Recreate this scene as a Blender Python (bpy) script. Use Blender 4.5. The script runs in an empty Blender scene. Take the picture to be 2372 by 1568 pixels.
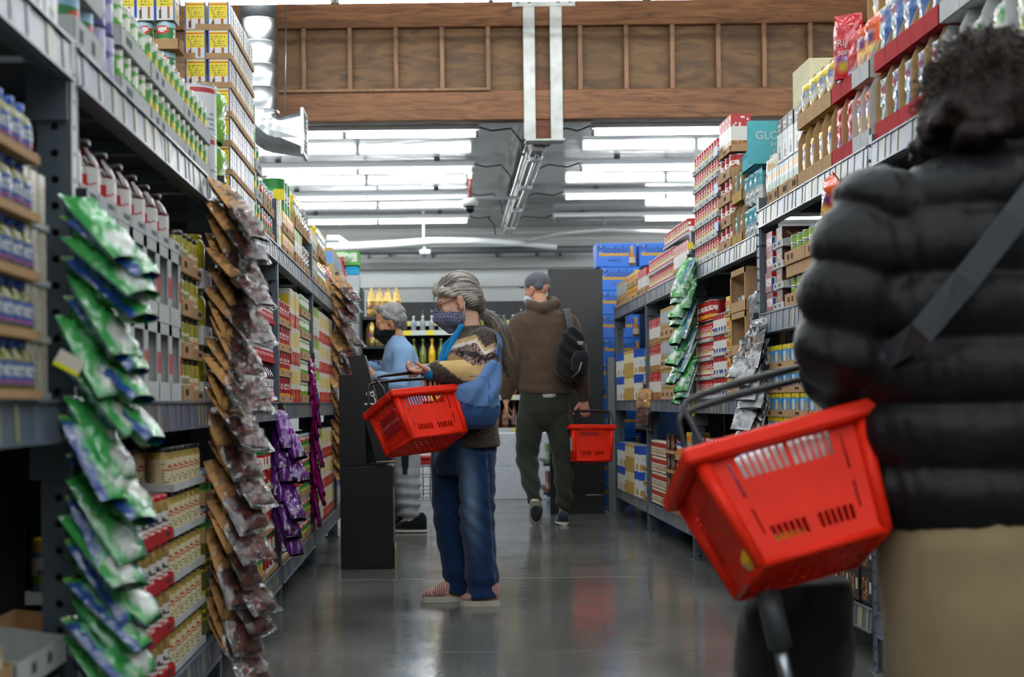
import bpy, bmesh, math, random
import numpy as np
from mathutils import Vector, Matrix, noise

SC = bpy.context.scene
COL = SC.collection
# ------------------------------------------------------------------ camera, world, exposure
F, VX, VY, HC, RHO = 3294.4, 1012.0, 935.0, 0.93, 0.0115      # focal length in px, vanishing point, camera height, roll
cam = bpy.data.cameras.new('camera')
cam.lens = 50.0; cam.sensor_width = 36.0; cam.sensor_fit = 'HORIZONTAL'
cam.shift_x = (1186 - VX) / 2372; cam.shift_y = (VY - 784) / 2372
cam.clip_start = 0.05; cam.clip_end = 200
cam.dof.use_dof = True; cam.dof.focus_distance = 6.7; cam.dof.aperture_fstop = 3.6
cam_ob = bpy.data.objects.new('camera', cam); COL.objects.link(cam_ob)
cam_ob.matrix_world = Matrix.Translation((0, 0, HC)) @ Matrix.Rotation(math.pi/2, 4, 'X') @ Matrix.Rotation(-RHO, 4, 'Z')
SC.camera = cam_ob
W = bpy.data.worlds.new('world'); SC.world = W; W.use_nodes = True
W.node_tree.nodes['Background'].inputs[0].default_value = (0.8, 0.9, 1.0, 1)
W.node_tree.nodes['Background'].inputs[1].default_value = 0.05
SC.view_settings.view_transform = 'Standard'; SC.view_settings.look = 'None'
SC.view_settings.gamma = 1.0; SC.view_settings.use_curve_mapping = False
SC.view_settings.exposure = 0.0
TUBE_L = 74.0                                                 # radiance of the fluorescent tubes
SC.cycles.max_bounces = 6; SC.cycles.diffuse_bounces = 3; SC.cycles.glossy_bounces = 3
SC.cycles.transparent_max_bounces = 24; SC.cycles.caustics_reflective = False; SC.cycles.caustics_refractive = False

RNG = random.Random(7)
def P(px, py, Y):                                             # a measured point of the place, at depth Y
    dx, dy = px - VX, py - VY
    x0 = dx*math.cos(RHO) - dy*math.sin(RHO); y0 = dx*math.sin(RHO) + dy*math.cos(RHO)
    return Vector((x0*Y/F, Y, HC - y0*Y/F))
def hx(h, k=1.0):
    h = h.lstrip('#'); o = []
    if len(h) == 3: h = ''.join(c*2 for c in h)
    for i in (0, 2, 4):
        c = int(h[i:i+2], 16)/255.0
        o.append((c/12.92 if c <= .04045 else ((c+.055)/1.055)**2.4)*k)
    return tuple(o)

# ------------------------------------------------------------------ materials
MATS = {}
def mat(name, col=None, rough=.5, metal=0., spec=.5, coat=0., attr=False, bump=0., bscale=60., nz=.0, nscale=8., emit=0., sheen=0., trans=0., bdist=.01):
    if name in MATS: return MATS[name]
    m = bpy.data.materials.new(name); m.use_nodes = True
    nt = m.node_tree; b = nt.nodes['Principled BSDF']
    b.inputs['Roughness'].default_value = rough; b.inputs['Metallic'].default_value = metal
    b.inputs['Specular IOR Level'].default_value = spec; b.inputs['Coat Weight'].default_value = coat
    b.inputs['Sheen Weight'].default_value = sheen
    b.inputs['Coat Roughness'].default_value = .08
    src = None
    if attr:
        a = nt.nodes.new('ShaderNodeVertexColor'); a.layer_name = 'Col'; src = a.outputs['Color']
    else:
        c = col if isinstance(col, tuple) else hx(col)
        b.inputs['Base Color'].default_value = (*c, 1)
    if nz > 0:
        tc = nt.nodes.new('ShaderNodeTexCoord'); n = nt.nodes.new('ShaderNodeTexNoise')
        n.inputs['Scale'].default_value = nscale; n.inputs['Detail'].default_value = 5
        nt.links.new(tc.outputs['Object'], n.inputs['Vector'])
        mr = nt.nodes.new('ShaderNodeMapRange'); mr.inputs[1].default_value = .3; mr.inputs[2].default_value = .7
        mr.inputs[3].default_value = 1-nz; mr.inputs[4].default_value = 1+nz
        nt.links.new(n.outputs['Fac'], mr.inputs[0])
        mx = nt.nodes.new('ShaderNodeMix'); mx.data_type = 'RGBA'; mx.blend_type = 'MULTIPLY'; mx.inputs[0].default_value = 1
        if src is None:
            mx.inputs[6].default_value = b.inputs['Base Color'].default_value
        else: nt.links.new(src, mx.inputs[6])
        nt.links.new(mr.outputs[0], mx.inputs[7]); src = mx.outputs[2]
    if src is not None: nt.links.new(src, b.inputs['Base Color'])
    if bump > 0:
        tc = nt.nodes.new('ShaderNodeTexCoord'); n = nt.nodes.new('ShaderNodeTexNoise')
        n.inputs['Scale'].default_value = bscale; n.inputs['Detail'].default_value = 4
        nt.links.new(tc.outputs['Object'], n.inputs['Vector'])
        bp = nt.nodes.new('ShaderNodeBump'); bp.inputs['Strength'].default_value = bump; bp.inputs['Distance'].default_value = bdist
        nt.links.new(n.outputs['Fac'], bp.inputs['Height']); nt.links.new(bp.outputs[0], b.inputs['Normal'])
    if emit > 0:
        b.inputs['Emission Color'].default_value = b.inputs['Base Color'].default_value
        b.inputs['Emission Strength'].default_value = emit
    MATS[name] = m
    return m
PRINT = mat('printed_paper', attr=True, rough=.42, spec=.4)
GLOSS = mat('printed_gloss', attr=True, rough=.25, spec=.5, coat=.3, bump=.15, bscale=30)
FILM = mat('printed_film', attr=True, rough=.22, spec=.6, coat=.4, bump=.5, bscale=26, bdist=.012)
CARD = mat('corrugated_card', attr=True, rough=.8, spec=.2, nz=.08, nscale=30)
JARM = mat('jar_contents', attr=True, rough=.16, spec=.4, coat=.25, nz=.4, nscale=45)
CLOTH = mat('cloth', attr=True, rough=.9, spec=.15, sheen=.15, bump=.25, bscale=180, bdist=.002)
SKIN = mat('skin', attr=True, rough=.5, spec=.35, bump=.1, bscale=90, bdist=.002)
PLAST = mat('moulded_plastic', attr=True, rough=.3, spec=.5)
TIN = mat('tin', '#b9bcc0', rough=.25, metal=1.)
RACK = mat('rack_steel', '#4a535d', rough=.42, spec=.45, nz=.12, nscale=14)
STEELD = mat('dark_steel', '#2c3138', rough=.5)
BLACK = mat('black_card', '#0b0b0d', rough=.33, spec=.45, bump=.12, bscale=8, nz=.3, nscale=5)

# ------------------------------------------------------------------ mesh builder
WHITE = (.8, .8, .8)
class MB:
    def __init__(s): s.v = []; s.f = []; s.c = []; s.m = []; s.s = []
    def quad(s, pts, c=WHITE, m=0, sm=False):
        n = len(s.v); s.v += [tuple(p) for p in pts]; s.f.append(tuple(range(n, n+len(pts)))); s.c.append(c); s.m.append(m); s.s.append(sm)
    def faces(s, vs, fs, c=WHITE, m=0, sm=False):
        n = len(s.v); s.v += [tuple(p) for p in vs]
        for i, f in enumerate(fs):
            s.f.append(tuple(n+k for k in f)); s.c.append(c[i] if isinstance(c, list) else c); s.m.append(m); s.s.append(sm)
    def box(s, x0, x1, y0, y1, z0, z1, c=WHITE, m=0, M=None, bev=0):
        if bev > 0:
            b = bev; vs = []; 
            for z, i in ((z0, b), (z0+b, 0), (z1-b, 0), (z1, b)):
                xa, xb, ya, yb = x0+i, x1-i, y0+i, y1-i; q = b if i == 0 else b*.3
                vs += [(xa+q, ya, z), (xb-q, ya, z), (xb, ya+q, z), (xb, yb-q, z), (xb-q, yb, z), (xa+q, yb, z), (xa, yb-q, z), (xa, ya+q, z)]
            fs = [tuple(range(7, -1, -1)), tuple(range(24, 32))]
            for k in range(3):
                for j in range(8): fs.append((k*8+j, k*8+(j+1) % 8, k*8+8+(j+1) % 8, k*8+8+j))
        else:
            vs = [(x0,y0,z0),(x1,y0,z0),(x1,y1,z0),(x0,y1,z0),(x0,y0,z1),(x1,y0,z1),(x1,y1,z1),(x0,y1,z1)]
            fs = [(0,3,2,1),(4,5,6,7),(0,1,5,4),(1,2,6,5),(2,3,7,6),(3,0,4,7)]
        if M is not None: vs = [M @ Vector(v) for v in vs]
        s.faces(vs, fs, c, m)
    def tube(s, pts, r, c=WHITE, m=0, n=8, cap=True, sm=True):
        pts = [Vector(p) for p in pts]; vs = []; fs = []; up = None
        for i, p in enumerate(pts):
            t = (pts[min(i+1, len(pts)-1)] - pts[max(i-1, 0)]).normalized()
            if up is None:
                up = Vector((0, 0, 1)) if abs(t.z) < .9 else Vector((1, 0, 0))
            a = t.cross(up).normalized(); up = a.cross(t).normalized()
            rr = r[i] if isinstance(r, (list, tuple)) else r
            for k in range(n):
                th = 2*math.pi*k/n; vs.append(p + a*rr*math.cos(th) + up*rr*math.sin(th))
        for i in range(len(pts)-1):
            for k in range(n):
                fs.append((i*n+k, i*n+(k+1) % n, (i+1)*n+(k+1) % n, (i+1)*n+k))
        if cap:
            fs.append(tuple(range(n-1, -1, -1))); fs.append(tuple((len(pts)-1)*n+k for k in range(n)))
        s.faces(vs, fs, c, m, sm)
    def lathe(s, prof, n=16, cols=None, c=WHITE, m=0, ms=None, sm=True, M=None, cap=True):
        vs = []; 
        for (r, z) in prof:
            for k in range(n):
                th = 2*math.pi*k/n; vs.append((r*math.cos(th), r*math.sin(th), z))
        if M is not None: vs = [M @ Vector(v) for v in vs]
        n0 = len(s.v); s.v += [tuple(v) for v in vs]
        for i in range(len(prof)-1):
            for k in range(n):
                s.f.append((n0+i*n+k, n0+i*n+(k+1) % n, n0+(i+1)*n+(k+1) % n, n0+(i+1)*n+k))
                s.c.append(cols[i] if cols else c); s.m.append(ms[i] if ms else m); s.s.append(sm)
        if cap:
            s.f.append(tuple(n0+k for k in range(n-1, -1, -1))); s.c.append(cols[0] if cols else c); s.m.append(ms[0] if ms else m); s.s.append(False)
            L = (len(prof)-1)*n
            s.f.append(tuple(n0+L+k for k in range(n))); s.c.append(cols[-1] if cols else c); s.m.append(ms[-1] if ms else m); s.s.append(False)
    def art_plane(s, art, O, U, V, m=0):                      # art laid on the parallelogram O, O+U, O+V
        O, U, V = Vector(O), Vector(U), Vector(V); h, w = art.a.shape[:2]
        for (x0, y0, x1, y1, c) in art.rects():
            s.quad([O+U*(x0/w)+V*(y0/h), O+U*(x1/w)+V*(y0/h), O+U*(x1/w)+V*(y1/h), O+U*(x0/w)+V*(y1/h)], c, m)
    def art_cyl(s, art, r, z0, z1, m=0, rf=None):              # art wrapped right round, its middle towards -y
        h, w = art.a.shape[:2]; vs = []; fs = []; cs = []
        for j in range(h+1):
            rr = rf(j/h) if rf else r
            for i in range(w):
                th = -math.pi/2 + 2*math.pi*(i/w - .5); vs.append((rr*math.cos(th), rr*math.sin(th), z0+(z1-z0)*j/h))
        for j in range(h):
            for i in range(w):
                fs.append((j*w+i, j*w+(i+1) % w, (j+1)*w+(i+1) % w, (j+1)*w+i)); cs.append(tuple(art.a[j, i]))
        s.faces(vs, fs, cs, m, True)
    def mesh(s, name, mats):
        me = bpy.data.meshes.new(name); me.from_pydata(s.v, [], s.f); 
        for mm in mats: me.materials.append(mm)
        if s.f:
            me.polygons.foreach_set('material_index', s.m); me.polygons.foreach_set('use_smooth', s.s)
            ca = me.color_attributes.new('Col', 'FLOAT_COLOR', 'CORNER')
            cc = []
            for f, c in zip(s.f, s.c):                         # one colour per face, or one per corner
                if isinstance(c, list): cc += c
                else: cc += [c]*len(f)
            ca4 = np.ones((len(cc), 4), np.float32); ca4[:, :3] = np.array(cc, np.float32); ca.data.foreach_set('color', ca4.ravel())
        me.update(); return me
    def obj(s, name, mats, parent=None, loc=None):
        o = bpy.data.objects.new(name, s.mesh(name, mats if isinstance(mats, (list, tuple)) else [mats])); COL.objects.link(o)
        if parent is not None: o.parent = parent
        if loc is not None: o.location = loc
        return o

FONT = {'A':'01110100011000111111100011000110001','B':'11110100011000111110100011000111110','C':'01111100001000010000100001000001111','D':'11110100011000110001100011000111110','E':'11111100001000011110100001000011111','G':'01111100001000010011100011000101111','H':'10001100011000111111100011000110001','I':'01110001000010000100001000010001110','K':'10001100101010011000101001001010001','L':'10000100001000010000100001000011111','M':'10001110111010110001100011000110001','N':'10001110011010110011100011000110001','O':'01110100011000110001100011000101110','P':'11110100011000111110100001000010000','R':'11110100011000111110101001001010001','S':'01111100001000001110000010000111110','T':'11111001000010000100001000010000100','U':'10001100011000110001100011000101110','Y':'10001100010101000100001000010000100','2':'01110100010000100110010001000011111','9':'01110100011000101111000010000101110','1':'00100011000010000100001000010001110','0':'01110100011000110001100011000101110',' ':'0'*35}
class Art:                                                    # a flat print as a small grid of colours
    def __init__(s, w, h, base): s.a = np.zeros((h, w, 3), np.float32); s.a[:] = hx(base)
    def rect(s, x0, y0, x1, y1, c):
        h, w = s.a.shape[:2]; s.a[int(round(y0*h)):max(int(round(y1*h)), int(round(y0*h))+1), int(round(x0*w)):max(int(round(x1*w)), int(round(x0*w))+1)] = hx(c); return s
    def ell(s, cx, cy, rx, ry, c):
        h, w = s.a.shape[:2]; X, Y = np.meshgrid((np.arange(w)+.5)/w, (np.arange(h)+.5)/h)
        s.a[((X-cx)/rx)**2+((Y-cy)/ry)**2 <= 1] = hx(c); return s
    def diag(s, k, b0, b1, c):
        h, w = s.a.shape[:2]; X, Y = np.meshgrid((np.arange(w)+.5)/w, (np.arange(h)+.5)/h)
        q = Y - k*X; s.a[(q > b0) & (q < b1)] = hx(c); return s
    def lines(s, x0, y0, x1, y1, c, seed=1, dens=.6):          # rows that read as small print
        r = random.Random(seed); h, w = s.a.shape[:2]
        for j in range(int(y0*h), int(y1*h), 2):
            for i in range(int(x0*w), int(x1*w)):
                if r.random() < dens: s.a[j, i] = hx(c)
        return s
    def specks(s, x0, y0, x1, y1, cs, seed=1, dens=.5):
        r = random.Random(seed); h, w = s.a.shape[:2]
        for j in range(int(y0*h), int(y1*h)):
            for i in range(int(x0*w), int(x1*w)):
                if r.random() < dens: s.a[j, i] = hx(r.choice(cs))
        return s
    def text(s, t, x, y, c, k=1):
        h, w = s.a.shape[:2]; px, py = int(x*w), int(y*h)
        for ch in t:
            g = FONT.get(ch, FONT[' '])
            for r in range(7):
                for q in range(5):
                    if g[r*5+q] == '1':
                        yy = py+(6-r)*k; xx = px+q*k
                        if 0 <= yy < h and 0 <= xx < w: s.a[yy:yy+k, xx:xx+k] = hx(c)
            px += 6*k
        return s
    def rects(s):
        h, w = s.a.shape[:2]; done = np.zeros((h, w), bool)
        key = (s.a*4095).astype(int); key = key[..., 0]*16777216 + key[..., 1]*4096 + key[..., 2]
        for j in range(h):
            for i in range(w):
                if done[j, i]: continue
                k = key[j, i]; x1 = i+1
                while x1 < w and key[j, x1] == k and not done[j, x1]: x1 += 1
                y1 = j+1
                while y1 < h and (key[y1, i:x1] == k).all() and not done[y1, i:x1].any(): y1 += 1
                done[j:y1, i:x1] = True
                yield (i, j, x1, y1, tuple(s.a[j, i]))

def tag(o, label=None, cat=None, group=None, kind=None):
    if label: o['label'] = label
    if cat: o['category'] = cat
    if group: o['group'] = group
    if kind: o['kind'] = kind
    return o
def empty(name, loc=(0, 0, 0), rz=0, **k):
    o = bpy.data.objects.new(name, None); COL.objects.link(o); o.location = loc; o.rotation_euler = (0, 0, rz)
    o.empty_display_size = .05
    return tag(o, **k)
def part(name, me, parent, loc=(0, 0, 0), rot=(0, 0, 0), label=None):
    o = bpy.data.objects.new(name, me); COL.objects.link(o); o.parent = parent; o.location = loc; o.rotation_euler = rot
    if label: o['label'] = label
    return o
def lettering(txt, size, M, m, parent, name='lettering', depth=.0006, shear=0, sx=1):
    c = bpy.data.curves.new(name, 'FONT'); c.body = txt; c.size = size; c.extrude = depth; c.align_x = 'CENTER'; c.align_y = 'CENTER'
    c.shear = shear; c.resolution_u = 3; c.materials.append(m)
    t = bpy.data.objects.new('tmp', c); COL.objects.link(t); dg = bpy.context.evaluated_depsgraph_get()
    me = bpy.data.meshes.new_from_object(t.evaluated_get(dg)); me.name = name; bpy.data.objects.remove(t); bpy.data.curves.remove(c)
    o = bpy.data.objects.new(name, me); COL.objects.link(o); o.parent = parent
    o.matrix_local = M @ Matrix.Diagonal((sx, 1, 1, 1))
    return o
# ------------------------------------------------------------------ floor, walls, ceilings
XL, XR, Y0, Y1, YB = -5.2, 6.2, -4.0, 21.2, 12.6             # room and the depth of the timber header
ZH, ZL = 4.5, 3.52                                          # high roof before the header, low roof behind it
def floor_mat():
    m = bpy.data.materials.new('polished_concrete'); m.use_nodes = True; nt = m.node_tree; b = nt.nodes['Principled BSDF']; L = nt.links.new
    g = nt.nodes.new('ShaderNodeNewGeometry')
    def nz(sc, det, stretch=(1, 1, 1)):
        mp = nt.nodes.new('ShaderNodeMapping'); mp.inputs['Scale'].default_value = stretch; L(g.outputs['Position'], mp.inputs['Vector'])
        n = nt.nodes.new('ShaderNodeTexNoise'); n.inputs['Scale'].default_value = sc; n.inputs['Detail'].default_value = det; L(mp.outputs[0], n.inputs['Vector']); return n.outputs['Fac']
    r = nt.nodes.new('ShaderNodeValToRGB'); L(nz(1.3, 8), r.inputs[0])
    r.color_ramp.elements[0].position = .3; r.color_ramp.elements[0].color = (*hx('#545551'), 1)
    r.color_ramp.elements[1].position = .72; r.color_ramp.elements[1].color = (*hx('#7a7b76'), 1)
    mx = nt.nodes.new('ShaderNodeMix'); mx.data_type = 'RGBA'; mx.blend_type = 'MULTIPLY'; mx.inputs[0].default_value = 1
    mr = nt.nodes.new('ShaderNodeMapRange'); L(nz(70, 3), mr.inputs[0]); mr.inputs[1].default_value = .35; mr.inputs[2].default_value = .7; mr.inputs[3].default_value = .8; mr.inputs[4].default_value = 1.15
    L(r.outputs[0], mx.inputs[6]); L(mr.outputs[0], mx.inputs[7]); L(mx.outputs[2], b.inputs['Base Color'])
    m2 = nt.nodes.new('ShaderNodeMapRange'); L(nz(2.5, 6, (1, 1, 1)), m2.inputs[0]); m2.inputs[1].default_value = .3; m2.inputs[2].default_value = .7; m2.inputs[3].default_value = .1; m2.inputs[4].default_value = .2
    L(m2.outputs[0], b.inputs['Roughness']); b.inputs['Specular IOR Level'].default_value = .5
    bp = nt.nodes.new('ShaderNodeBump'); bp.inputs['Strength'].default_value = .06; bp.inputs['Distance'].default_value = .02; L(nz(9, 3), bp.inputs['Height']); L(bp.outputs[0], b.inputs['Normal'])
    return m
FLOORM = floor_mat()
b = MB(); b.box(XL, XR, Y0, Y1, -.12, -.012)
floor = tag(b.obj('floor', mat('joint_filler', '#2b2b29', rough=.8)), kind='structure')
cuts = [Y0, -1.2, 1.4, 3.35, 5.32, 7.55, 9.25, 12.0, 15.2, 18.2, Y1]
for i in range(len(cuts)-1):
    b = MB(); b.box(XL, XR, cuts[i]+.0025, cuts[i+1]-.0025, -.0115, 0, bev=.002); b.obj('slab', FLOORM, floor)
WALLM = mat('painted_wall', '#a3a4a2', rough=.6, nz=.06, nscale=3)
b = MB(); b.box(XL-.15, XL, Y0, Y1, 0, ZH+.3); tag(b.obj('wall_left', WALLM), kind='structure')
b = MB(); b.box(XR, XR+.15, Y0, Y1, 0, ZH+.3); tag(b.obj('wall_right', WALLM), kind='structure')
b = MB(); b.box(XL, XR, Y0-.15, Y0, 0, ZH+.3); tag(b.obj('wall_front', WALLM), kind='structure')
b = MB(); b.box(XL, XR, Y1, Y1+.15, 0, ZL+.3)
wb = tag(b.obj('wall_back', WALLM), kind='structure')
for z0, z1, d, c in ((2.66, 2.9, .05, '#b4b6b5'), (2.93, 3.1, .07, '#9b9d9c'), (2.1, 2.62, .03, '#b0b2b1'), (3.2, 3.34, .08, '#8f9190')):
    b = MB(); b.box(XL, XR, Y1-d, Y1, z0, z1, bev=.008); b.obj('panel', mat('wall_panel_'+c[1:], c, rough=.55), wb)
b = MB()
for k in range(12): b.box(XL+.4+k*.95, XL+.42+k*.95, Y1-.09, Y1, 3.1, 3.2)
b.obj('girt', STEELD, wb)

def ceil_mat():
    m = bpy.data.materials.new('vinyl_roof_facing'); m.use_nodes = True; nt = m.node_tree; b = nt.nodes['Principled BSDF']; L = nt.links.new
    g = nt.nodes.new('ShaderNodeNewGeometry'); mp = nt.nodes.new('ShaderNodeMapping'); mp.inputs['Scale'].default_value = (.35, 1.2, 1); L(g.outputs['Position'], mp.inputs['Vector'])
    n = nt.nodes.new('ShaderNodeTexNoise'); n.inputs['Scale'].default_value = 1.6; n.inputs['Detail'].default_value = 5; n.inputs['Distortion'].default_value = .6; L(mp.outputs[0], n.inputs['Vector'])
    bp = nt.nodes.new('ShaderNodeBump'); bp.inputs['Strength'].default_value = .1; bp.inputs['Distance'].default_value = .1; L(n.outputs['Fac'], bp.inputs['Height']); L(bp.outputs[0], b.inputs['Normal'])
    b.inputs['Base Color'].default_value = (*hx('#8b8d8f'), 1); b.inputs['Roughness'].default_value = .13; b.inputs['Specular IOR Level'].default_value = .2
    return m
CEILM = ceil_mat()
ceil = tag(MB().obj('ceiling', CEILM), kind='structure')
b = MB(); b.box(XL, XR, Y0, YB-.1, ZH, ZH+.12); b.obj('roof_sheet', CEILM, ceil)
# low roof: sheets that sag a little between the purlins
b = MB(); nx, ny = 46, 120
vs = []; fs = []
for j in range(ny+1):
    y = YB+.14+(Y1-YB-.14)*j/ny
    for i in range(nx+1):
        x = XL+(XR-XL)*i/nx
        sag = -.012*abs(math.sin(math.pi*(y-13.2)/2.08))**.8 + .012*noise.noise((x*.7, y*.9, 0)) + .002*noise.noise((x*2.5, y*2, 3))
        vs.append((x, y, ZL+.03+sag))
for j in range(ny):
    for i in range(nx): fs.append((j*(nx+1)+i, (j+1)*(nx+1)+i, (j+1)*(nx+1)+i+1, j*(nx+1)+i+1))
b.faces(vs, fs, m=0, sm=True); b.obj('roof_sheet', CEILM, ceil)
b = MB(); b.box(XL, XR, YB+.141, Y1, ZL+.2, ZL+.28); b.box(XL, XR, YB+.1, YB+.14, ZL+.0, ZH+.12); b.obj('roof_deck', WALLM, ceil)

# ------------------------------------------------------------------ timber header
def wood(name, c0, c1, sc=(1, 9, 9), rough=.6):
    m = bpy.data.materials.new(name); m.use_nodes = True; nt = m.node_tree; b = nt.nodes['Principled BSDF']; L = nt.links.new
    tc = nt.nodes.new('ShaderNodeNewGeometry'); mp = nt.nodes.new('ShaderNodeMapping'); mp.inputs['Scale'].default_value = sc; L(tc.outputs['Position'], mp.inputs['Vector'])
    n = nt.nodes.new('ShaderNodeTexNoise'); n.inputs['Scale'].default_value = 2.2; n.inputs['Detail'].default_value = 7; n.inputs['Distortion'].default_value = 1.5; L(mp.outputs[0], n.inputs['Vector'])
    r = nt.nodes.new('ShaderNodeValToRGB'); r.color_ramp.elements[0].position = .32; r.color_ramp.elements[0].color = (*hx(c0), 1); r.color_ramp.elements[1].position = .62; r.color_ramp.elements[1].color = (*hx(c1), 1)
    L(n.outputs['Fac'], r.inputs[0]); L(r.outputs[0], b.inputs['Base Color']); b.inputs['Roughness'].default_value = rough; b.inputs['Specular IOR Level'].default_value = .3
    return m
TIMB = wood('timber', '#4e2f19', '#724a2a'); PLY = wood('plywood', '#3f2a16', '#5e4224', (1.2, 3, 4)); STUD = wood('stud_timber', '#5b402b', '#76563c', (5, 5, .8)); DARKT = wood('old_timber', '#43200f', '#5d2f17')
def Zb(py): return P(1012, py, YB).z
beam = tag(MB().obj('header_beam', TIMB), kind='structure')
z = [Zb(v) for v in (282, 214, 66, -26)]
b = MB(); b.box(XL, XR, YB-.06, YB+.09, z[0], z[1], bev=.006); b.obj('bottom_chord', TIMB, beam)
b = MB(); b.box(XL, XR, YB-.06, YB+.09, z[2], z[3], bev=.006); b.obj('top_chord', TIMB, beam)
b = MB(); b.box(XL, P(1132, 0, YB).x, YB-.085, YB-.06, z[1]-.005, z[1]+.022, bev=.003); b.obj('ledger', STUD, beam)
sp = .4065; xs0 = P(705, 130, YB).x
for k in range(-10, 16):
    x = xs0+k*sp
    if abs(x-.93) < .12: continue
    b = MB(); b.box(x-.02, x+.02, YB-.055, YB+.02, z[1]+.0, z[2], bev=.003); b.obj('stud', STUD, beam)
for k in range(-5, 7):
    x = xs0+k*sp*2
    b = MB(); b.box(x+.004, x+2*sp-.004, YB+.021, YB+.05, z[1]-.02, z[2]+.02); b.obj('panel', PLY, beam)
# steel hanger with its two straps and the purlin beam it carries
wp = mat('worn_white_paint', '#a8a9a3', rough=.5, nz=.18, nscale=9)
h = empty('steel_hanger', (.92, YB-.07, 3.2), label='white steel hanger of two straps bolted over the timber header', cat='bracket')
hz = h.location
def rel(b0, name, m): return b0.obj(name, m, h, -hz)
for pa, pb in ((1213, 1240), (1275, 1303)):
    x0, x1 = P(pa, 200, YB-.08).x, P(pb, 200, YB-.08).x
    b = MB(); b.box(x0, x1, YB-.085, YB-.062, P(1, 340, YB).z, P(1, 14, YB).z+.02, bev=.003); s_ = rel(b, 'strap', wp)
    for q in (-1, 1):
        pass
x0, x1 = P(1185, 20, YB).x, P(1330, 20, YB).x; za, zb_ = P(1, 36, YB).z, P(1, 13, YB).z
b = MB(); b.box(x0, x1, YB-.098, YB-.086, za, zb_, bev=.002); rel(b, 'plate', wp)
for px in (1198, 1225, 1291, 1318):
    b = MB(); X = P(px, 24, YB).x; Zc = (za+zb_)/2
    b.lathe([(.017, 0), (.019, .004), (.019, .014), (.014, .018)], 6, M=Matrix.Translation((X, YB-.098, Zc)) @ Matrix.Rotation(math.pi/2, 4, 'X')); rel(b, 'bolt', STEELD)
b = MB(); b.box(P(1213, 1, YB).x, P(1303, 1, YB).x, YB-.09, YB+.1, P(1, 341, YB).z-.012, P(1, 341, YB).z+.005, bev=.002); rel(b, 'saddle', wp)
b = MB(); x0, x1 = P(1240, 1, YB).x-.01, P(1275, 1, YB).x+.01
b.box(x0, x1, YB-.04, YB+.4, P(1, 336, YB).z, P(1, 206, YB).z); rel(b, 'beam_end', DARKT)
pb_ = tag(MB().obj('purlin_beam', wp), kind='structure')
b = MB()
Mx = Matrix.Translation((.94, YB+.3, 3.22)) @ Matrix.Rotation(-.008, 4, 'Z')
b.box(-.055, .055, .05, 6.35, 0, .22, M=Mx, bev=.005); b.obj('beam_body', wp, pb_)
b = MB()
for off, zz in ((-.09, .06), (.0, -.03), (.085, .07)):
    b.tube([Mx @ Vector((off, .1+.47*k, zz+.006*math.sin(k))) for k in range(14)], .016, n=6)
cd = b.obj('wiring_conduit', mat('galvanised', '#9fa3a5', rough=.35, metal=.8), None); tag(cd, 'grey conduits running along the white roof beam away from the hanger', 'conduit')
for k in range(4):
    b = MB(); y = YB+.55+k*1.75
    b.box(-.06, .06, y-YB-.3, y-YB-.2, -.055, -.012, M=Mx, bev=.004); b.tube([Mx @ Vector((-.075, y-YB-.25, .1)), Mx @ Vector((-.075, y-YB-.25, -.03)), Mx @ Vector((.075, y-YB-.25, -.03)), Mx @ Vector((.075, y-YB-.25, .1))], .008, n=5)
    b.obj('clamp', mat('galvanised'), cd)

# ------------------------------------------------------------------ fluorescent lamps
FIX = mat('fixture_white', '#c2c7c9', rough=.4); CAPM = mat('lamp_holder', '#8d8f88', rough=.4)
def emission(name, col, st):
    m = bpy.data.materials.new(name); m.use_nodes = True; nt = m.node_tree; nt.nodes.remove(nt.nodes['Principled BSDF'])
    e = nt.nodes.new('ShaderNodeEmission'); e.inputs[0].default_value = (*col, 1); e.inputs[1].default_value = st
    nt.links.new(e.outputs[0], nt.nodes['Material Output'].inputs[0]); return m
TUBEM = emission('tube_glow', (.93, .98, 1.0), TUBE_L); TUBEOFF = mat('tube_unlit', '#a9adad', rough=.3)
TL = 1.19
bt = MB(); bt.tube([(-TL/2, 0, 0), (TL/2, 0, 0)], .017, n=10); TUBE = bt.mesh('tube', [TUBEM]); TUBE2 = bt.mesh('tube', [TUBEOFF])
bh = MB(); bh.box(-1.25, 1.25, -.085, .085, .03, .07, bev=.004); bh.box(-1.25, 1.25, -.02, .02, .075, .095); HOUS = bh.mesh('housing', [FIX])
be = MB(); be.box(-.014, .014, -.022, .022, -.026, .036, bev=.003); ENDC = be.mesh('lamp_holder', [CAPM])
bc = MB(); bc.box(-.03, .03, -.03, .03, 0, .03, bev=.003); bc.tube([(0, 0, .03), (0, 0, .11)], .006, n=5); CLIP = bc.mesh('hanger_clip', [STEELD])
def lamp(xc, y, z, label, group, off=False):
    o = empty('fluorescent_lamp', (xc, y, z), label=label, cat='lamp', group=group)
    part('housing', HOUS, o)
    for s in (-.617, .617): part('tube', TUBE2 if off and s < 0 else TUBE, o, (s, 0, -.006))
    for s in (-1.228, -.006, .006, 1.228): part('lamp_holder', ENDC, o, (s, 0, 0))
    for s in (-.85, .85): part('hanger_clip', CLIP, o, (s, 0, .095))
    return o
nrow = ['nearest the header', 'second behind the header', 'third behind the header', 'last before the back wall']
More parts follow.
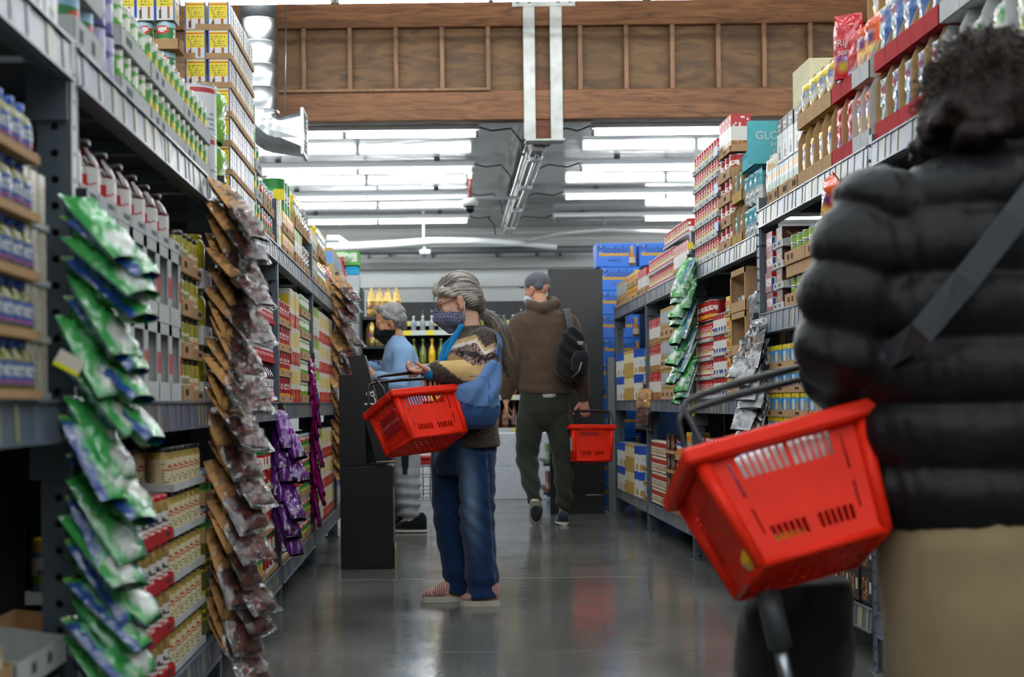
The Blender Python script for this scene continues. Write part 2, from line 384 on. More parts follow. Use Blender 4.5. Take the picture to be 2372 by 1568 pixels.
for k, (y, le, rs) in enumerate(((13.22, .42, 1.46), (15.25, .43, 1.56), (17.35, .42, 1.57), (19.5, .47, 1.62))):
    for j in range(2):
        lamp(le-1.25-j*2.5, y, 3.43, 'twin tube fluorescent strip %s, %s the white roof beam' % (nrow[k], 'ending left of' if j == 0 else 'well left of'), 'fluorescent strips under the low roof')
    for j in range(2):
        lamp(rs+1.25+j*2.5, y, 3.43, 'twin tube fluorescent strip %s, %s%s the white roof beam' % (nrow[k], 'starting right of' if j == 0 else 'far right of', '' if k < 3 or j else ' with its first tube dark,') if not (k == 3 and j == 0) else 'fluorescent strip by the back wall with one tube unlit', 'fluorescent strips under the low roof', off=(k == 3 and j == 0))
for k, y in enumerate((11.4, 9.3, 7.2, 5.1, 3.0, .9, -1.2, -3.2)):
    for j in range(-2, 2):
        xc = -.78+.05-1.25+1.25+j*2.5+1.2
        lamp(xc, y, 4.17, 'fluorescent strip under the high roof, %s before the header, %s from the left wall' % ('first row second-row third-row fourth-row fifth-row sixth-row seventh-row eighth-row'.replace('first row', 'row').split()[k], 'first second third fourth'.split()[j+2]), 'fluorescent strips under the high roof')
# black lead wires looping to the lamps
for k, (y, le, rs) in enumerate(((13.22, .42, 1.46), (15.25, .43, 1.56), (17.35, .42, 1.57), (19.5, .47, 1.62))):
    b = MB(); xm = .94
    b.tube([(le+.0, y+.02, 3.5), (le+.12, y+.05, 3.47), (le+.3, y+.1, 3.5), (xm-.2, y+.15, 3.49), (xm-.12, y+.2, 3.4), (xm-.1, y+.2, 3.26)], .008, n=5)
    b.tube([(xm+.1, y+.2, 3.26), (xm+.12, y+.2, 3.44), (xm+.3, y+.12, 3.5), (rs-.12, y+.05, 3.46), (rs, y+.02, 3.5)], .008, n=5)
    tag(b.obj('lamp_cable', mat('cable_black', '#1c1d1f', rough=.5)), 'dark cable looping from the roof beam to the lamps %s' % nrow[k], 'cable')
# ------------------------------------------------------------------ duct, rod, dome camera, pipes
DUCT = mat('duct_steel', '#b4b8bb', rough=.3, metal=1.)
YD = 11.95; dx = P(601, 200, YD).x; dr = .16
d = empty('air_duct', (dx, YD, 2.9), label='round silver air duct dropping beside the stacked yellow boxes', cat='duct')
b = MB(); zt = ZH-.003; zb_ = P(1, 268, YD).z
zz = zb_; prof = []
while zz < zt:
    prof += [(dr, zz-2.9), (dr+.0025, zz-2.9+.004), (dr+.0025, zz-2.9+.01), (dr, zz-2.9+.014)]; zz += .19
prof.append((dr, zt-2.9)); b.lathe(prof, 28, cap=False); b.obj('riser', DUCT, d)
b = MB(); ring = []; c0 = Vector((.19, 0, zb_-2.9)); segs = 7
prev = None; n = 20; vs = []; fs = []
for i in range(segs+1):
    a = math.pi/2*i/segs; ctr = c0+Vector((-.19*math.cos(a), 0, -.19*math.sin(a))); t = Vector((math.sin(a), 0, -math.cos(a))); u = Vector((0, 1, 0)); w = t.cross(u)
    for k in range(n):
        th = 2*math.pi*k/n; vs.append(ctr+(u*math.cos(th)+w*math.sin(th))*(dr+.003*(i % 2)))
for i in range(segs):
    for k in range(n): fs.append((i*n+k, i*n+(k+1) % n, (i+1)*n+(k+1) % n, (i+1)*n+k))
b.faces(vs, fs, sm=False); b.obj('elbow', DUCT, d)
b = MB(); vs = []; fs = []
for i, (xx, sq) in enumerate(((.19, 0), (.36, 1))):
    for k in range(n):
        th = 2*math.pi*k/n; c_, s_ = math.cos(th), math.sin(th); q = .17/max(abs(c_), abs(s_)) if sq else dr
        vs.append((xx, q*c_, zb_-2.9-.19+q*s_))
for k in range(n): fs.append((k, (k+1) % n, n+(k+1) % n, n+k))
b.faces(vs, fs); b.obj('boot', DUCT, d)
b = MB(); zc = zb_-2.9-.19
for s in (-1, 1):
    b.box(.36, .385, s*.18-.012, s*.18+.012, zc-.19, zc+.19); b.box(.36, .385, -.19, .19, zc+s*.18-.012, zc+s*.18+.012)
for k in range(9): b.box(.362, .38, -.18, .18, zc-.16+k*.04, zc-.156+k*.04)
b.obj('grille', mat('grille_white', '#c8cccd', rough=.4), d)
b = MB(); b.tube([(P(664, 28, 12.3).x, 12.3, ZH), P(660, 296, 12.3)], .006, n=6); b.tube([P(660, 296, 12.3), P(660, 296, 12.3)+Vector((0, 0, -.03))], .014, n=6)
tag(b.obj('hanger_rod', mat('rod_steel', '#8b8e90', rough=.35, metal=.7)), 'thin threaded rod hanging beside the silver duct', 'rod')
Yc = 15.4; c = P(1089, 470, Yc)
dm = empty('dome_camera', c, label='white dome security camera on a red drop pole', cat='camera')
b = MB(); b.lathe([(.05, .05), (.083, .035), (.088, -.02), (.075, -.04)], 20); b.obj('housing', mat('camera_white', '#c4c3ba', rough=.35), dm)
b = MB(); b.lathe([(.055, -.04), (.052, -.07), (.035, -.1), (.01, -.112)], 18); b.obj('dome', mat('dome_glass', '#0a0c10', rough=.08), dm)
b = MB(); b.tube([(0, 0, .05), (0, 0, .31)], .016, n=8); b.obj('pole', mat('pole_red', '#7d2a25', rough=.4), dm)
b = MB(); b.box(-.05, .05, -.03, .03, .31, .335, bev=.004); b.box(-.02, .02, -.02, .02, .26, .31); b.obj('clamp', mat('galvanised'), dm)
b = MB(); b.tube([P(690, 466, Yc+.1), P(1205, 458, Yc+.1)], .018, n=8); tag(b.obj('water_pipe', mat('pipe_grey', '#b9bcbc', rough=.4)), 'thin grey pipe crossing under the lamps past the dome camera', 'pipe')
Yp = 19.9
pp = empty('sprinkler_pipe', P(980, 568, Yp), label='white sprinkler pipe sagging along the back wall on a drop rod', cat='pipe'); o0 = pp.location
b = MB(); b.tube([P(x, y, Yp)-o0 for x, y in ((757, 572), (830, 570), (920, 565), (1000, 558), (1100, 558), (1200, 563), (1290, 572))], [.06, .062, .06, .055, .05, .045, .04], n=10); b.obj('pipe_run', mat('pipe_white', '#d6d9d9', rough=.35), pp)
b = MB(); b.tube([P(757, 551, Yp)-o0, P(785, 551, Yp)-o0, P(805, 566, Yp)-o0], .04, n=8); b.obj('branch_pipe', mat('pipe_white'), pp)
b = MB(); b.tube([P(981, 525, Yp)*1.0+Vector((0, 0, ZL-P(981, 525, Yp).z))-o0, P(981, 556, Yp)-o0], .02, n=6); b.obj('drop_rod', mat('pipe_white'), pp)
b = MB(); b.tube([P(983, 570, Yp)-o0, P(983, 596, Yp)-o0], [.045, .025], n=8); b.box(-.05, .1, -.03, .03, -.12, -.06); b.obj('sprinkler_head', mat('galvanised'), pp)
b = MB(); b.tube([P(800, 583, Yp+.6), P(1395, 577, Yp+.6)], .05, n=8); dp_ = b.obj('wall_pipe', mat('pipe_dark', '#55585a', rough=.5)); tag(dp_, 'dark pipe running level along the back wall', 'pipe')
for x in (900, 1250):
    q = P(x, 580, Yp+.6); b = MB(); b.box(q.x-.02, q.x+.02, q.y, Y1-.05, q.z-.02, q.z+.02); b.obj('wall_bracket', STEELD, dp_)
b = MB(); b.tube([P(x, y, Yp-.3) for x, y in ((1225, 556), (1300, 540), (1400, 532), (1480, 536), (1580, 538))], .03, n=8); fd = b.obj('flexible_duct', mat('pipe_grey')); tag(fd, 'pale flexible duct rising to the right before the back wall', 'duct')
b = MB(); q = P(1400, 532, Yp-.3); b.tube([q, (q.x, q.y, ZL-.01)], .012, n=6); b.obj('hanger', mat('galvanised'), fd)
# ------------------------------------------------------------------ steel shelf racks
XF = {'L': -.71, 'R': 1.49}; SG = {'L': -1, 'R': 1}
LY = [1.01, 2.81, 4.61, 6.41, 8.21, 10.01, 11.81]             # posts of the left run
RY = [3.1, 4.86, 6.56, 8.3, 10.1, 11.86]                      # posts of the right run
def plate_holes(b, M, w, h, pitch, r, z0, z1, c=WHITE):        # a plate in local x (width) z (height) with a column of real holes at mid width
    z = 0
    while z < h-1e-6:
        zt = min(z+pitch, h); zc = z+pitch/2
        if zc-r > z0 and zc+r < z1 and zt-z > pitch*.99:
            n = 8; vs = []; 
            for k in range(n):
                a = 2*math.pi*k/n+math.pi/8; q = 1/max(abs(math.cos(a))/(w/2), abs(math.sin(a))/(pitch/2))
                vs.append((q*math.cos(a), 0, zc+q*math.sin(a)))
            for k in range(n):
                a = 2*math.pi*k/n+math.pi/8; vs.append((r*math.cos(a), 0, zc+r*math.sin(a)))
            for k in range(n):
                a = 2*math.pi*k/n+math.pi/8; vs.append((r*math.cos(a), .004, zc+r*math.sin(a)))
            fs = [(k, (k+1) % n, n+(k+1) % n, n+k) for k in range(n)]+[(n+k, n+(k+1) % n, 2*n+(k+1) % n, 2*n+k) for k in range(n)]
            # corner fillers
            for sx in (-1, 1):
                for sz in (-1, 1):
                    vs.append((sx*w/2, 0, zc+sz*pitch/2))
            b.faces([M @ Vector(v) for v in vs[:24]], fs, c)
            # fill the four corners cut by the octagon rays
            for k, (sx, sz) in ((0, (1, 1)), (1, (1, 1)), (2, (-1, 1)), (3, (-1, 1)), (4, (-1, -1)), (5, (-1, -1)), (6, (1, -1)), (7, (1, -1))):
                pass
            for ia, ib, (sx, sz) in ((0, 1, (1, 1)), (2, 3, (-1, 1)), (4, 5, (-1, -1)), (6, 7, (1, -1))):
                b.quad([M @ Vector(vs[ia]), M @ Vector((sx*w/2, 0, zc+sz*pitch/2)), M @ Vector(vs[ib])], c)
        else:
            b.quad([M @ Vector(p) for p in ((-w/2, 0, z), (w/2, 0, z), (w/2, 0, zt), (-w/2, 0, zt))], c)
        z = zt
def post_mesh(run, h):
    s = SG[run]; b = MB(); w = .068
    M = Matrix.Translation((s*w/2, -.022, 0)); plate_holes(b, M, w, h, .052, .0085, .0, h)
    M = Matrix.Rotation(math.pi/2, 4, 'Z'); plate_holes(b, M, .044, h, .052, .006, .0, h)
    b.box(min(s*w, s*w-s*.003), max(s*w, s*w-s*.003), -.022, .03, 0, h); b.box(min(0, s*w), max(0, s*w), .028, .031, 0, h)
    b.box(min(s*-.012, s*.085), max(s*-.012, s*.085), -.035, .045, 0, .006)
    return b.mesh('post', [RACK])
_pm = {}
STRIP = mat('price_strip_plastic', '#59606f', rough=.36, spec=.35, coat=.0, nz=.22, nscale=16, bump=.15, bscale=12)
TAGC = [mat('price_tag_'+c[1:], c, rough=.4, spec=.35) for c in ('#8f8a6c', '#7d7b6c', '#646a7c', '#97916f', '#6c6878')]
def rack(run, i, ya, yb, levels, hpost, label, last=False, hlast=None, depth=.62):
    s = SG[run]; x0 = XF[run]
    o = empty('shelf_rack', (x0, ya, 0), label=label, cat='shelf rack')
    for (yy, hh) in ((0, hpost),)+(((yb-ya, hlast or hpost),) if last else ()):
        if (run, hh) not in _pm: _pm[(run, hh)] = post_mesh(run, hh)
        part('post', _pm[(run, hh)], o, (0, yy, 0)); part('post', _pm[(run, hh)], o, (s*(depth-.07), yy, 0))
    L = yb-ya
    def bx(d0, d1, y0, y1, z0, z1, b=None, bev=0):
        b = b or MB(); b.box(min(s*d0, s*d1), max(s*d0, s*d1), y0, y1, z0, z1, bev=bev); return b
    for (zt, zb) in levels:
        bx(.004, .04, .03, L-.025, zb, zt-.008, bev=.003).obj('front_beam', RACK, o)
        bx(.004, depth-.01, .025, L-.025, zt-.03, zt-.012).obj('deck', STEELD, o)
        for k in range(1, 4):
            b = MB(); b.box(min(s*.05, s*(depth-.02)), max(s*.05, s*(depth-.02)), k*L/4-.02, k*L/4+.02, zb+.02, zt-.03); b.obj('cross_bar', RACK, o)
        for yy in (.032, L-.035):
            b = MB(); b.box(min(s*.004, s*.085), max(s*.004, s*.085), yy-.003, yy+.003, zb-.075, zt-.01); b.obj('bracket', RACK, o)
        for k in range(2):                                    # clear label holder in two lengths, tilted a little upward
            l0, l1 = (.03 if k == 0 else L/2+.004), (L/2-.004 if k == 0 else L-.025); hh = zt-zb; tl = .012
            M = Matrix.Translation((s*-.001, (l0+l1)/2, zb)) @ Matrix.Rotation(s*.05, 4, 'Y')
            b = MB(); b.box(-.003, .001, -(l1-l0)/2, (l1-l0)/2, 0, hh, M=M, bev=.001)
            b.box(-.009 if s > 0 else .001, -.001 if s > 0 else .009, -(l1-l0)/2, (l1-l0)/2, hh-.006, hh, M=M); 
            b.box(-.009 if s > 0 else .001, -.001 if s > 0 else .009, -(l1-l0)/2, (l1-l0)/2, 0, .006, M=M)
            st = b.obj('price_strip', STRIP, o)
            y = -(l1-l0)/2+.04
            while y < (l1-l0)/2-.05:
                wd = RNG.choice((.022, .03, .05)); xo = -.0045 if s > 0 else .0025
                t = MB(); t.box(xo-.0006, xo+.0006, y, y+wd, .007, hh-.007, M=M); t.obj('price_tag', RNG.choice(TAGC), st)
                y += wd+RNG.uniform(.02, .11)
    b = bx(depth-.006, depth, .0, L, .1, hpost-.3); b.obj('back_panel', mat('rack_inner_shade', '#17181a', rough=.8), o)  # dark sheet added for the shade seen deep inside the rack
nm = ['cut by the photo edge', 'behind the green bag strip', 'behind the first dried meat strip', 'behind the purple bag strip', 'just before the black cardboard display', 'behind the black cardboard display']
LOWS = (.205, .12); MIDS = (.945, .865); TOPS = (1.65, 1.567)
for i in range(6):
    rack('L', i, LY[i], LY[i+1], (LOWS, MIDS, TOPS), 1.66 if i not in (3, 4) else 1.86, 'grey steel shelf rack on the left of the aisle, %s' % nm[i], last=(i == 5))
nmR = ['beside the puffer jacket', 'with the tall pasta bag displays on top', 'with the soup can stacks', 'behind the hanging green bags', 'at the far end by the black panel']
rack('R', 0, RY[0], RY[1], (LOWS, (.75, .67), (1.323, 1.23), (1.8, 1.715)), 1.72, 'grey steel shelf rack on the right, '+nmR[0])
rack('R', 1, RY[1], RY[2], (LOWS, (.75, .67), (1.323, 1.23), (1.8, 1.715)), 1.83, 'grey steel shelf rack on the right, '+nmR[1])
rack('R', 2, RY[2], RY[3], ((.215, .14), (.94, .86), (1.70, 1.617)), 1.86, 'grey steel shelf rack on the right, '+nmR[2])
rack('R', 3, RY[3], RY[4], ((.215, .14), (.94, .86), (1.70, 1.612)), 1.92, 'grey steel shelf rack on the right, '+nmR[3])
rack('R', 4, RY[4], RY[5], ((.215, .14), (.94, .86), (1.70, 1.612)), 1.7, 'grey steel shelf rack on the right, '+nmR[4], last=True, hlast=1.72)
b = MB(); b.box(1.43, 1.49, 11.9, 11.98, 0, 1.3, bev=.004); b.box(1.40, 1.52, 11.88, 12.0, 0, .01)
tag(b.obj('steel_post', mat('post_grey', '#82868a', rough=.45)), 'pale grey steel post standing at the far end of the right shelves', 'post')
# ------------------------------------------------------------------ bodies: closed shapes fused into one surface
def _sph(b, fn, n=14, m=9):
    vs = [fn(0, 0, -1)]
    for j in range(1, m):
        a = -math.pi/2+math.pi*j/m
        for k in range(n):
            t = 2*math.pi*k/n; vs.append(fn(math.cos(a)*math.cos(t), math.cos(a)*math.sin(t), math.sin(a)))
    vs.append(fn(0, 0, 1)); fs = []
    for k in range(n): fs.append((0, 1+(k+1) % n, 1+k))
    for j in range(m-2):
        for k in range(n): fs.append((1+j*n+k, 1+j*n+(k+1) % n, 1+(j+1)*n+(k+1) % n, 1+(j+1)*n+k))
    L = 1+(m-2)*n; T = len(vs)-1
    for k in range(n): fs.append((L+k, L+(k+1) % n, T))
    b.faces(vs, fs)
def cap(b, p0, r0, p1, r1, flat=None):                        # tapered capsule; flat=(dir, factor) squeezes it along dir
    p0, p1 = Vector(p0), Vector(p1); d = p1-p0; L = d.length
    if L < 1e-5: d = Vector((0, 0, 1)); L = 1e-5
    w = d.normalized(); u = w.orthogonal().normalized(); v = w.cross(u)
    def fn(x, y, z):
        q = (u*x+v*y)*(r1 if z > 0 else r0)+w*(z*(r1 if z > 0 else r0))
        if flat: fd = Vector(flat[0]); q -= fd*(q.dot(fd)*(1-flat[1]))
        return (p1 if z > 0 else p0)+q
    _sph(b, fn, m=10)
def ell(b, c, rx, ry, rz, M=None):
    c = Vector(c)
    def fn(x, y, z):
        q = Vector((x*rx, y*ry, z*rz)); return c+(M @ q if M is not None else q)
    _sph(b, fn, 18, 12)
def loft(b, rings, n=28, sq=1.0):                             # rings: (center, rx, ry, U, V); sq<1 makes the section squarer
    vs = []; fs = []
    for (c, rx, ry, U, V) in rings:
        c, U, V = Vector(c), Vector(U), Vector(V)
        for k in range(n):
            t = 2*math.pi*k/n; cx, sx = math.cos(t), math.sin(t)
            vs.append(c+U*rx*math.copysign(abs(cx)**sq, cx)+V*ry*math.copysign(abs(sx)**sq, sx))
    for i in range(len(rings)-1):
        for k in range(n): fs.append((i*n+k, i*n+(k+1) % n, (i+1)*n+(k+1) % n, (i+1)*n+k))
    fs.append(tuple(range(n-1, -1, -1))); fs.append(tuple((len(rings)-1)*n+k for k in range(n)))
    b.faces(vs, fs)
def chain(b, pts, flat=None):
    for (p, r), (q, s) in zip(pts, pts[1:]): cap(b, p, r, q, s, flat)
def fuse(name, b, vox, m, parent, it=4, col=None, disp=None, base=None):
    ob = b.obj(name, m, None)
    r = ob.modifiers.new('r', 'REMESH'); r.mode = 'VOXEL'; r.voxel_size = vox; r.use_smooth_shade = True
    if it: s = ob.modifiers.new('s', 'SMOOTH'); s.factor = .5; s.iterations = it
    dg = bpy.context.evaluated_depsgraph_get(); me = bpy.data.meshes.new_from_object(ob.evaluated_get(dg))
    ob.modifiers.clear(); old = ob.data; ob.data = me; bpy.data.meshes.remove(old); me.name = name
    n = len(me.vertices); co = np.empty(n*3, np.float32); me.vertices.foreach_get('co', co); co = co.reshape(-1, 3)
    nn = np.empty(n*3, np.float32); me.vertices.foreach_get('normal', nn); nn = nn.reshape(-1, 3)
    if disp is not None:
        co = co + nn*disp(co, nn)[:, None]; me.vertices.foreach_set('co', co.astype(np.float32).ravel())
    for a in list(me.color_attributes): me.color_attributes.remove(a)
    ca = me.color_attributes.new('Col', 'FLOAT_COLOR', 'POINT'); cc = np.ones((n, 4), np.float32)
    cc[:, :3] = col(co, nn) if callable(col) else np.array(hx(col) if isinstance(col, str) else col)
    ca.data.foreach_set('color', cc.ravel())
    me.polygons.foreach_set('use_smooth', [True]*len(me.polygons))
    if not me.materials: me.materials.append(m)
    me.update()
    if parent is not None:
        me.transform(Matrix.Translation(-parent.location)); ob.parent = parent
    return ob
def vnoise(co, sc, seed=0.):                                  # cheap smooth noise, vectorised (sum of sines)
    r = np.random.RandomState(int(seed*13)+5); o = np.zeros(len(co), np.float32)
    for k in range(7):
        d = r.normal(size=3); d /= np.linalg.norm(d); o += np.sin(co @ (d*sc*(.7+.25*k)).astype(np.float32)+r.uniform(0, 6.28))
    return o/7
def hand(b, Wp, d, n, s, curl=(.5, .8, .6), thumb=(.6, .7, .3), k=1.0, spread=.0):
    d, n, s = Vector(d).normalized(), Vector(n).normalized(), Vector(s).normalized(); Wp = Vector(Wp)
    offs = (.029, .0097, -.0097, -.028); Ls = (.072, .08, .074, .058); kd = (.088, .092, .088, .08)
    for o, L, q in zip(offs, Ls, kd):
        kn = Wp+d*q*k+s*o*k; cap(b, Wp+s*o*.65*k+d*.01, .0155*k, kn, .0115*k)
        p = kn; a = 0; rr = (.0102, .0092, .0083, .0072)
        for j, (fr, c) in enumerate(zip((.46, .3, .24), curl)):
            a += c; dd = (d+s*spread*o*20)*math.cos(a)+n*math.sin(a); e = p+dd.normalized()*L*fr*k
            cap(b, p, rr[j]*k, e, rr[j+1]*k); p = e
    r0 = Wp+d*.024*k+s*.022*k; t = (d*thumb[0]+s*thumb[1]+n*thumb[2]).normalized(); r1 = r0+t*.042*k
    t2 = (t+d*.45+n*.25).normalized(); r2 = r1+t2*.034*k; r3 = r2+(t2+d*.2+n*.25).normalized()*.026*k
    cap(b, r0, .017*k, r1, .0125*k); cap(b, r1, .0118*k, r2, .0105*k); cap(b, r2, .0105*k, r3, .0085*k)
class Head:                                                   # local frame: f forward, l to the person's left, u up
    def __init__(s, c, yaw, pitch, k=1.0, roll=0):
        s.c = Vector(c); s.k = k
        s.M = (Matrix.Rotation(yaw, 3, 'Z') @ Matrix.Rotation(pitch, 3, 'Y') @ Matrix.Rotation(roll, 3, 'X'))  # local x=f, y=l, z=u ; pitch>0 looks down
    def p(s, f, l, u): return s.c+s.M @ Vector((f*s.k, l*s.k, u*s.k))
    def ell(s, b, f, l, u, rf, rl, ru): ell(b, s.p(f, l, u), rf*s.k, rl*s.k, ru*s.k, s.M)
    def cap(s, b, a, ra, c, rc): cap(b, s.p(*a), ra*s.k, s.p(*c), rc*s.k)
    def build(s, b):
        s.ell(b, -.012, 0, .035, .098, .077, .09); s.ell(b, .03, 0, -.02, .066, .064, .085)
        s.ell(b, .028, 0, -.065, .056, .052, .05); s.ell(b, .06, 0, -.093, .024, .026, .022)      # jaw, chin
        s.cap(b, (.086, 0, .012), .0095, (.112, 0, -.03), .0125)                                   # nose
        for q in (-1, 1):
            s.ell(b, .108, q*.012, -.034, .009, .009, .008)
            s.cap(b, (.086, q*.014, .03), .009, (.074, q*.05, .027), .008)                         # brow
            s.ell(b, .066, q*.042, -.02, .022, .02, .02)                                           # cheek
            s.ell(b, .078, q*.031, .006, .013, .016, .011)                                         # eyelid
            s.ell(b, -.006, q*.078, -.006, .018, .009, .032); s.ell(b, -.012, q*.084, .012, .016, .007, .014); s.ell(b, .0, q*.076, -.036, .01, .008, .011)  # ear
        s.cap(b, (.09, -.018, -.062), .0075, (.09, .018, -.062), .0075); s.cap(b, (.088, -.015, -.072), .008, (.088, .015, -.072), .008)
    def loc(s, co):                                           # world -> local, vectorised
        return ((co-np.array(s.c)) @ np.array(s.M))/s.k
def skin_col(H, base='#c9977c', lip='#a8604f', dark='#7a4b3b'):
    B, Lp = np.array(hx(base)), np.array(hx(lip))
    def f(co, nn):
        q = H.loc(co); c = np.tile(B, (len(co), 1)); c *= (1+.08*vnoise(co, 60)[:, None])
        for s_ in (-1, 1):
            w = np.exp(-(((q-np.array((.085, s_*.031, .004)))/np.array((.03, .014, .006)))**2).sum(1)*1.2)[:, None]; c = c*(1-w*.75)+np.array(hx('#3a2a22'))*w*.75
            w = np.exp(-(((q-np.array((.0, s_*.082, -.004)))/np.array((.03, .02, .03)))**2).sum(1))[:, None]; c = c*(1-w*.25)+Lp*w*.25
        w = np.exp(-(((q-np.array((.095, 0, -.067)))/np.array((.02, .02, .009)))**2).sum(1))[:, None]; c = c*(1-w*.7)+Lp*w*.7
        return c
    return f
def strands(name, lines, r, m, parent, cols):
    b = MB()
    for i, l in enumerate(lines):
        k = len(l); b.tube(l, [r*(1-.6*j/(k-1)) for j in range(k)], cols[i % len(cols)], n=3, cap=False)
    me = b.mesh(name, [m]); me.transform(Matrix.Translation(-parent.location)); return part(name, me, parent)
HAIR = mat('hair', attr=True, rough=.45, spec=.4, nz=.25, nscale=120)
def ribbon(pts, w, th, up, c, b=None):                         # flat strap along pts; width lies along 'up' x tangent
    b = b or MB(); pts = [Vector(p) for p in pts]; vs = []; fs = []
    for i, p in enumerate(pts):
        t = (pts[min(i+1, len(pts)-1)]-pts[max(i-1, 0)]).normalized(); u = Vector(up[i] if isinstance(up, list) else up); a = t.cross(u).normalized(); nrm = a.cross(t).normalized()
        vs += [p-a*w/2, p+a*w/2, p+a*w/2+nrm*th, p-a*w/2+nrm*th]
    for i in range(len(pts)-1):
        for k in range(4): fs.append((i*4+k, i*4+(k+1) % 4, i*4+4+(k+1) % 4, i*4+4+k))
    fs += [(3, 2, 1, 0), tuple(len(vs)-4+k for k in range(4))]
    b.faces(vs, fs, c, 0, False); return b

# ------------------------------------------------------------------ the red shopping baskets
RED = hx('#c8170a'); REDP = mat('red_plastic', '#d62610', rough=.45, spec=.14, nz=.06, nscale=20); HANDLE = mat('handle_black', '#131315', rough=.45)
DRED = mat('label_red', '#9c1410', rough=.4); INK = mat('print_white', '#c9c4bd', rough=.5); REDTXT = mat('print_pink', '#d2705c', rough=.5)
def mask_boxes(b, mask, pf, th, c=RED):
    A = Art(mask.shape[1], mask.shape[0], '#000000'); A.a[..., 0] = mask; h, w = mask.shape
    for (x0, y0, x1, y1, cc) in A.rects():
        if cc[0] < .5: continue
        q = [pf(x0/w, y0/h), pf(x1/w, y0/h), pf(x1/w, y1/h), pf(x0/w, y1/h)]
        n = (q[1]-q[0]).cross(q[3]-q[0]).normalized()*th; v = [p-n for p in q]+[p for p in q]
        b.faces(v, [(3, 2, 1, 0), (4, 5, 6, 7), (0, 1, 5, 4), (1, 2, 6, 5), (2, 3, 7, 6), (3, 0, 4, 7)], c)
def basket(origin, a, bdir, L, Wd, H, label, hang=.13, lean=0., name_panel=True, white_panel=False, taper=.09, hin=0.):
    a = Vector(a).normalized(); bd = Vector(bdir); bd = (bd-a*bd.dot(a)).normalized(); cdir = a.cross(bd).normalized()
    M = Matrix((a, bd, cdir)).transposed().to_4x4(); M.translation = Vector(origin)
    o = bpy.data.objects.new('shopping_basket', None); COL.objects.link(o); o.matrix_world = M; tag(o, label, 'basket', 'red shopping baskets')
    ti, tj = L*taper, Wd*.09; k0 = .018
    T = [Vector((k0, k0, -.01)), Vector((L-k0, k0, -.01)), Vector((L-k0, Wd-k0, -.01)), Vector((k0, Wd-k0, -.01))]
    B = [Vector((ti, tj, -H)), Vector((L-ti, tj, -H)), Vector((L-ti, Wd-tj, -H)), Vector((ti, Wd-tj, -H))]
    def wall(i, j): return lambda u, v: (B[i]*(1-u)+B[j]*u)*(1-v)+(T[i]*(1-u)+T[j]*u)*v
    ml = np.ones((40, 66))
    for k in range(13): ml[28:36, 13+k*3+(1 if k > 6 else 0):15+k*3+(1 if k > 6 else 0)] = 0
    for u in (9, 56): ml[22:34, u] = 0; ml[9:18, u] = 0
    for k in range(6): ml[6:11, 13+k*3:15+k*3] = 0; ml[6:11, 36+k*3:38+k*3] = 0
    ms = np.ones((40, 48))
    for k in range(15):
        ms[29:36, 3+k*3] = 0; ms[5:10, 3+k*3] = 0
    for k in range(9): ms[12+k*2, 3:9] = 0; ms[12+k*2, 39:45] = 0
    b = MB()
    for (i, j, mk) in ((0, 1, ml), (1, 2, ms), (2, 3, ml), (3, 0, ms)): mask_boxes(b, mk, wall(i, j), .003)
    mb = np.ones((30, 48))
    for k in range(9):
        for q in range(5): mb[3+q*5:6+q*5, 3+k*5:6+k*5] = 0
    mask_boxes(b, mb, lambda u, v: B[0]+(B[1]-B[0])*u+(B[3]-B[0])*v, .004)
    for t, q in zip(T, B): b.tube([t, q], [.017, .012], RED, n=8)
    for i in range(4): b.tube([B[i], B[(i+1) % 4]], .009, RED, n=6)
    b.obj('shell', REDP, o)
    b = MB(); w = .03; z0, z1 = -.034, .0
    for (x0, x1, y0, y1) in ((-.012, L+.012, -.012, w-.012), (-.012, L+.012, Wd-w+.012, Wd+.012), (-.012, w-.012, w-.012, Wd-w+.012), (L-w+.012, L+.012, w-.012, Wd-w+.012)):
        b.box(x0, x1, y0, y1, z0, z1, RED, bev=.006)
    b.obj('rim', REDP, o)
    for q, yy in ((0, Wd/2-.035), (1, Wd/2+.035)):
        b = MB(); yl = Wd*.22 if q == 0 else Wd*.78; dz = Vector((lean, 0, hang))
        pts = [Vector((hin, yl, -.02)), Vector((hin, yl, .03)), Vector((hin+.004, yy, hang*.9)), Vector((hin+.014, yy, hang)), Vector((hin+.05, yy, hang+.006)), Vector((L/2, yy, hang+.01)), Vector((L-.05, yy, hang+.006)), Vector((L-.014, yy, hang)), Vector((L-.004, yy, hang*.9)), Vector((L, yl, .03)), Vector((L, yl, -.02))]
        b.tube(pts, [.006, .006, .006, .006, .007, .009, .007, .006, .006, .006, .006], n=6); b.obj('handle', HANDLE, o)
    n = (T[0]-B[0]); f = wall(3, 0)
    pq = [f(.22, .3), f(.78, .3), f(.78, .7), f(.22, .7)]; nrm = (pq[1]-pq[0]).cross(pq[3]-pq[0]).normalized()
    if name_panel or white_panel:
        b = MB(); v = [p+nrm*.001 for p in pq]+[p+nrm*.004 for p in pq]; b.faces(v, [(3, 2, 1, 0), (4, 5, 6, 7), (0, 1, 5, 4), (1, 2, 6, 5), (2, 3, 7, 6), (3, 0, 4, 7)])
        pl = b.obj('panel', DRED if not white_panel else mat('label_white', '#c8c2c0', rough=.5), o)
        if name_panel:
            U = (pq[1]-pq[0]).normalized(); V = nrm.cross(U); Mt = Matrix((U, V, nrm)).transposed().to_4x4(); Mt.translation = sum(pq, Vector())/4+nrm*.0045
            lettering('GROCERY OUTLET', .021, Mt, REDTXT, pl, depth=.0004)
    return o, M
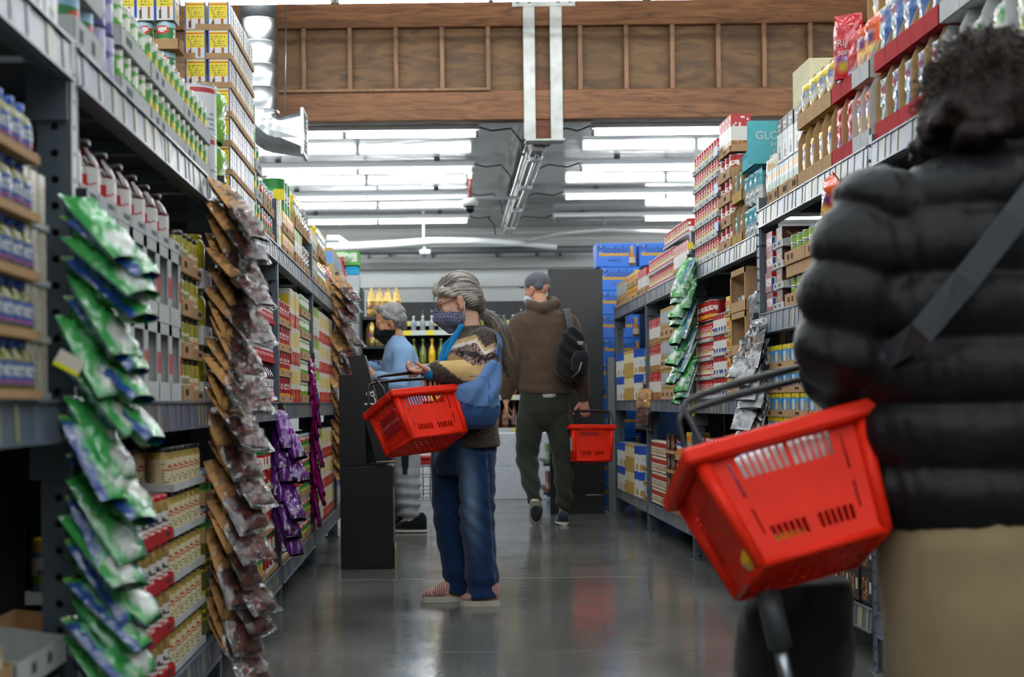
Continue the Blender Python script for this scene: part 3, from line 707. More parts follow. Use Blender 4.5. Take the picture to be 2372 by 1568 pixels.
# ------------------------------------------------------------------ woman with the grey ponytail, standing in the aisle
YW = 6.64
def wp_(x, y, d=0.): return P(x, y, YW)+Vector((0, d, 0))
px_m = F/YW
def build_woman():
    root = empty('person', P(1090, 1400, YW), label='grey-haired woman in patterned sweater and jeans, checked mask, red basket in hand', cat='person')
    H = Head(wp_(1060, 700, -.01), math.pi*1.02, .32, .98)
    # body
    b = MB(); H.build(b)
    chain(b, [(wp_(1082, 735), .058), (wp_(1098, 790), .06)]); 
    loft(b, [(wp_(x, y), hw/px_m, hd, (1, 0, 0), (0, 1, 0)) for x, y, hw, hd in ((1092, 1080, 34, .12), (1096, 990, 42, .14), (1090, 920, 48, .14), (1088, 860, 50, .15), (1095, 815, 46, .155), (1100, 788, 30, .1), (1096, 770, 22, .05))])
    chain(b, [(wp_(1116, 806, -.165), .05), (wp_(1092, 876, -.245), .042), (wp_(1004, 863, -.31), .027)])
    chain(b, [(wp_(1075, 806, .165), .05), (wp_(1052, 880, .215), .042), (wp_(1010, 852, .06), .027)])
    chain(b, [(wp_(1096, 1075, -.08), .06), (wp_(1098, 1195, -.09), .06), (wp_(1118, 1375, -.085), .038), (wp_(1112, 1393, -.09), .033), (wp_(1085, 1398, -.1), .024)])
    chain(b, [(wp_(1066, 1075, .07), .06), (wp_(1050, 1195, .06), .06), (wp_(1064, 1375, .05), .038), (wp_(1050, 1385, .05), .033), (wp_(1000, 1386, .05), .022)])
    hand(b, wp_(1006, 862, -.312), (-1, .0, -.04), (.05, .1, 1), (-.05, -1, -.0), curl=(.35, .95, .9), thumb=(.5, .85, .35), k=.92)
    hand(b, wp_(1014, 852, .06), (-1, -.12, -.05), (.0, -.5, -.85), (-.1, -.85, .5), curl=(.3, .5, .4), thumb=(.7, .6, .3), k=.92)
    fuse('body', b, .0062, SKIN, root, 3, skin_col(H, '#c79a86'))
    # jeans
    b = MB()
    loft(b, [(wp_(x, y, 0), hw/px_m, hd, (1, 0, 0), (0, 1, 0)) for x, y, hw, hd in ((1074, 1098, 60, .12), (1074, 1070, 71, .165), (1080, 1035, 70, .18), (1094, 985, 54, .165))])
    def leg(pts): loft(b, [(wp_(x, y, d), hw/px_m, hd, (1, 0, 0), (0, 1, 0)) for x, y, d, hw, hd in pts])
    leg(((1118, 1377, -.085, 38, .072), (1117, 1360, -.085, 37.5, .073), (1112, 1290, -.088, 37, .075), (1104, 1200, -.09, 39, .083), (1104, 1130, -.095, 42, .09), (1103, 1045, -.09, 44, .095)))
    leg(((1068, 1375, .055, 34, .07), (1064, 1355, .055, 33, .07), (1053, 1290, .06, 36, .075), (1043, 1200, .065, 40, .083), (1041, 1130, .085, 43, .09), (1046, 1045, .085, 48, .095)))
    denim = np.array(hx('#142b4e')); lite = np.array(hx('#7590ab'))
    def dcol(co, nn):
        X = co[:, 0]*px_m+VX; Z = VY-(co[:, 2]-HC)*px_m; near = co[:, 1] < YW+.0
        c = np.tile(denim, (len(co), 1)); 
        w = np.exp(-((X-1085-(Z-1150)*.07)/17)**2)*np.exp(-((Z-1145)/95)**2)*near
        c = c*(1-.7*w[:, None])+lite*.7*w[:, None]
        c *= (1+.1*vnoise(co, 45, 2)+.12*vnoise(co, 160, 3))[:, None]
        seam = near & (np.abs(X-(1122+(Z-1040)*.06)) < 1.1) & (Z > 1040); c[seam] = np.array(hx('#43597a'))
        return c
    def ddisp(co, nn):
        Z = VY-(co[:, 2]-HC)*px_m; f = .007*vnoise(co*np.array((1, 1, .5)), 32, 1)+.004*vnoise(co, 70, 4)
        f += .008*np.sin(co[:, 2]*70+4*vnoise(co, 9, 8))*np.exp(-((Z-1350)/30)**2)+.004*np.sin((co[:, 2]+co[:, 0]*.9)*75)*np.exp(-((Z-1190)/50)**2); return f
    fuse('jeans', b, .007, CLOTH, root, 2, dcol, ddisp)
    # shoes
    for (tx, ty, hxp, hy, d) in ((974, 1391, 1088, 1391, .05), (1066, 1402, 1156, 1402, -.1)):
        b = MB(); n = 9; up = 0
        ln = (hxp-tx)
        loft(b, [(wp_(tx+ln*t, ty-h*.55, d), w2, h/px_m*.55, (0, 1, 0), (0, 0, 1)) for t, w2, h in ((.0, .018, 9), (.08, .036, 15), (.25, .046, 22), (.45, .043, 33), (.62, .036, 42), (.85, .033, 44), (.97, .028, 40), (1.0, .02, 32))])
        def scol(co, nn):
            X = co[:, 0]*px_m; Z = (co[:, 2]); c = np.tile(np.array(hx('#c8a79c')), (len(co), 1)); st = np.sin(X*2*math.pi/4.6) > .25; c[st] = np.array(hx('#7b3c3c'))
            zb = wp_(tx, ty, d).z; sole = Z < zb+.022-.012; c[sole] = np.array(hx('#b5ada0')); return c
        sh = fuse('shoe', b, .005, CLOTH, root, 2, scol)
        b = MB(); b2 = [(wp_(tx+ln*t, ty+4, d), w2) for t, w2 in ((-.01, .02), (.08, .039), (.25, .049), (.5, .046), (.8, .037), (.97, .032), (1.01, .02))]
        zs = wp_(tx, ty+5, d).z; vs = []; fs = []
        for (p, w2) in b2: vs += [(p.x, p.y-w2, zs-.004), (p.x, p.y+w2, zs-.004), (p.x, p.y+w2, zs+.022), (p.x, p.y-w2, zs+.022)]
        for i in range(len(b2)-1):
            for k in range(4): fs.append((i*4+k, i*4+(k+1) % 4, i*4+4+(k+1) % 4, i*4+4+k))
        fs += [(3, 2, 1, 0), tuple(len(vs)-4+k for k in range(4))]
        dz = -zs+.0045
        b.faces([(x, y, z_+dz) for x, y, z_ in vs], fs); me = b.mesh('sole', [mat('sole_rubber', '#b9b2a5', rough=.6)]); me.transform(Matrix.Translation(-root.location)); o_ = part('sole', me, sh)
        sh.data.transform(Matrix.Translation((0, 0, dz+.004)))
    # sweater
    b = MB()
    loft(b, [(wp_(x, y), hw/px_m, hd, (1, 0, 0), (0, 1, 0)) for x, y, hw, hd in ((1097, 1034, 62, .2), (1098, 1000, 57, .19), (1094, 930, 60, .185), (1090, 870, 64, .185), (1093, 820, 62, .19), (1098, 795, 54, .17), (1098, 772, 40, .11), (1094, 756, 31, .075))])
    chain(b, [(wp_(1118, 803, -.155), .085), (wp_(1112, 840, -.2), .085), (wp_(1090, 874, -.245), .07), (wp_(1050, 868, -.285), .062), (wp_(1014, 864, -.31), .05), (wp_(1007, 863, -.312), .043)])
    chain(b, [(wp_(1075, 803, .155), .08), (wp_(1052, 878, .21), .065), (wp_(1018, 854, .08), .045)])
    Cd, Ct, Cw, Cp, Ck, Cy = [np.array(hx(v)) for v in ('#3d352f', '#a98c62', '#c9c3b8', '#8f6f6b', '#1f1b1b', '#b99a66')]
    def swcol(co, nn):
        X = co[:, 0]*F/co[:, 1]+VX; Z = VY-(co[:, 2]-HC)*F/co[:, 1]; n = len(co); c = np.tile(Cd, (n, 1))
        fl = vnoise(co, 420, 6)+.5*vnoise(co*np.array((1, 1, 3)), 300, 7); c = c*(1+.55*np.clip(fl*2.2, -.8, 1.6))[:, None]; plain = c.copy()
        zz = np.interp(X, [1030, 1061, 1105, 1124, 1146, 1160], [800, 790, 779, 809, 798, 795]); tt = np.interp(X, [1010, 1022, 1050, 1098, 1144, 1160], [842, 836, 818, 848, 842, 842])
        fr = (Z-zz-15)/np.maximum(tt-zz-15, 1); mot = vnoise(co, 330, 9) > .02; arm = (Z > zz-3) & (Z < 882+8*vnoise(co, 30, 2))
        c[arm] = Cy; k = arm & (fr < 1); c[k] = Cp; c[k & mot] = Ck; k = arm & (fr > .36) & (fr < .64); c[k] = Ck*1.3
        k = arm & (Z < zz+15); c[k] = Cw; k = arm & (Z < zz+7); c[k] = Ct
        c *= (1+.08*vnoise(co, 260, 4))[:, None]
        cuff = (X < 1020+(Z-842)*1.28) & (Z > 838); c[cuff] = plain[cuff]
        return np.clip(c, .004, 1)
    def swdisp(co, nn): return .006*vnoise(co, 26, 3)+.003*vnoise(co, 60, 5)
    fuse('sweater', b, .007, CLOTH, root, 2, swcol, swdisp)
    b = MB(); chain(b, [(wp_(1012, 864, -.312), .04), (wp_(998, 867, -.316), .036)]); fuse('shirt_cuff', b, .006, CLOTH, root, 1, '#0f6fa8')
    b = MB(); chain(b, [(wp_(1067, 758, -.075), .014), (wp_(1052, 785, -.08), .016), (wp_(1036, 825, -.08), .016), (wp_(1030, 850, -.07), .014)]); chain(b, [(wp_(1070, 765, .07), .02), (wp_(1035, 800, .02), .02), (wp_(1022, 840, .0), .02)]); fuse('shirt_collar', b, .006, CLOTH, root, 1, '#1273ad')
    # mask with ear loop
    b = MB(); H.ell(b, .05, 0, -.058, .075, .066, .06); H.cap(b, (.1, 0, -.01), .02, (.12, 0, -.045), .022); H.cap(b, (.112, 0, -.05), .026, (.075, 0, -.108), .026); H.ell(b, .03, 0, -.075, .06, .064, .05)
    Lm = np.array(hx('#8d92a8')); Dm = np.array(hx('#353b55'))
    def mcol(co, nn):
        q = H.loc(co); c = np.tile(Lm, (len(co), 1)); g = (((q[:, 0]*.8-q[:, 2]*.3)/.009) % 1 < .4) | (((q[:, 2]+q[:, 0]*.4)/.009) % 1 < .4); c[g] = Dm; return c
    fuse('face_mask', b, .0045, CLOTH, root, 3, mcol)
    for q in (1, -1):
        b = MB(); b.tube([H.p(.02, q*.068, -.03), H.p(-.005, q*.078, -.02), H.p(-.022, q*.085, .0), H.p(-.018, q*.085, .025), H.p(.0, q*.08, .03)], .0022, n=4); b.tube([H.p(.02, q*.064, -.09), H.p(-.01, q*.078, -.05), H.p(-.024, q*.085, -.01)], .0022, n=4)
        me = b.mesh('ear_loop', [INK]); me.transform(Matrix.Translation(-root.location)); part('ear_loop', me, root)
    # glasses
    b = MB()
    for q in (1, -1):
        b.tube([H.p(.1, q*(.031+.022*math.cos(t)), .003+.016*math.sin(t)) for t in [2*math.pi*k/14 for k in range(15)]], .0018, n=4, cap=False)
        b.tube([H.p(.098, q*.053, .008), H.p(.06, q*.074, .012), H.p(.0, q*.082, .018)], .002, n=4)
    b.tube([H.p(.104, -.01, .006), H.p(.106, 0, .01), H.p(.104, .01, .006)], .0018, n=4)
    me = b.mesh('glasses', [mat('glasses_frame', '#5b3a2e', rough=.3, metal=.3)]); me.transform(Matrix.Translation(-root.location)); part('glasses', me, root, label='thin brown spectacles')
    # hair: cap, ponytail, loose strands
    b = MB(); H.ell(b, -.024, 0, .056, .104, .086, .088); H.ell(b, -.06, 0, .012, .07, .078, .085); H.cap(b, (-.06, 0, -.03), .05, (-.105, 0, -.035), .025)
    for q in (1, -1): H.cap(b, (.055, q*.058, .07), .024, (.012, q*.074, .035), .018); H.cap(b, (.0, q*.07, .058), .02, (-.062, q*.066, -.02), .03)
    H.cap(b, (.05, .0, .1), .03, (.078, .025, .075), .02); H.cap(b, (.05, .0, .1), .03, (.078, -.025, .075), .02)
    g0, g1 = np.array(hx('#b5aea5')), np.array(hx('#5f5952'))
    def hcol(co, nn):
        q = H.loc(co); th = np.arctan2(q[:, 1], q[:, 2]+.02); s_ = .5+.5*np.sin(th*60+6*vnoise(co, 24, 2)+q[:, 0]*30); s_ = np.clip(s_+.5*(q[:, 0])/.1, 0, 1); return g1+(g0-g1)*s_[:, None]
    def hd(co, nn):
        q = H.loc(co); th = np.arctan2(q[:, 1], q[:, 2]+.02); return .0022*np.sin(th*44+5*vnoise(co, 24, 2))
    fuse('hair', b, .0045, HAIR, root, 3, hcol, hd)
    tie = wp_(1118, 722, -.0); tail = [tie, wp_(1135, 735), wp_(1155, 765), wp_(1165, 800), wp_(1174, 840), wp_(1180, 868)]
    b = MB(); chain(b, list(zip(tail, (.02, .034, .042, .04, .032, .014)))); chain(b, [(H.p(-.08, 0, -.01), .045), (tie, .02)])
    def pcol(co, nn): s_ = .5+.5*np.sin(co[:, 0]*500+co[:, 1]*300+7*vnoise(co, 20, 1)); return np.array(hx('#2e2822'))+(np.array(hx('#6a5f55'))-np.array(hx('#2e2822')))*s_[:, None]
    fuse('ponytail', b, .006, HAIR, root, 2, pcol, lambda co, nn: .004*np.sin(co[:, 0]*420+5*vnoise(co, 24)))
    b = MB(); b.lathe([(.016, -.006), (.024, -.004), (.025, .004), (.016, .007)], 12, M=Matrix.Translation(tie) @ Matrix.Rotation(1.2, 4, 'Y')); me = b.mesh('hair_tie', [mat('hair_tie', '#1d1412', rough=.7)]); me.transform(Matrix.Translation(-root.location)); part('hair_tie', me, root)
    r = random.Random(5); ls = []
    for i in range(150):                                       # over the scalp, from the brow back to the tie
        a = r.uniform(-1.35, 1.35); f0 = r.uniform(.02, .085); pts = []
        for k in range(8):
            t = k/7; f = f0+(-.1-f0)*t; uu = .056+.094*math.cos(a*(1-t*.45))*math.sqrt(max(0, 1-((f+.024)/.112)**2))-.07*t*t; ll = .092*math.sin(a*(1-t*.5))*math.sqrt(max(.02, 1-((f+.024)/.115)**2))
            pts.append(H.p(f, ll, uu)+Vector((r.gauss(0, .0015), r.gauss(0, .0015), r.gauss(0, .0015))))
        ls.append(pts)
    for i in range(40):                                        # wisps at the brow and temple
        q = r.choice((1, -1)); p0 = H.p(r.uniform(.03, .075), q*r.uniform(.02, .07), r.uniform(.08, .12)); pts = [p0]
        for k in range(4): pts.append(pts[-1]+H.M @ Vector((r.uniform(.002, .016), q*r.uniform(0, .006), -r.uniform(.008, .022))))
        ls.append(pts)
    strands('hair_strands', ls, .0013, HAIR, root, [hx(c) for c in ('#b3aca4', '#8d867e', '#6d665f', '#c2bcb4', '#4d463f')])
    ls = []
    for i in range(190):                                       # frizz of the ponytail
        o_ = Vector((r.gauss(0, .022), r.gauss(0, .03), 0)); e = r.uniform(.6, 1.12); pts = []
        for k in range(9):
            t = k/8*e*(len(tail)-1); j = min(int(t), len(tail)-2); p = tail[j].lerp(tail[j+1], t-j); w = min(1, .25+k/5)
            pts.append(p+o_*w*1.35+Vector((r.gauss(0, .005), r.gauss(0, .005), r.gauss(0, .004)))*k*.35)
        ls.append(pts)
    strands('ponytail_strands', ls, .0012, HAIR, root, [hx(c) for c in ('#6e6359', '#4a4038', '#8a7f75', '#2f2823', '#5c5148')])
    return root
woman = build_woman()
# denim shoulder bag
bg = empty('shoulder_bag', wp_(1103, 985, -.27), label='blue denim slouchy shoulder bag slung at the grey-haired woman\'s side', cat='bag')
b = MB()
loft(b, [(wp_(x, y, -.285), hw/px_m, hd, (1, 0, 0), (0, 1, 0)) for x, y, hw, hd in ((1100, 990, 26, .03), (1099, 982, 42, .055), (1099, 960, 52, .075), (1101, 925, 54, .085), (1104, 900, 50, .08), (1113, 884, 40, .065), (1130, 866, 23, .045), (1144, 838, 10, .025))])
Ba, Bb = np.array(hx('#5373a0')), np.array(hx('#2b4670'))
def bagcol(co, nn):
    X = co[:, 0]*px_m+VX; Z = VY-(co[:, 2]-HC)*px_m; lim = 926+(X-1050)*.16+8*np.sin((X-1050)/34); c = np.where((Z > lim)[:, None], Bb, Ba); c = c*(1+.12*vnoise(co, 150, 4))[:, None]
    c[np.abs(Z-lim) < 1.3] = np.array(hx('#162842')); c[(np.abs(X-1126-(Z-880)*.02) < 1.) & (Z > 868) & (Z < lim)] = np.array(hx('#2c4463')); return c
fuse('bag_body', b, .007, CLOTH, bg, 2, bagcol, lambda co, nn: .008*np.sin(co[:, 0]*75-co[:, 2]*30+2*vnoise(co, 10))*np.clip((co[:, 2]-.86)*12, 0, 1)+.004*vnoise(co, 40))
b = ribbon([wp_(1143, 828, -.29), wp_(1151, 806, -.27), wp_(1150, 785, -.21), wp_(1140, 772, -.12), wp_(1118, 762, -.06)], .032, .006, [(1, -.2, .1), (1, -.5, .3), (.8, -.5, .6), (.5, -.3, .9), (.2, -.2, 1)], WHITE)
me = b.mesh('strap', [mat('denim_strap', '#3d5a80', rough=.9, nz=.15, nscale=60)]); me.transform(Matrix.Translation(-bg.location)); part('strap', me, bg)
b = ribbon([wp_(1150, 900, -.25), wp_(1154, 860, -.23), wp_(1152, 815, -.2)], .03, .005, (1, -.3, 0), WHITE)
me = b.mesh('strap', [mat('denim_strap')]); me.transform(Matrix.Translation(-bg.location)); part('strap', me, bg)
b = MB(); b.tube([wp_(1082, 876, -.36), wp_(1110, 872, -.365), wp_(1120, 880, -.365)], .0022, n=5); me = b.mesh('zip', [mat('zip_metal', '#a2a5a8', rough=.3, metal=.9)]); me.transform(Matrix.Translation(-bg.location)); part('zip', me, bg)
# her basket
k1 = P(907, 903, 6.12)
bk, bM = basket(k1, (.775, .6, .07), (-.66, .62, -.43), .366, .239, .22, 'red plastic shopping basket hanging from the grey-haired woman\'s hand', hang=.1)
# ------------------------------------------------------------------ older man in the blue sweatshirt
YO = 10.4; so = F/YO
def op(x, y, d=0.): return P(x, y, YO)+Vector((0, d, 0))
def build_oldman():
    root = empty('person', op(945, 1230), label='grey-haired man in light blue sweatshirt and black mask, reaching towards the shelf', cat='person')
    H = Head(op(903, 748, -.02), math.pi*1.03, .33, 1.06)
    b = MB(); H.build(b); chain(b, [(op(915, 775), .06), (op(926, 805), .065)])
    loft(b, [(op(x, y), hw/so, hd, (1, 0, 0), (0, 1, 0)) for x, y, hw, hd in ((938, 1010, 32, .16), (936, 920, 36, .16), (926, 850, 34, .17), (926, 815, 28, .15), (924, 795, 18, .07))])
    chain(b, [(op(936, 822, -.18), .05), (op(926, 892, -.25), .043), (op(872, 872, -.27), .03)])
    chain(b, [(op(920, 822, .18), .05), (op(895, 875, .22), .043), (op(846, 846, .12), .03)])
    hand(b, op(874, 872, -.27), (-1, .1, .12), (0, .9, -.3), (.1, .2, 1), k=1.05); hand(b, op(848, 847, .12), (-1, .0, .15), (0, -.5, -.9), (0, -.8, .5), curl=(.25, .4, .3), k=1.05)
    for d, kx in ((-.1, 942), (.1, 934)):
        chain(b, [(op(938, 1010, d), .085), (op(kx, 1100, d), .062), (op(kx+8, 1200, d), .042), (op(kx-14, 1218, d), .03)])
    fuse('body', b, .0075, SKIN, root, 3, skin_col(H, '#b98565'))
    b = MB()
    loft(b, [(op(x, y), hw/so, hd, (1, 0, 0), (0, 1, 0)) for x, y, hw, hd in ((934, 975, 44, .2), (936, 930, 46, .2), (930, 870, 45, .2), (927, 830, 42, .2), (925, 806, 33, .17), (921, 788, 24, .09), (917, 778, 20, .07))])
    chain(b, [(op(936, 822, -.17), .085), (op(934, 860, -.22), .075), (op(926, 893, -.25), .068), (op(896, 884, -.265), .058), (op(880, 876, -.27), .043)])
    chain(b, [(op(920, 822, .17), .08), (op(895, 875, .22), .065), (op(856, 851, .13), .045)])
    bl = np.array(hx('#7f9fc4'))
    fuse('sweatshirt', b, .009, CLOTH, root, 2, lambda co, nn: bl*(1+.06*vnoise(co, 60, 3))[:, None], lambda co, nn: .009*vnoise(co*np.array((1, 1, 1.6)), 22, 3)+.005*vnoise(co, 55, 5))
    b = MB()
    loft(b, [(op(x, y), hw/so, hd, (1, 0, 0), (0, 1, 0)) for x, y, hw, hd in ((938, 1050, 38, .19), (938, 1000, 42, .2), (936, 950, 38, .18))])
    for d, kx in ((-.1, 944), (.1, 934)):
        chain(b, [(op(939, 1020, d), .115), (op(kx, 1100, d), .098), (op(kx+4, 1160, d), .085), (op(kx+6, 1188, d), .07)])
    gr = np.array(hx('#8e9296')); dk = np.array(hx('#17181b'))
    def pcol(co, nn):
        X = co[:, 0]*so+VX; Z = VY-(co[:, 2]-HC)*so; c = np.tile(gr, (len(co), 1))*(1+.07*vnoise(co, 80, 1))[:, None]; k = (np.abs(X-938) < 9-(Z-1060)*.1) & (Z < 1095) & (co[:, 1] < YO-.1); c[k] = dk; return c
    fuse('sweatpants', b, .009, CLOTH, root, 2, pcol, lambda co, nn: (.008*np.sin(co[:, 2]*75+5*vnoise(co, 8, 2))*np.clip((.55-co[:, 2])*3, 0, 1)+.005*vnoise(co, 40, 3)))
    for d, x0 in ((-.1, 917), (.1, 900)):
        b = MB(); loft(b, [(op(x0+72*t, 1222-h*.5, d), w, h/so*.55, (0, 1, 0), (0, 0, 1)) for t, w, h in ((0, .03, 8), (.1, .045, 14), (.3, .052, 20), (.5, .047, 30), (.7, .042, 36), (.9, .038, 36), (1, .025, 26))])
        sh = fuse('shoe', b, .006, CLOTH, root, 2, '#111214')
        b = MB(); loft(b, [(op(x0+72*t, 1226, d), w, .011, (0, 1, 0), (0, 0, 1)) for t, w in ((-.02, .02), (.08, .045), (.3, .055), (.6, .048), (.9, .042), (1.02, .025))]); me = b.mesh('sole', [mat('sole_white', '#b5b0a6', rough=.6)])
        me.transform(Matrix.Translation(Vector((0, 0, .0115-op(x0, 1226).z))-root.location)); part('sole', me, sh)
    b = MB(); H.ell(b, .046, 0, -.06, .074, .066, .062); H.cap(b, (.1, 0, -.012), .02, (.115, 0, -.05), .024); H.cap(b, (.105, 0, -.05), .03, (.07, 0, -.11), .03)
    fuse('face_mask', b, .006, CLOTH, root, 3, '#0c0c0e')
    for q in (1, -1):
        b = MB(); b.tube([H.p(.03, q*.068, -.02), H.p(-.02, q*.086, -.004), H.p(-.026, q*.086, .02), H.p(-.01, q*.086, .03)], .003, n=4); b.tube([H.p(.0, q*.07, -.09), H.p(-.03, q*.08, -.03)], .003, n=4); me = b.mesh('ear_loop', [HANDLE]); me.transform(Matrix.Translation(-root.location)); part('ear_loop', me, root)
    b = MB(); H.ell(b, -.03, 0, .052, .1, .087, .082); H.ell(b, -.065, 0, .01, .06, .078, .07); H.cap(b, (.03, .03, .105), .03, (.03, -.03, .105), .03)
    for q in (1, -1): H.cap(b, (.02, q*.072, .06), .022, (-.04, q*.075, .0), .02)
    fuse('hair', b, .006, HAIR, root, 2, lambda co, nn: np.array(hx('#7d7b79'))*(1+.5*vnoise(co, 150, 2))[:, None], lambda co, nn: .006*vnoise(co, 110, 4)+.004*vnoise(co, 220, 2))
build_oldman()
# ------------------------------------------------------------------ man walking away in the brown hoodie
YM = 10.8; sm_ = F/YM
def mp(x, y, d=0.): return P(x, y, YM)+Vector((0, d, 0))
def build_walker():
    root = empty('person', mp(1290, 1220), label='man walking away in brown hoodie, grey cap and dark green trousers', cat='person')
    H = Head(mp(1244, 672, .02), math.radians(138), .1, 1.0)
    b = MB(); H.build(b); chain(b, [(mp(1248, 690), .058), (mp(1255, 725), .066)])
    loft(b, [(mp(x, y), hw/sm_, hd, (1, 0, 0), (0, 1, 0)) for x, y, hw, hd in ((1262, 960, 48, .11), (1262, 900, 46, .11), (1262, 800, 54, .12), (1260, 745, 58, .11), (1256, 722, 34, .07))])
    chain(b, [(mp(1200, 748), .055), (mp(1186, 840, -.03), .043), (mp(1173, 928, .02), .029)]); chain(b, [(mp(1322, 750), .055), (mp(1343, 850, -.03), .043), (mp(1351, 926, .02), .029)])
    hand(b, mp(1172, 930, .02), (.08, .1, -1), (.9, .1, .1), (0, 1, .1), curl=(.35, .45, .3), k=1.0); hand(b, mp(1352, 928, .02), (.15, .05, -1), (-.1, -1, .0), (-1, .1, .1), curl=(.8, 1.1, .8), k=1.05)
    chain(b, [(mp(1228, 960), .085), (mp(1222, 1070, .03), .06), (mp(1234, 1150, -.15), .036), (mp(1238, 1185, -.1), .025)]); chain(b, [(mp(1292, 960), .085), (mp(1304, 1060, .03), .06), (mp(1305, 1175, 0), .036), (mp(1304, 1206, .06), .024)])
    fuse('body', b, .0075, SKIN, root, 3, skin_col(H, '#c08c72'))
    b = MB()
    loft(b, [(mp(x, y), hw/sm_, hd, (1, 0, 0), (0, 1, 0)) for x, y, hw, hd in ((1264, 913, 59, .145), (1263, 902, 64, .15), (1263, 850, 63, .155), (1262, 790, 66, .16), (1260, 750, 66, .15), (1257, 728, 52, .12), (1253, 712, 30, .085))])
    chain(b, [(mp(1204, 750), .085), (mp(1196, 800, -.02), .08), (mp(1187, 845, -.03), .07), (mp(1177, 900, .01), .058), (mp(1174, 918, .02), .045)]); chain(b, [(mp(1318, 752), .085), (mp(1334, 805, -.02), .08), (mp(1342, 852, -.03), .07), (mp(1349, 905, .01), .056), (mp(1351, 920, .02), .044)])
    chain(b, [(mp(1228, 708, -.05), .04), (mp(1255, 716, -.1), .05), (mp(1288, 704, -.04), .04), (mp(1282, 694, .04), .034), (mp(1250, 692, .09), .03), (mp(1226, 700, .04), .034), (mp(1228, 708, -.05), .038)])
    br = np.array(hx('#4a3a2e'))
    fuse('hoodie', b, .009, CLOTH, root, 2, lambda co, nn: br*(1+.08*vnoise(co, 90, 3))[:, None], lambda co, nn: .009*vnoise(co*np.array((1.3, 1, .7)), 20, 3)+.005*vnoise(co, 50, 6))
    b = MB(); loft(b, [(mp(x, y), hw/sm_, hd, (1, 0, 0), (0, 1, 0)) for x, y, hw, hd in ((1266, 922, 40, .14), (1266, 905, 44, .14))]); fuse('undershirt', b, .009, CLOTH, root, 1, '#a5a5a8')
    b = MB()
    loft(b, [(mp(x, y), hw/sm_, hd, (1, 0, 0), (0, 1, 0)) for x, y, hw, hd in ((1261, 1000, 16, .05), (1261, 980, 46, .11), (1261, 955, 61, .14), (1262, 905, 57, .135))])
    chain(b, [(mp(1227, 975), .11), (mp(1221, 1060, .02), .088), (mp(1229, 1120, -.08), .068), (mp(1234, 1152, -.14), .054)]); chain(b, [(mp(1294, 975), .11), (mp(1305, 1060, .02), .085), (mp(1306, 1130, .0), .065), (mp(1306, 1166, 0), .058)])
    ol = np.array(hx('#2b2e25'))
    fuse('trousers', b, .009, CLOTH, root, 6, lambda co, nn: ol*(1+.08*vnoise(co, 60, 1))[:, None], lambda co, nn: .007*np.sin(co[:, 2]*50+co[:, 0]*40+4*vnoise(co, 8, 2))*np.clip((.75-co[:, 2])*2.5, .15, 1))
    # cap
    b = MB(); H.ell(b, -.012, 0, .06, .108, .09, .082); H.cap(b, (-.06, -.05, .02), .035, (-.06, .05, .02), .035)
    def ccol(co, nn):
        q = H.loc(co); c = np.tile(np.array(hx('#54565b')), (len(co), 1))*(1+.08*vnoise(co, 90, 1))[:, None]; k = (((q[:, 1])/.035)**2+((q[:, 2]-.012)/.022)**2 < 1) & (q[:, 0] < -.05); c[k] = np.array(hx('#b98d74')); return c
    cp = fuse('cap', b, .006, CLOTH, root, 2, ccol)
    b = MB(); vs = []; 
    top = [H.p(.075+.075*math.cos(a), .075*math.sin(a), .035+.012*math.cos(a)) for a in [math.radians(v) for v in range(-90, 91, 18)]]
    n = len(top); dn = [p-H.M @ Vector((0, 0, .005)) for p in top]; b.faces(top+dn, [tuple(range(n)), tuple(range(2*n-1, n-1, -1))]+[(k, n+k, n+k+1, k+1) for k in range(n-1)]+[(n-1, 2*n-1, n, 0)])
    me = b.mesh('brim', [mat('cap_grey', '#5a5c61', rough=.9)]); me.transform(Matrix.Translation(-root.location)); part('brim', me, cp)
    b = MB(); H.ell(b, .05, 0, -.058, .072, .064, .06); fuse('face_mask', b, .006, CLOTH, root, 2, '#b9c3cb')
    # shoes: left one rolling off its toe
    for (pts, nm) in ((((1236, 1156, -.14), (1240, 1180, -.12), (1240, 1203, -.02)), 0), (((1304, 1196, -.03), (1304, 1202, .06), (1302, 1210, .16)), 1)):
        b = MB(); chain(b, [(mp(*pts[0]), .045), (mp(*pts[1]), .05), (mp(*pts[2]), .044)])
        sh = fuse('shoe', b, .006, CLOTH, root, 2, '#2a2f38')
        b = MB(); t = (mp(*pts[2])-mp(*pts[0])).normalized(); sd = Vector((1, 0, 0)); up = sd.cross(t).normalized(); c0 = mp(*pts[0])-up*.04
        if nm: c0.z = .0125
        if nm: t = Vector((0, 1, 0)); up = Vector((0, 0, 1))
        L = .2 if nm else .19
        loft(b, [(c0+t*(L*k), w, .012, sd, up) for k, w in ((-.22, .028), (-.1, .042), (.3, .046), (.7, .052), (1.0, .045), (1.15, .02))]); me = b.mesh('sole', [mat('sole_white')]); me.transform(Matrix.Translation(-root.location)); part('sole', me, sh)
build_walker()
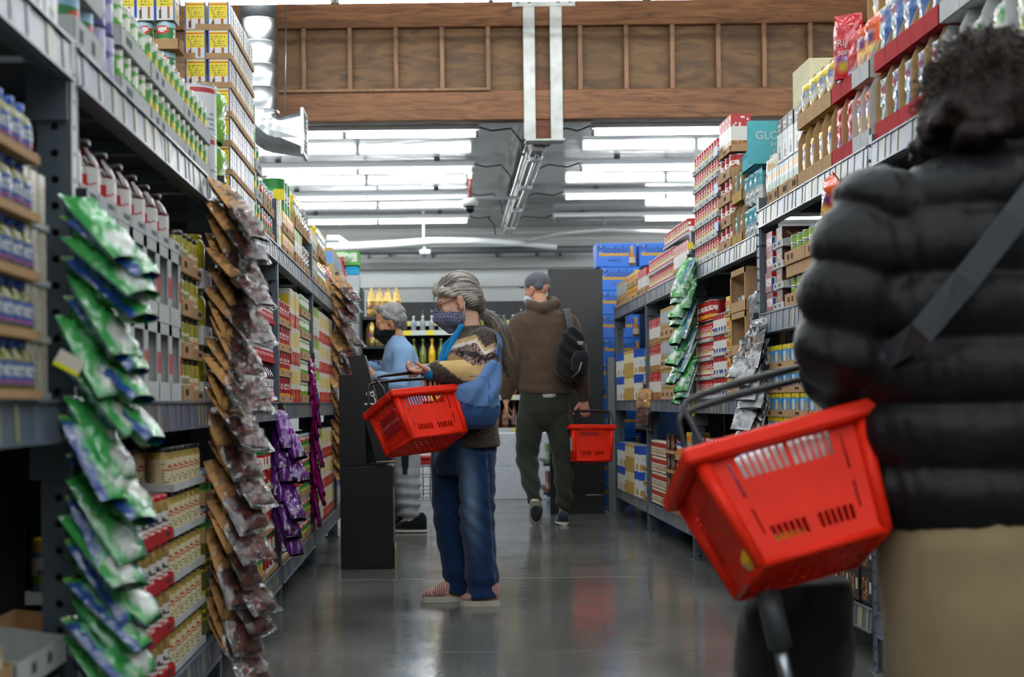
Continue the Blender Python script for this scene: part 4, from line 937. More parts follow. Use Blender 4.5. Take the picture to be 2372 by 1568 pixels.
# backpack slung on his right shoulder
bp_ = empty('backpack', mp(1315, 885, -.2), label='small black backpack on the brown hoodie man\'s shoulder', cat='backpack')
def inb(me): me.transform(Matrix.Translation(-bp_.location)); return me
NYL = mat('black_nylon', '#101114', rough=.5, bump=.3, bscale=50)
b = MB(); loft(b, [(mp(x, y, -.22), hw/sm_, hd, (.96, .28, 0), (-.28, .96, 0)) for x, y, hw, hd in ((1322, 884, 22, .05), (1318, 872, 34, .08), (1315, 840, 38, .09), (1318, 800, 33, .085), (1320, 775, 24, .06), (1316, 762, 10, .03))])
fuse('bag_body', b, .008, CLOTH, bp_, 2, '#0f1013', lambda co, nn: .008*np.sin(co[:, 2]*60+co[:, 0]*50)+.005*vnoise(co, 50))
b = MB(); loft(b, [(mp(x, y, -.31), hw/sm_, hd, (.96, .28, 0), (-.28, .96, 0)) for x, y, hw, hd in ((1336, 868, 10, .02), (1334, 860, 20, .045), (1336, 830, 22, .05), (1337, 816, 14, .03))]); fuse('front_pocket', b, .007, CLOTH, bp_, 2, '#141519')
b = ribbon([mp(1318, 775, -.24), mp(1312, 745, -.2), mp(1310, 722, -.1), mp(1312, 718, .02)], .05, .012, [(-.1, -1, 0), (0, -1, .3), (0, -.6, .8), (0, 0, 1)], WHITE); part('strap', inb(b.mesh('strap', [NYL])), bp_)
b = ribbon([mp(1300, 800, -.27), mp(1282, 840, -.25), mp(1280, 865, -.25)], .018, .006, (0, -1, 0), WHITE); part('strap', inb(b.mesh('strap', [NYL])), bp_)
b = MB(); b.tube([mp(1336, 842, -.365), mp(1330, 862, -.36), mp(1316, 876, -.33)], .005, n=5); part('zip', inb(b.mesh('zip', [mat('zip_metal')])), bp_)
Mt = Matrix.Translation(mp(1335, 798, -.31)-bp_.location) @ Matrix.Rotation(.28, 4, 'Z') @ Matrix.Rotation(math.pi/2, 4, 'X')
for yy, ww in ((.006, .026), (-.008, .02)):                    # a two-line badge too small to read
    b = MB(); b.box(-ww, ww, yy-.003, yy+.003, 0, .001); o = b.obj('badge_line', INK, bp_); o.matrix_local = Mt
b3, _ = basket(P(1323, 983, 10.62), (.985, .12, -.02), (-.12, .98, -.1), .335, .24, .265, 'small-looking red basket in the walking man\'s right hand', hang=.105, name_panel=False, white_panel=True)

# ------------------------------------------------------------------ shopper in the black puffer jacket, seen from behind
YJ = 2.78; sj = F/YJ
def jp(x, y, d=0.): return P(x, y, YJ)+Vector((0, d, 0))
def baffle(t): return np.abs(np.sin(math.pi*t))**.55
def tube_baffled(b, pts, pitch, amp, n=30, step=.011):          # quilted tube along pts [(p, rx, ry, U, V)]
    P_ = [Vector(p[0]) for p in pts]; L = [0.]
    for p, q in zip(P_, P_[1:]): L.append(L[-1]+(q-p).length)
    rings = []; s = 0.
    while s <= L[-1]:
        j = max(i for i in range(len(L)) if L[i] <= s+1e-9); j = min(j, len(L)-2); t = (s-L[j])/max(1e-9, L[j+1]-L[j]); t = t*t*(3-2*t) if 0 else t
        A, B = pts[j], pts[j+1]; w = abs(math.sin(math.pi*s/pitch))**.55*amp-amp*.55
        rings.append((P_[j].lerp(P_[j+1], t), A[1]*(1-t)+B[1]*t+w, A[2]*(1-t)+B[2]*t+w, Vector(A[3]).lerp(Vector(B[3]), t), Vector(A[4]).lerp(Vector(B[4]), t))); s += step
    loft(b, rings, n)
def build_front():
    root = empty('person', jp(2290, 2040), label='shopper seen from behind in a black quilted puffer jacket and tan trousers', cat='person')
    H = Head(jp(2292, 232, .02), math.radians(70), .1, 1.0)
    b = MB(); H.build(b); chain(b, [(jp(2290, 300), .06), (jp(2290, 390), .068)])
    loft(b, [(jp(x, y), hw/sj, hd, (1, 0, 0), (0, 1, 0)) for x, y, hw, hd in ((2290, 1300, 180, .12), (2290, 1150, 190, .12), (2290, 900, 195, .12), (2290, 600, 215, .12), (2290, 460, 215, .1), (2290, 390, 90, .06))])
    hd1 = (jp(2000, 880, .16)); 
    chain(b, [(jp(2060, 500), .055), (jp(1975, 800, .0), .045), (hd1, .03)]); chain(b, [(jp(2520, 500), .055), (jp(2600, 800, .05), .045), (jp(2540, 860, .3), .03)])
    hand(b, hd1, (-.1, 1, .05), (.1, .05, -1), (.9, .1, 0), curl=(.8, 1., .8)); hand(b, jp(2540, 860, .3), (-.1, 1, .1), (0, .1, -1), (-1, 0, 0), curl=(.6, .7, .5))
    for x in (2200, 2390): chain(b, [(jp(x, 1300), .09), (jp(x, 1650, -.02), .065), (jp(x, 1960, 0), .042), (jp(x, 1995, .12), .03)])
    fuse('body', b, .0085, SKIN, root, 3, skin_col(H, '#b98a70'))
    b = MB(); fr = [(0, 0)]
    U, V = (1, 0, 0), (0, 1, 0)
    tube_baffled(b, [(jp(2283, 1222), .215, .165, U, V), (jp(2280, 1130), .233, .18, U, V), (jp(2278, 900), .237, .185, U, V), (jp(2280, 680), .24, .18, U, V), (jp(2284, 520), .235, .165, U, V), (jp(2288, 430), .2, .14, U, V), (jp(2292, 375), .13, .105, U, V), (jp(2294, 330), .1, .09, U, V)], .122, .034, 56)
    d0 = Vector((-.27, 0, -.96))
    def arm(pts, pitch=.1):
        ring = []
        for i, (p, r) in enumerate(pts):
            t = (pts[min(i+1, len(pts)-1)][0]-pts[max(0, i-1)][0]).normalized(); u = t.cross(Vector((0, 1, .2))).normalized(); v = t.cross(u); ring.append((p, r, r, u, v))
        tube_baffled(b, ring, pitch, .03, 34)
    arm([(jp(2110, 440), .085), (jp(2045, 505), .105), (jp(2000, 620, -.01), .104), (jp(1975, 720, -.0), .1), (jp(1962, 800, .0), .094), (jp(1968, 850, .05), .085), (jp(1985, 868, .1), .07)])
    arm([(jp(2480, 440), .08), (jp(2535, 505), .105), (jp(2590, 640), .1), (jp(2600, 790, .03), .09), (jp(2570, 850, .15), .075), (jp(2545, 860, .26), .06)])
    jk = np.array(hx('#0e0f12'))
    def jd(co, nn): return .006*vnoise(co*np.array((2.2, 1, .6)), 24, 3)+.0045*vnoise(co*np.array((2.4, 1, .6)), 55, 6)
    fuse('puffer_jacket', b, .009, mat('puffer_nylon', attr=True, rough=.5, spec=.2, bump=.5, bscale=34, bdist=.008), root, 2, lambda co, nn: np.tile(jk, (len(co), 1)), jd)
    b = MB(); loft(b, [(jp(x, y), hw/sj, hd, (1, 0, 0), (0, 1, 0)) for x, y, hw, hd in ((2290, 1560, 235, .17), (2288, 1400, 244, .18), (2286, 1250, 245, .18), (2286, 1120, 225, .15))])
    for x in (2190, 2400): loft(b, [(jp(x, y), hw/sj, hd, (1, 0, 0), (0, 1, 0)) for x, y, hw, hd in ((x*0+1+x-1, 1965, 88, .075), (x, 1750, 100, .09), (x, 1560, 128, .13), (x, 1430, 135, .15))])
    kh = np.array(hx('#877558'))
    fuse('trousers', b, .01, CLOTH, root, 2, lambda co, nn: kh*(1+.06*vnoise(co, 50, 1))[:, None], lambda co, nn: .008*vnoise(co*np.array((1, 1, 1.4)), 16, 3)+.006*np.sin((co[:, 2]*1.2-co[:, 0])*42+3*vnoise(co, 7))*np.clip((co[:, 0]-1.1)*5, 0, 1))
    for x in (2190, 2400):
        b = MB(); chain(b, [(jp(x, 2005, -.02), .045), (jp(x, 2010, .1), .046), (jp(x, 2018, .2), .035)]); sh = fuse('shoe', b, .008, CLOTH, root, 2, '#1a1614'); dz = min(v.co.z for v in sh.data.vertices)+root.location.z; sh.data.transform(Matrix.Translation((0, 0, .002-dz)))
    b = MB(); H.ell(b, -.015, 0, .03, .12, .108, .108); H.ell(b, -.05, 0, -.03, .1, .115, .09)
    r = random.Random(4)
    for i in range(60):
        a = r.uniform(0, 6.28); zz = r.uniform(-.11, -.03); p = H.p(-.04+.1*math.cos(a), .11*math.sin(a), zz)
        if (H.M.transposed() @ (p-H.c)).x > .06: continue
        q = p+Vector((r.uniform(-.03, .03), r.uniform(-.03, .03), -r.uniform(.01, .035))); cap(b, p, .022, q, .013)
    hc = np.array(hx('#1f1714'))
    HD = mat('dark_hair', attr=True, rough=.6, spec=.15, nz=.3, nscale=90)
    fuse('hair', b, .007, HD, root, 3, lambda co, nn: hc*(1+.6*vnoise(co, 110, 2))[:, None], lambda co, nn: .005*vnoise(co, 80, 4)+.003*vnoise(co, 190, 2))
    ls = []
    for i in range(1700):
        th = r.uniform(0, 6.28); el = r.uniform(-.7, 1.4); d = Vector((math.cos(el)*math.cos(th), math.cos(el)*math.sin(th), math.sin(el))); lo = Vector((d.x*.115-.02, d.y*.11, d.z*.105+.02)); 
        if lo.x > .06: continue
        p = H.p(*lo); pts = [p]; g = H.M @ d
        for k in range(4): pts.append(pts[-1]+(g*.5+Vector((r.uniform(-1, 1), r.uniform(-1, 1), r.uniform(-1.2, .5))))*.011)
        ls.append(pts)
    strands('hair_strands', ls, .0016, HD, root, [hx(c) for c in ('#33271f', '#1c1512', '#4a3a31')])
build_front()
st = empty('bag_strap', jp(2200, 600, -.22), label='grey crossbody strap running diagonally over the black puffer jacket', cat='strap')
b = ribbon([jp(2475, 330, .05), jp(2420, 345, -.12), jp(2340, 415, -.205), jp(2240, 540, -.225), (jp(2140, 668, -.225)), jp(2055, 780, -.2), jp(2030, 820, -.12), jp(2010, 850, .02)], .048, .006, [(0, 0, 1), (0, -.6, .8), (0, -1, .2), (0, -1, 0), (0, -1, 0), (-.3, -1, 0), (-1, -.4, 0), (-1, 0, 0)], WHITE)
me = b.mesh('webbing', [mat('webbing_grey', '#2e3136', rough=.6, bump=.3, bscale=200)]); me.transform(Matrix.Translation(-st.location)); part('webbing', me, st)
b4, M4 = basket(P(1590, 1040, 2.72), (.955, .1, .245), (-.05, .93, -.42),   .372, .27, .25, 'big blurred red basket full of shopping beside the puffer jacket', hang=.13, name_panel=False, taper=.16, hin=.05)
# shopping in that basket
def inbasket(name, fn, label, cat, m, col, vox=.006, dn=.006):
    b = MB(); fn(b, lambda u, v, w: M4 @ Vector((u, v, w))); o = fuse(name, b, vox, m, None, 2, col, lambda co, nn: dn*vnoise(co, 45, 2)); tag(o, label, cat); return o
inbasket('grocery_pack', lambda b, q: chain(b, [(q(.09, .075, -.065), .043), (q(.17, .078, -.06), .046), (q(.27, .08, -.06), .043)]), 'white wrapped pack seen through the slots of the blurred basket', 'pack', GLOSS, '#c9c9c6')
inbasket('grocery_pack', lambda b, q: chain(b, [(q(.2, .15, -.045), .045), (q(.27, .15, -.02), .05), (q(.3, .14, -.05), .045)]), 'pale clear-wrapped pack heaped highest in the blurred basket', 'pack', GLOSS, '#a9aeac')
inbasket('grocery_pack', lambda b, q: chain(b, [(q(.14, .18, -.02), .03), (q(.22, .2, .005), .034)]), 'light blue wrapped pack lying across the blurred basket', 'pack', GLOSS, '#6f9bd8')
inbasket('grocery_pack', lambda b, q: chain(b, [(q(.06, .05, -.05), .022), (q(.07, .05, -.1), .022)]), 'small blue pack behind the first slots of the blurred basket', 'pack', GLOSS, '#2a55b8')
inbasket('grocery_pack', lambda b, q: chain(b, [(q(.07, .07, -.22), .03), (q(.16, .08, -.22), .032)]), 'yellow pack at the bottom of the blurred basket', 'pack', GLOSS, '#d8a90c')
# shopping trolley bag in front of the tan trousers
tb = empty('trolley_bag', jp(1900, 1900, .25), label='black fabric shopping trolley bag with a metal pole, beside the tan trousers', cat='bag')
def intb(me): me.transform(Matrix.Translation(-tb.location)); return me
b = MB(); loft(b, [(jp(x, y, .22), hw/sj, hd, (1, 0, 0), (0, 1, 0)) for x, y, hw, hd in ((1910, 1960, 120, .12), (1900, 1800, 140, .14), (1900, 1600, 150, .145), (1910, 1440, 140, .13), (1930, 1370, 110, .09))]); fuse('bag_body', b, .01, CLOTH, tb, 2, '#0c0c0d', lambda co, nn: .01*vnoise(co, 24, 2)+.005*vnoise(co, 60, 5))
b = MB(); b.tube([jp(1778, 1370, .0), jp(1808, 1500, .0)], .024, n=10); part('grip', intb(b.mesh('grip', [mat('grip_grey', '#34373b', rough=.5)])), tb)
b = MB(); b.tube([jp(1806, 1495, .0), jp(1828, 1600, .0), jp(1880, 1930, .05)], .014, n=10); part('pole', intb(b.mesh('pole', [mat('pole_metal', '#8d9298', rough=.3, metal=.9)])), tb)
for x in (1860, 1960):
    b = MB(); b.lathe([(.02, -.015), (.055, -.015), (.06, -.008), (.06, .008), (.055, .015), (.02, .015)], 18, M=Matrix.Translation((jp(x, 1900, .3).x, YJ+.3, .061)) @ Matrix.Rotation(math.pi/2, 4, 'Y')); part('wheel', intb(b.mesh('wheel', [mat('tyre_black', '#0d0d0e', rough=.7)])), tb)
# ------------------------------------------------------------------ goods: one template of each kind, then copies
def cs(h): return hx(h)
class T:
    def __init__(s, name, cat, me, w, d, h, parts=()): s.name, s.cat, s.me, s.w, s.d, s.h, s.parts = name, cat, me, w, d, h, parts
ORD = 'first second third fourth fifth sixth seventh eighth ninth tenth eleventh twelfth thirteenth fourteenth fifteenth sixteenth seventeenth eighteenth nineteenth twentieth'.split()+['%dth' % k for k in range(21, 90)]
TIER = ['bottom tier', 'second tier', 'third tier', 'fourth tier', 'fifth tier', 'sixth tier', 'seventh tier', 'eighth tier']
def put(t, loc, rz, label, group=None, cat=None, rx=0, ry=0, sc=1):
    o = bpy.data.objects.new(t.name, t.me); COL.objects.link(o); o.location = loc; o.rotation_euler = (rx, ry, rz)
    if sc != 1: o.scale = (sc, sc, sc)
    tag(o, label, cat or t.cat, group)
    for (n, me, l) in t.parts:
        c = bpy.data.objects.new(n, me); COL.objects.link(c); c.parent = o; c.location = l
    return o
def can_t(name, r, h, art, cat='can', lid='tin'):
    b = MB(); b.art_cyl(art, r, .005, h-.005, 0)
    b.lathe([(r*.93, 0), (r*1.015, .001), (r*1.015, .004), (r, .005)], 20, m=1, cap=False); b.lathe([(r, h-.005), (r*1.015, h-.004), (r*1.015, h-.001), (r*.95, h), (r*.93, h-.003), (.001, h-.003)], 20, m=1, cap=False)
    lm = TIN if lid == 'tin' else mat('can_lid_'+lid[1:], lid, rough=.35)
    return T(name, cat, b.mesh(name, [PRINT, lm]), 2*r*1.02, 2*r*1.02, h)
def box_t(name, w, d, h, front, side=None, top='#c9c5bb', cat='box', m=None, back=None):
    b = MB(); x, y = w/2, d/2
    def face(a, O, U, V):
        if isinstance(a, Art): b.art_plane(a, O, U, V)
        else: O, U, V = Vector(O), Vector(U), Vector(V); b.quad([O, O+U, O+U+V, O+V], cs(a))
    side = side if side is not None else front
    face(front, (-x, -y, 0), (w, 0, 0), (0, 0, h)); face(side, (x, -y, 0), (0, d, 0), (0, 0, h)); face(side, (-x, y, 0), (0, -d, 0), (0, 0, h)); face(back or side, (x, y, 0), (-w, 0, 0), (0, 0, h))
    face(top, (-x, -y, h), (w, 0, 0), (0, d, 0)); face(top, (-x, y, 0), (w, 0, 0), (0, -d, 0))
    return T(name, cat, b.mesh(name, [m or PRINT]), w+.003, d, h)
def jar_t(name, r, h, content, label, lz, lid, prof=None, lidr=.86, lidh=.016, cat='jar', mm=None, neck=None):
    prof = prof or [(.86, 0), (1, .04), (1, .8), (.9, .88), (lidr, .92), (lidr, 1-lidh/h*.4)]
    b = MB(); c0 = np.array(cs(content)); rr = random.Random(hash(name) % 999); n = 18
    P2 = [(r*a, h*z) for a, z in prof]; cols = []
    for i in range(len(P2)-1): cols.append(tuple(c0*(1+.15*rr.uniform(-1, 1))) if not (neck and i >= len(P2)-1-neck[0]) else cs(neck[1]))
    b.lathe(P2, n, cols=cols, m=0)
    b.art_cyl(label, r*1.006, h*lz[0], h*lz[1], 1)
    me = b.mesh(name, [mm or JARM, PRINT])
    l = MB(); zl = h-lidh; l.lathe([(r*lidr*1.02, 0), (r*lidr*1.08, .002), (r*lidr*1.08, lidh-.002), (r*lidr*.98, lidh)], 18, c=cs(lid)); lm = l.mesh('lid', [mat('lid_'+lid[1:], lid, rough=.3, coat=.3)])
    return T(name, cat, me, 2*r*1.02, 2*r*1.02, h, (('lid', lm, (0, 0, zl)),))
def bag_t(name, w, h, d, art, seed=1, cat='bag', m=None, crump=.006, seal=.05, foot=.4):
    r = random.Random(seed); ah, aw = art.a.shape[:2]; nx, ny = 10, 14; b = MB()
    def samp(u, v):
        x = min(max(u*aw-.5, 0), aw-1); y = min(max(v*ah-.5, 0), ah-1); i, j = int(x), int(y); i2, j2 = min(i+1, aw-1), min(j+1, ah-1); fx, fy = x-i, y-j
        return tuple((art.a[j, i]*(1-fx)+art.a[j, i2]*fx)*(1-fy)+(art.a[j2, i]*(1-fx)+art.a[j2, i2]*fx)*fy)
    for sgn in (-1, 1):
        vs = []; fs = []; col = []
        for j in range(ny+1):
            v = j/ny
            for i in range(nx+1):
                u = i/nx; e = (math.sin(math.pi*min(max(u, 0), 1))**.55)*(max(0, math.sin(math.pi*min(1, (v*(1-foot)+foot*.5*0+ (1-v)*foot*.55+.02)))))**.6 if v > 0 else math.sin(math.pi*u)**.55*.55
                if v > 1-seal*1.5: e *= .12
                inner = 0 < i < nx and 0 < j < ny; jit = crump if inner else crump*.35
                wx = w*(1-.1*max(0, v-.7)/.3)
                vs.append(((u-.5)*wx+r.uniform(-jit, jit)*.5, sgn*d/2*e+(r.uniform(-jit, jit) if inner else 0), h*v+(r.uniform(-jit, jit)*.5 if j < ny and j > 0 else 0)))
        for j in range(ny):
            for i in range(nx):
                q = (j*(nx+1)+i, j*(nx+1)+i+1, (j+1)*(nx+1)+i+1, (j+1)*(nx+1)+i); fs.append(q if sgn < 0 else q[::-1])
                cl = [samp((a/nx) if sgn < 0 else 1-a/nx, c/ny) for a, c in ((i, j), (i+1, j), (i+1, j+1), (i, j+1))]; col.append(cl if sgn < 0 else cl[::-1])
        b.faces(vs, fs, col, 0, True)
    return T(name, cat, b.mesh(name, [m or FILM]), w, d, h)
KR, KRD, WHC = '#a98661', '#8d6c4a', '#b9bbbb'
_tr = {}
def tray_t(w, d, h, lip, col, art=None):
    k = (round(w, 3), round(d, 3), round(h, 3), round(lip, 3), col)
    if k not in _tr:
        b = MB(); c = cs(col); t = .003; x, y = w/2, d/2; inn = cs(KR)
        b.box(-x, x, -y, y, 0, t, c); b.box(-x, x, -y, -y+t, t, lip, c); b.box(-x, x, y-t, y, t, h, c)
        for s_ in (-1, 1):
            X0, X1 = (-x, -x+t) if s_ < 0 else (x-t, x)
            b.faces([(X0, -y, t), (X1, -y, t), (X1, y, t), (X0, y, t), (X0, -y, lip), (X1, -y, lip), (X1, y, h), (X0, y, h)], [(0, 3, 2, 1), (4, 5, 6, 7), (0, 1, 5, 4), (1, 2, 6, 5), (2, 3, 7, 6), (3, 0, 4, 7)], c)
        rr = random.Random(int(w*1000)); 
        if lip > .02:
            for q in range(2):
                x0 = -x+w*rr.uniform(.1, .7); b.box(x0, x0+min(.03, w*.2), -y-.0006, -y, lip*.35, lip*.75, cs('#3a2f25' if col != WHC else '#50575d'))
        _tr[k] = b.mesh('tray', [CARD])
    return _tr[k]
def stack(run, y0, y1, z, t, tiers, desc, group, tray=None, per=4, rows=1, sb=.012, back=False, ramp=None, jit=.0015, face=None, toprows=None, trdesc=None):
    """goods facing the aisle along y0..y1; tray=(colour, side height, front lip)"""
    s = SG[run]; n = max(1, int((y1-y0+1e-4)/t.w)); pitch = (y1-y0)/n; dp = t.d+.004
    rz = math.pi/2 if run == 'L' else -math.pi/2
    if face is not None: rz += face
    zz = z; ty = .0
    for k in range(tiers):
        if tray:
            i = 0; gi = 0
            while i < n:
                m = min(per, n-i); wy = pitch*m-.002; yc = y0+(i+m/2)*pitch; dd = dp*rows+.004
                me = tray_t(wy, dd, tray[1], tray[2], tray[0])
                o = bpy.data.objects.new('carton_tray', me); COL.objects.link(o); o.location = (XF[run]+s*(sb+dd/2-.003), yc, zz); o.rotation_euler = (0, 0, rz if face is None else rz-face)
                tag(o, '%s tray of %s, %s, %s along' % ('white' if tray[0] == WHC else 'red' if tray[0] not in (KR, KRD) else 'brown', trdesc or group, TIER[k] if tiers > 1 else 'one layer', ORD[gi]), 'tray', 'trays: '+group)
                i += m; gi += 1
        z1 = zz+(.004 if tray else 0)
        rws = rows if k == tiers-1 and z < .9 else 1                # what stands wholly hidden is left out
        for q in range(rws):
            for i in range(n):
                x = XF[run]+s*(sb+dp/2+q*dp+RNG.uniform(0, jit if t.cat != 'box' or tray else .008))
                y = y0+(i+.5)*pitch
                lb = '%s%s%s, %s along' % (desc, ', '+TIER[k] if tiers > 1 else '', '' if q == 0 else ' behind', ORD[i])
                put(t, (x, y, z1), rz+RNG.uniform(-1, 1)*(.12 if t.cat in ('can', 'jar', 'bottle') else .012), lb, group)
        zz = z1+max(t.h, tray[1] if tray and tray[1] > t.h else 0)+.001
    return zz
def yL(x): return .71*F/(VX-x)
def yR(x): return 1.49*F/(x-VX)

# ---- prints
A = {}
a = A['corn'] = Art(24, 16, '#dfe3d2'); a.rect(0, .0, 1, .14, '#3f8f2f').rect(.06, .14, .3, .9, '#4c9c33').ell(.18, .5, .06, .3, '#e7c62a').rect(.34, .25, .62, .8, '#57a03a').ell(.48, .4, .08, .24, '#e3b91d').rect(.42, .7, .58, .86, '#2f7a2b').lines(.64, .1, .78, .9, '#6c8f60', 3).rect(.8, .14, 1, .95, '#58a53a').ell(.9, .5, .06, .28, '#e7c62a')
a = A['veg'] = Art(24, 16, '#4f9a35'); a.rect(0, .86, 1, 1, '#d5d8cf').ell(.5, .65, .14, .16, '#e8e6da').rect(.4, .12, .62, .4, '#e58a1d').specks(.4, .1, .62, .42, ['#d33a1d', '#e5c01d', '#3f8f2f'], 4).rect(.02, .2, .18, .8, '#97c54b').rect(.74, .2, .95, .8, '#8fbf46').ell(.25, .3, .08, .2, '#d7c021')
a = A['pea'] = Art(24, 16, '#2d7d3d'); a.rect(0, .0, 1, .1, '#dfe2da').rect(0, .8, 1, 1, '#a9cfe0').ell(.5, .72, .12, .17, '#c4231f').ell(.5, .72, .08, .1, '#e6dfd5').rect(.36, .12, .64, .38, '#9dc24a').rect(.72, .1, .94, .75, '#dfe2da').lines(.74, .12, .92, .7, '#5d7a63', 4).rect(.04, .15, .22, .7, '#1f6a35').ell(.13, .4, .05, .15, '#c4231f')
a = A['tom'] = Art(24, 16, '#2e6f3a'); a.rect(0, .8, 1, 1, '#8fb9d3').ell(.5, .5, .14, .26, '#c3281b').ell(.4, .36, .08, .15, '#d8442a').rect(.02, .1, .25, .75, '#6aa33b').rect(.7, .1, .98, .8, '#e2e0d5').lines(.72, .15, .96, .75, '#a33', 2).specks(.34, .1, .66, .3, ['#c3281b', '#e2e0d5'], 3)
a = A['soup'] = Art(24, 16, '#ddd9d3'); a.rect(0, .5, 1, 1, '#b01622').rect(.3, .62, .7, .8, '#e9e3dc').specks(.3, .6, .7, .82, ['#b01622', '#e9e3dc'], 5, .45).ell(.5, .46, .09, .12, '#c9a94a').rect(.34, .1, .66, .24, '#b7383c').rect(.8, .0, .92, .5, '#2c4c9b').lines(.06, .05, .24, .45, '#8f8b88', 4)
a = A['soupw'] = Art(20, 16, '#dcdad6'); a.rect(0, .72, 1, 1, '#a81824').lines(.1, .1, .9, .6, '#9a9692', 3, .35).rect(.4, .1, .6, .3, '#3f4b86').rect(.02, 0, .1, .7, '#31509a')
a = A['redcan'] = Art(24, 16, '#9e1218'); a.rect(.3, .12, .72, .3, '#d79a1d').rect(.32, .5, .7, .78, '#dfd6ca').specks(.34, .52, .68, .76, ['#9e1218'], 3, .4).ell(.18, .45, .1, .3, '#8a5a40').rect(.84, .1, .97, .9, '#e6e0d2').lines(.85, .12, .96, .88, '#444', 4)
a = A['bean'] = Art(24, 16, '#dcd8cd'); a.rect(0, .62, 1, .86, '#b3141c').specks(.25, .65, .75, .83, ['#e9e3d8'], 4, .45).ell(.5, .32, .13, .2, '#8c1a17').rect(0, .9, 1, 1, '#2e6c35').lines(.72, .08, .95, .55, '#72807a', 5)
a = A['olive'] = Art(22, 8, '#7fa436'); a.rect(0, .0, 1, .15, '#c6d196').rect(.3, .25, .55, .85, '#4f7d23').rect(.62, .1, .78, .9, '#d9dccb').lines(.64, .1, .78, .9, '#60664f', 3).ell(.42, .5, .08, .22, '#2f3a17').rect(.86, .2, .98, .85, '#e2e2d6')
a = A['orangecan'] = Art(22, 14, '#dcdad2'); a.rect(0, .78, 1, 1, '#2a4f92').ell(.5, .42, .16, .26, '#d2691d').rect(.72, .1, .94, .7, '#3d62a8').rect(.03, .1, .2, .7, '#c98a3a')
a = A['jarred'] = Art(24, 18, '#d8d4cd'); a.rect(0, 0, 1, .34, '#c2161c').rect(.3, .5, .7, .62, '#4a4a4c').specks(.34, .66, .66, .9, ['#d8d4cd', '#6a8b3a', '#55555a'], 3, .4).rect(.76, .0, .88, .5, '#a01016').specks(.08, .06, .92, .28, ['#e5d8d0'], 6, .3)
a = A['jarcream'] = Art(22, 18, '#d8cda6'); a.rect(.28, .62, .74, .78, '#d8cda6').specks(.3, .56, .72, .84, ['#b6402c', '#d8cda6'], 7, .45).lines(.3, .15, .72, .5, '#77705a', 3).rect(0, 0, .16, 1, '#bfb893').lines(.0, .05, .16, .95, '#8b856d', 4)
a = A['jardark'] = Art(20, 14, '#d9d3ba'); a.rect(0, .0, 1, .45, '#29423c').specks(.2, .08, .8, .4, ['#c7d1d3', '#29423c'], 4, .5).rect(.3, .6, .7, .85, '#8a8568')
a = A['ketch'] = Art(24, 20, '#d6d3d0'); a.rect(0, .0, 1, .3, '#c02023').rect(.2, .32, .36, .8, '#c02023').specks(.4, .5, .8, .62, ['#a33', '#d6d3d0'], 3, .6).specks(.06, .05, .95, .26, ['#e4dcd6', '#c02023'], 4, .4).ell(.6, .4, .1, .08, '#d2542a').lines(.84, .35, .98, .95, '#77726f', 4, .4)
a = A['dress'] = Art(18, 16, '#2456b4'); a.ell(.5, .6, .22, .24, '#d5dbe6').specks(.3, .45, .72, .72, ['#2456b4', '#d5dbe6'], 3, .4).rect(0, .06, 1, .2, '#b34a86').rect(.0, .2, .16, 1, '#c4ccd8')
a = A['juice'] = Art(20, 20, '#d8d6d6'); a.rect(0, .0, 1, .46, '#b7121f').lines(.3, .6, .72, .92, '#333', 4, .5).specks(.3, .12, .7, .38, ['#e4dada', '#b7121f'], 5, .4).rect(.46, .5, .58, .62, '#6a3b86')
a = A['cream'] = Art(14, 20, '#cfc8b6'); a.specks(.2, .55, .8, .85, ['#9e2a22', '#cfc8b6'], 4, .5).lines(.2, .1, .8, .45, '#8e8877', 3, .5)
a = A['bbq'] = Art(16, 24, '#d9d8d4'); a.rect(.08, .38, .92, .94, '#e3cb12').rect(.08, .86, .92, .92, '#c33a1c').lines(.16, .45, .86, .84, '#7c7214', 6, .6).rect(.18, .06, .34, .3, '#43200f').rect(.22, .3, .3, .36, '#b22'); a.rect(.6, .06, .76, .3, '#8a5a14').rect(.64, .3, .72, .36, '#b22').rect(0, 0, .05, 1, '#2c4fa0').rect(.95, 0, 1, 1, '#2c4fa0')
a = A['bbqs'] = Art(14, 24, '#d5d4d1'); a.rect(.06, .5, .94, .9, '#d9d6c9').specks(.1, .52, .9, .88, ['#30448f', '#c5a81a', '#d9d6c9', '#333'], 8, .7).rect(.0, 0, .07, 1, '#2d4da0').rect(.1, .08, .4, .4, '#d9bd15').specks(.5, .06, .9, .42, ['#7a3318', '#c9452a'], 3, .5)
a = A['purpleb'] = Art(18, 18, '#5b4d91'); a.rect(0, .7, 1, 1, '#b9b4cf').ell(.5, .4, .2, .22, '#c9c3d8').specks(.2, .1, .8, .3, ['#372b6c', '#8b7fb5'], 3)
a = A['greenbag'] = Art(14, 20, '#2f8f3c'); a.rect(0, 0, .12, 1, '#1d3f84').rect(.86, 0, 1, 1, '#17612b').ell(.55, .22, .24, .12, '#c6cbc4').rect(.14, .3, .22, .8, '#8fc8a0').ell(.55, .62, .24, .12, '#3fa850').rect(0, .93, 1, 1, '#7fbf3a')
a = A['greenbag2'] = Art(14, 20, '#39984a'); a.rect(.8, 0, .94, 1, '#1e4a86').rect(.94, 0, 1, 1, '#9fb9a8').ell(.4, .2, .28, .15, '#d3d7d0').ell(.42, .66, .22, .1, '#7cc287').rect(0, .0, 1, .06, '#27743a')
a = A['purplebag'] = Art(10, 14, '#5a1377'); a.rect(0, 0, 1, .1, '#141018').rect(0, .92, 1, 1, '#6f3a86').ell(.5, .5, .3, .16, '#6d1f8a').diag(.4, -.1, .0, '#541070')
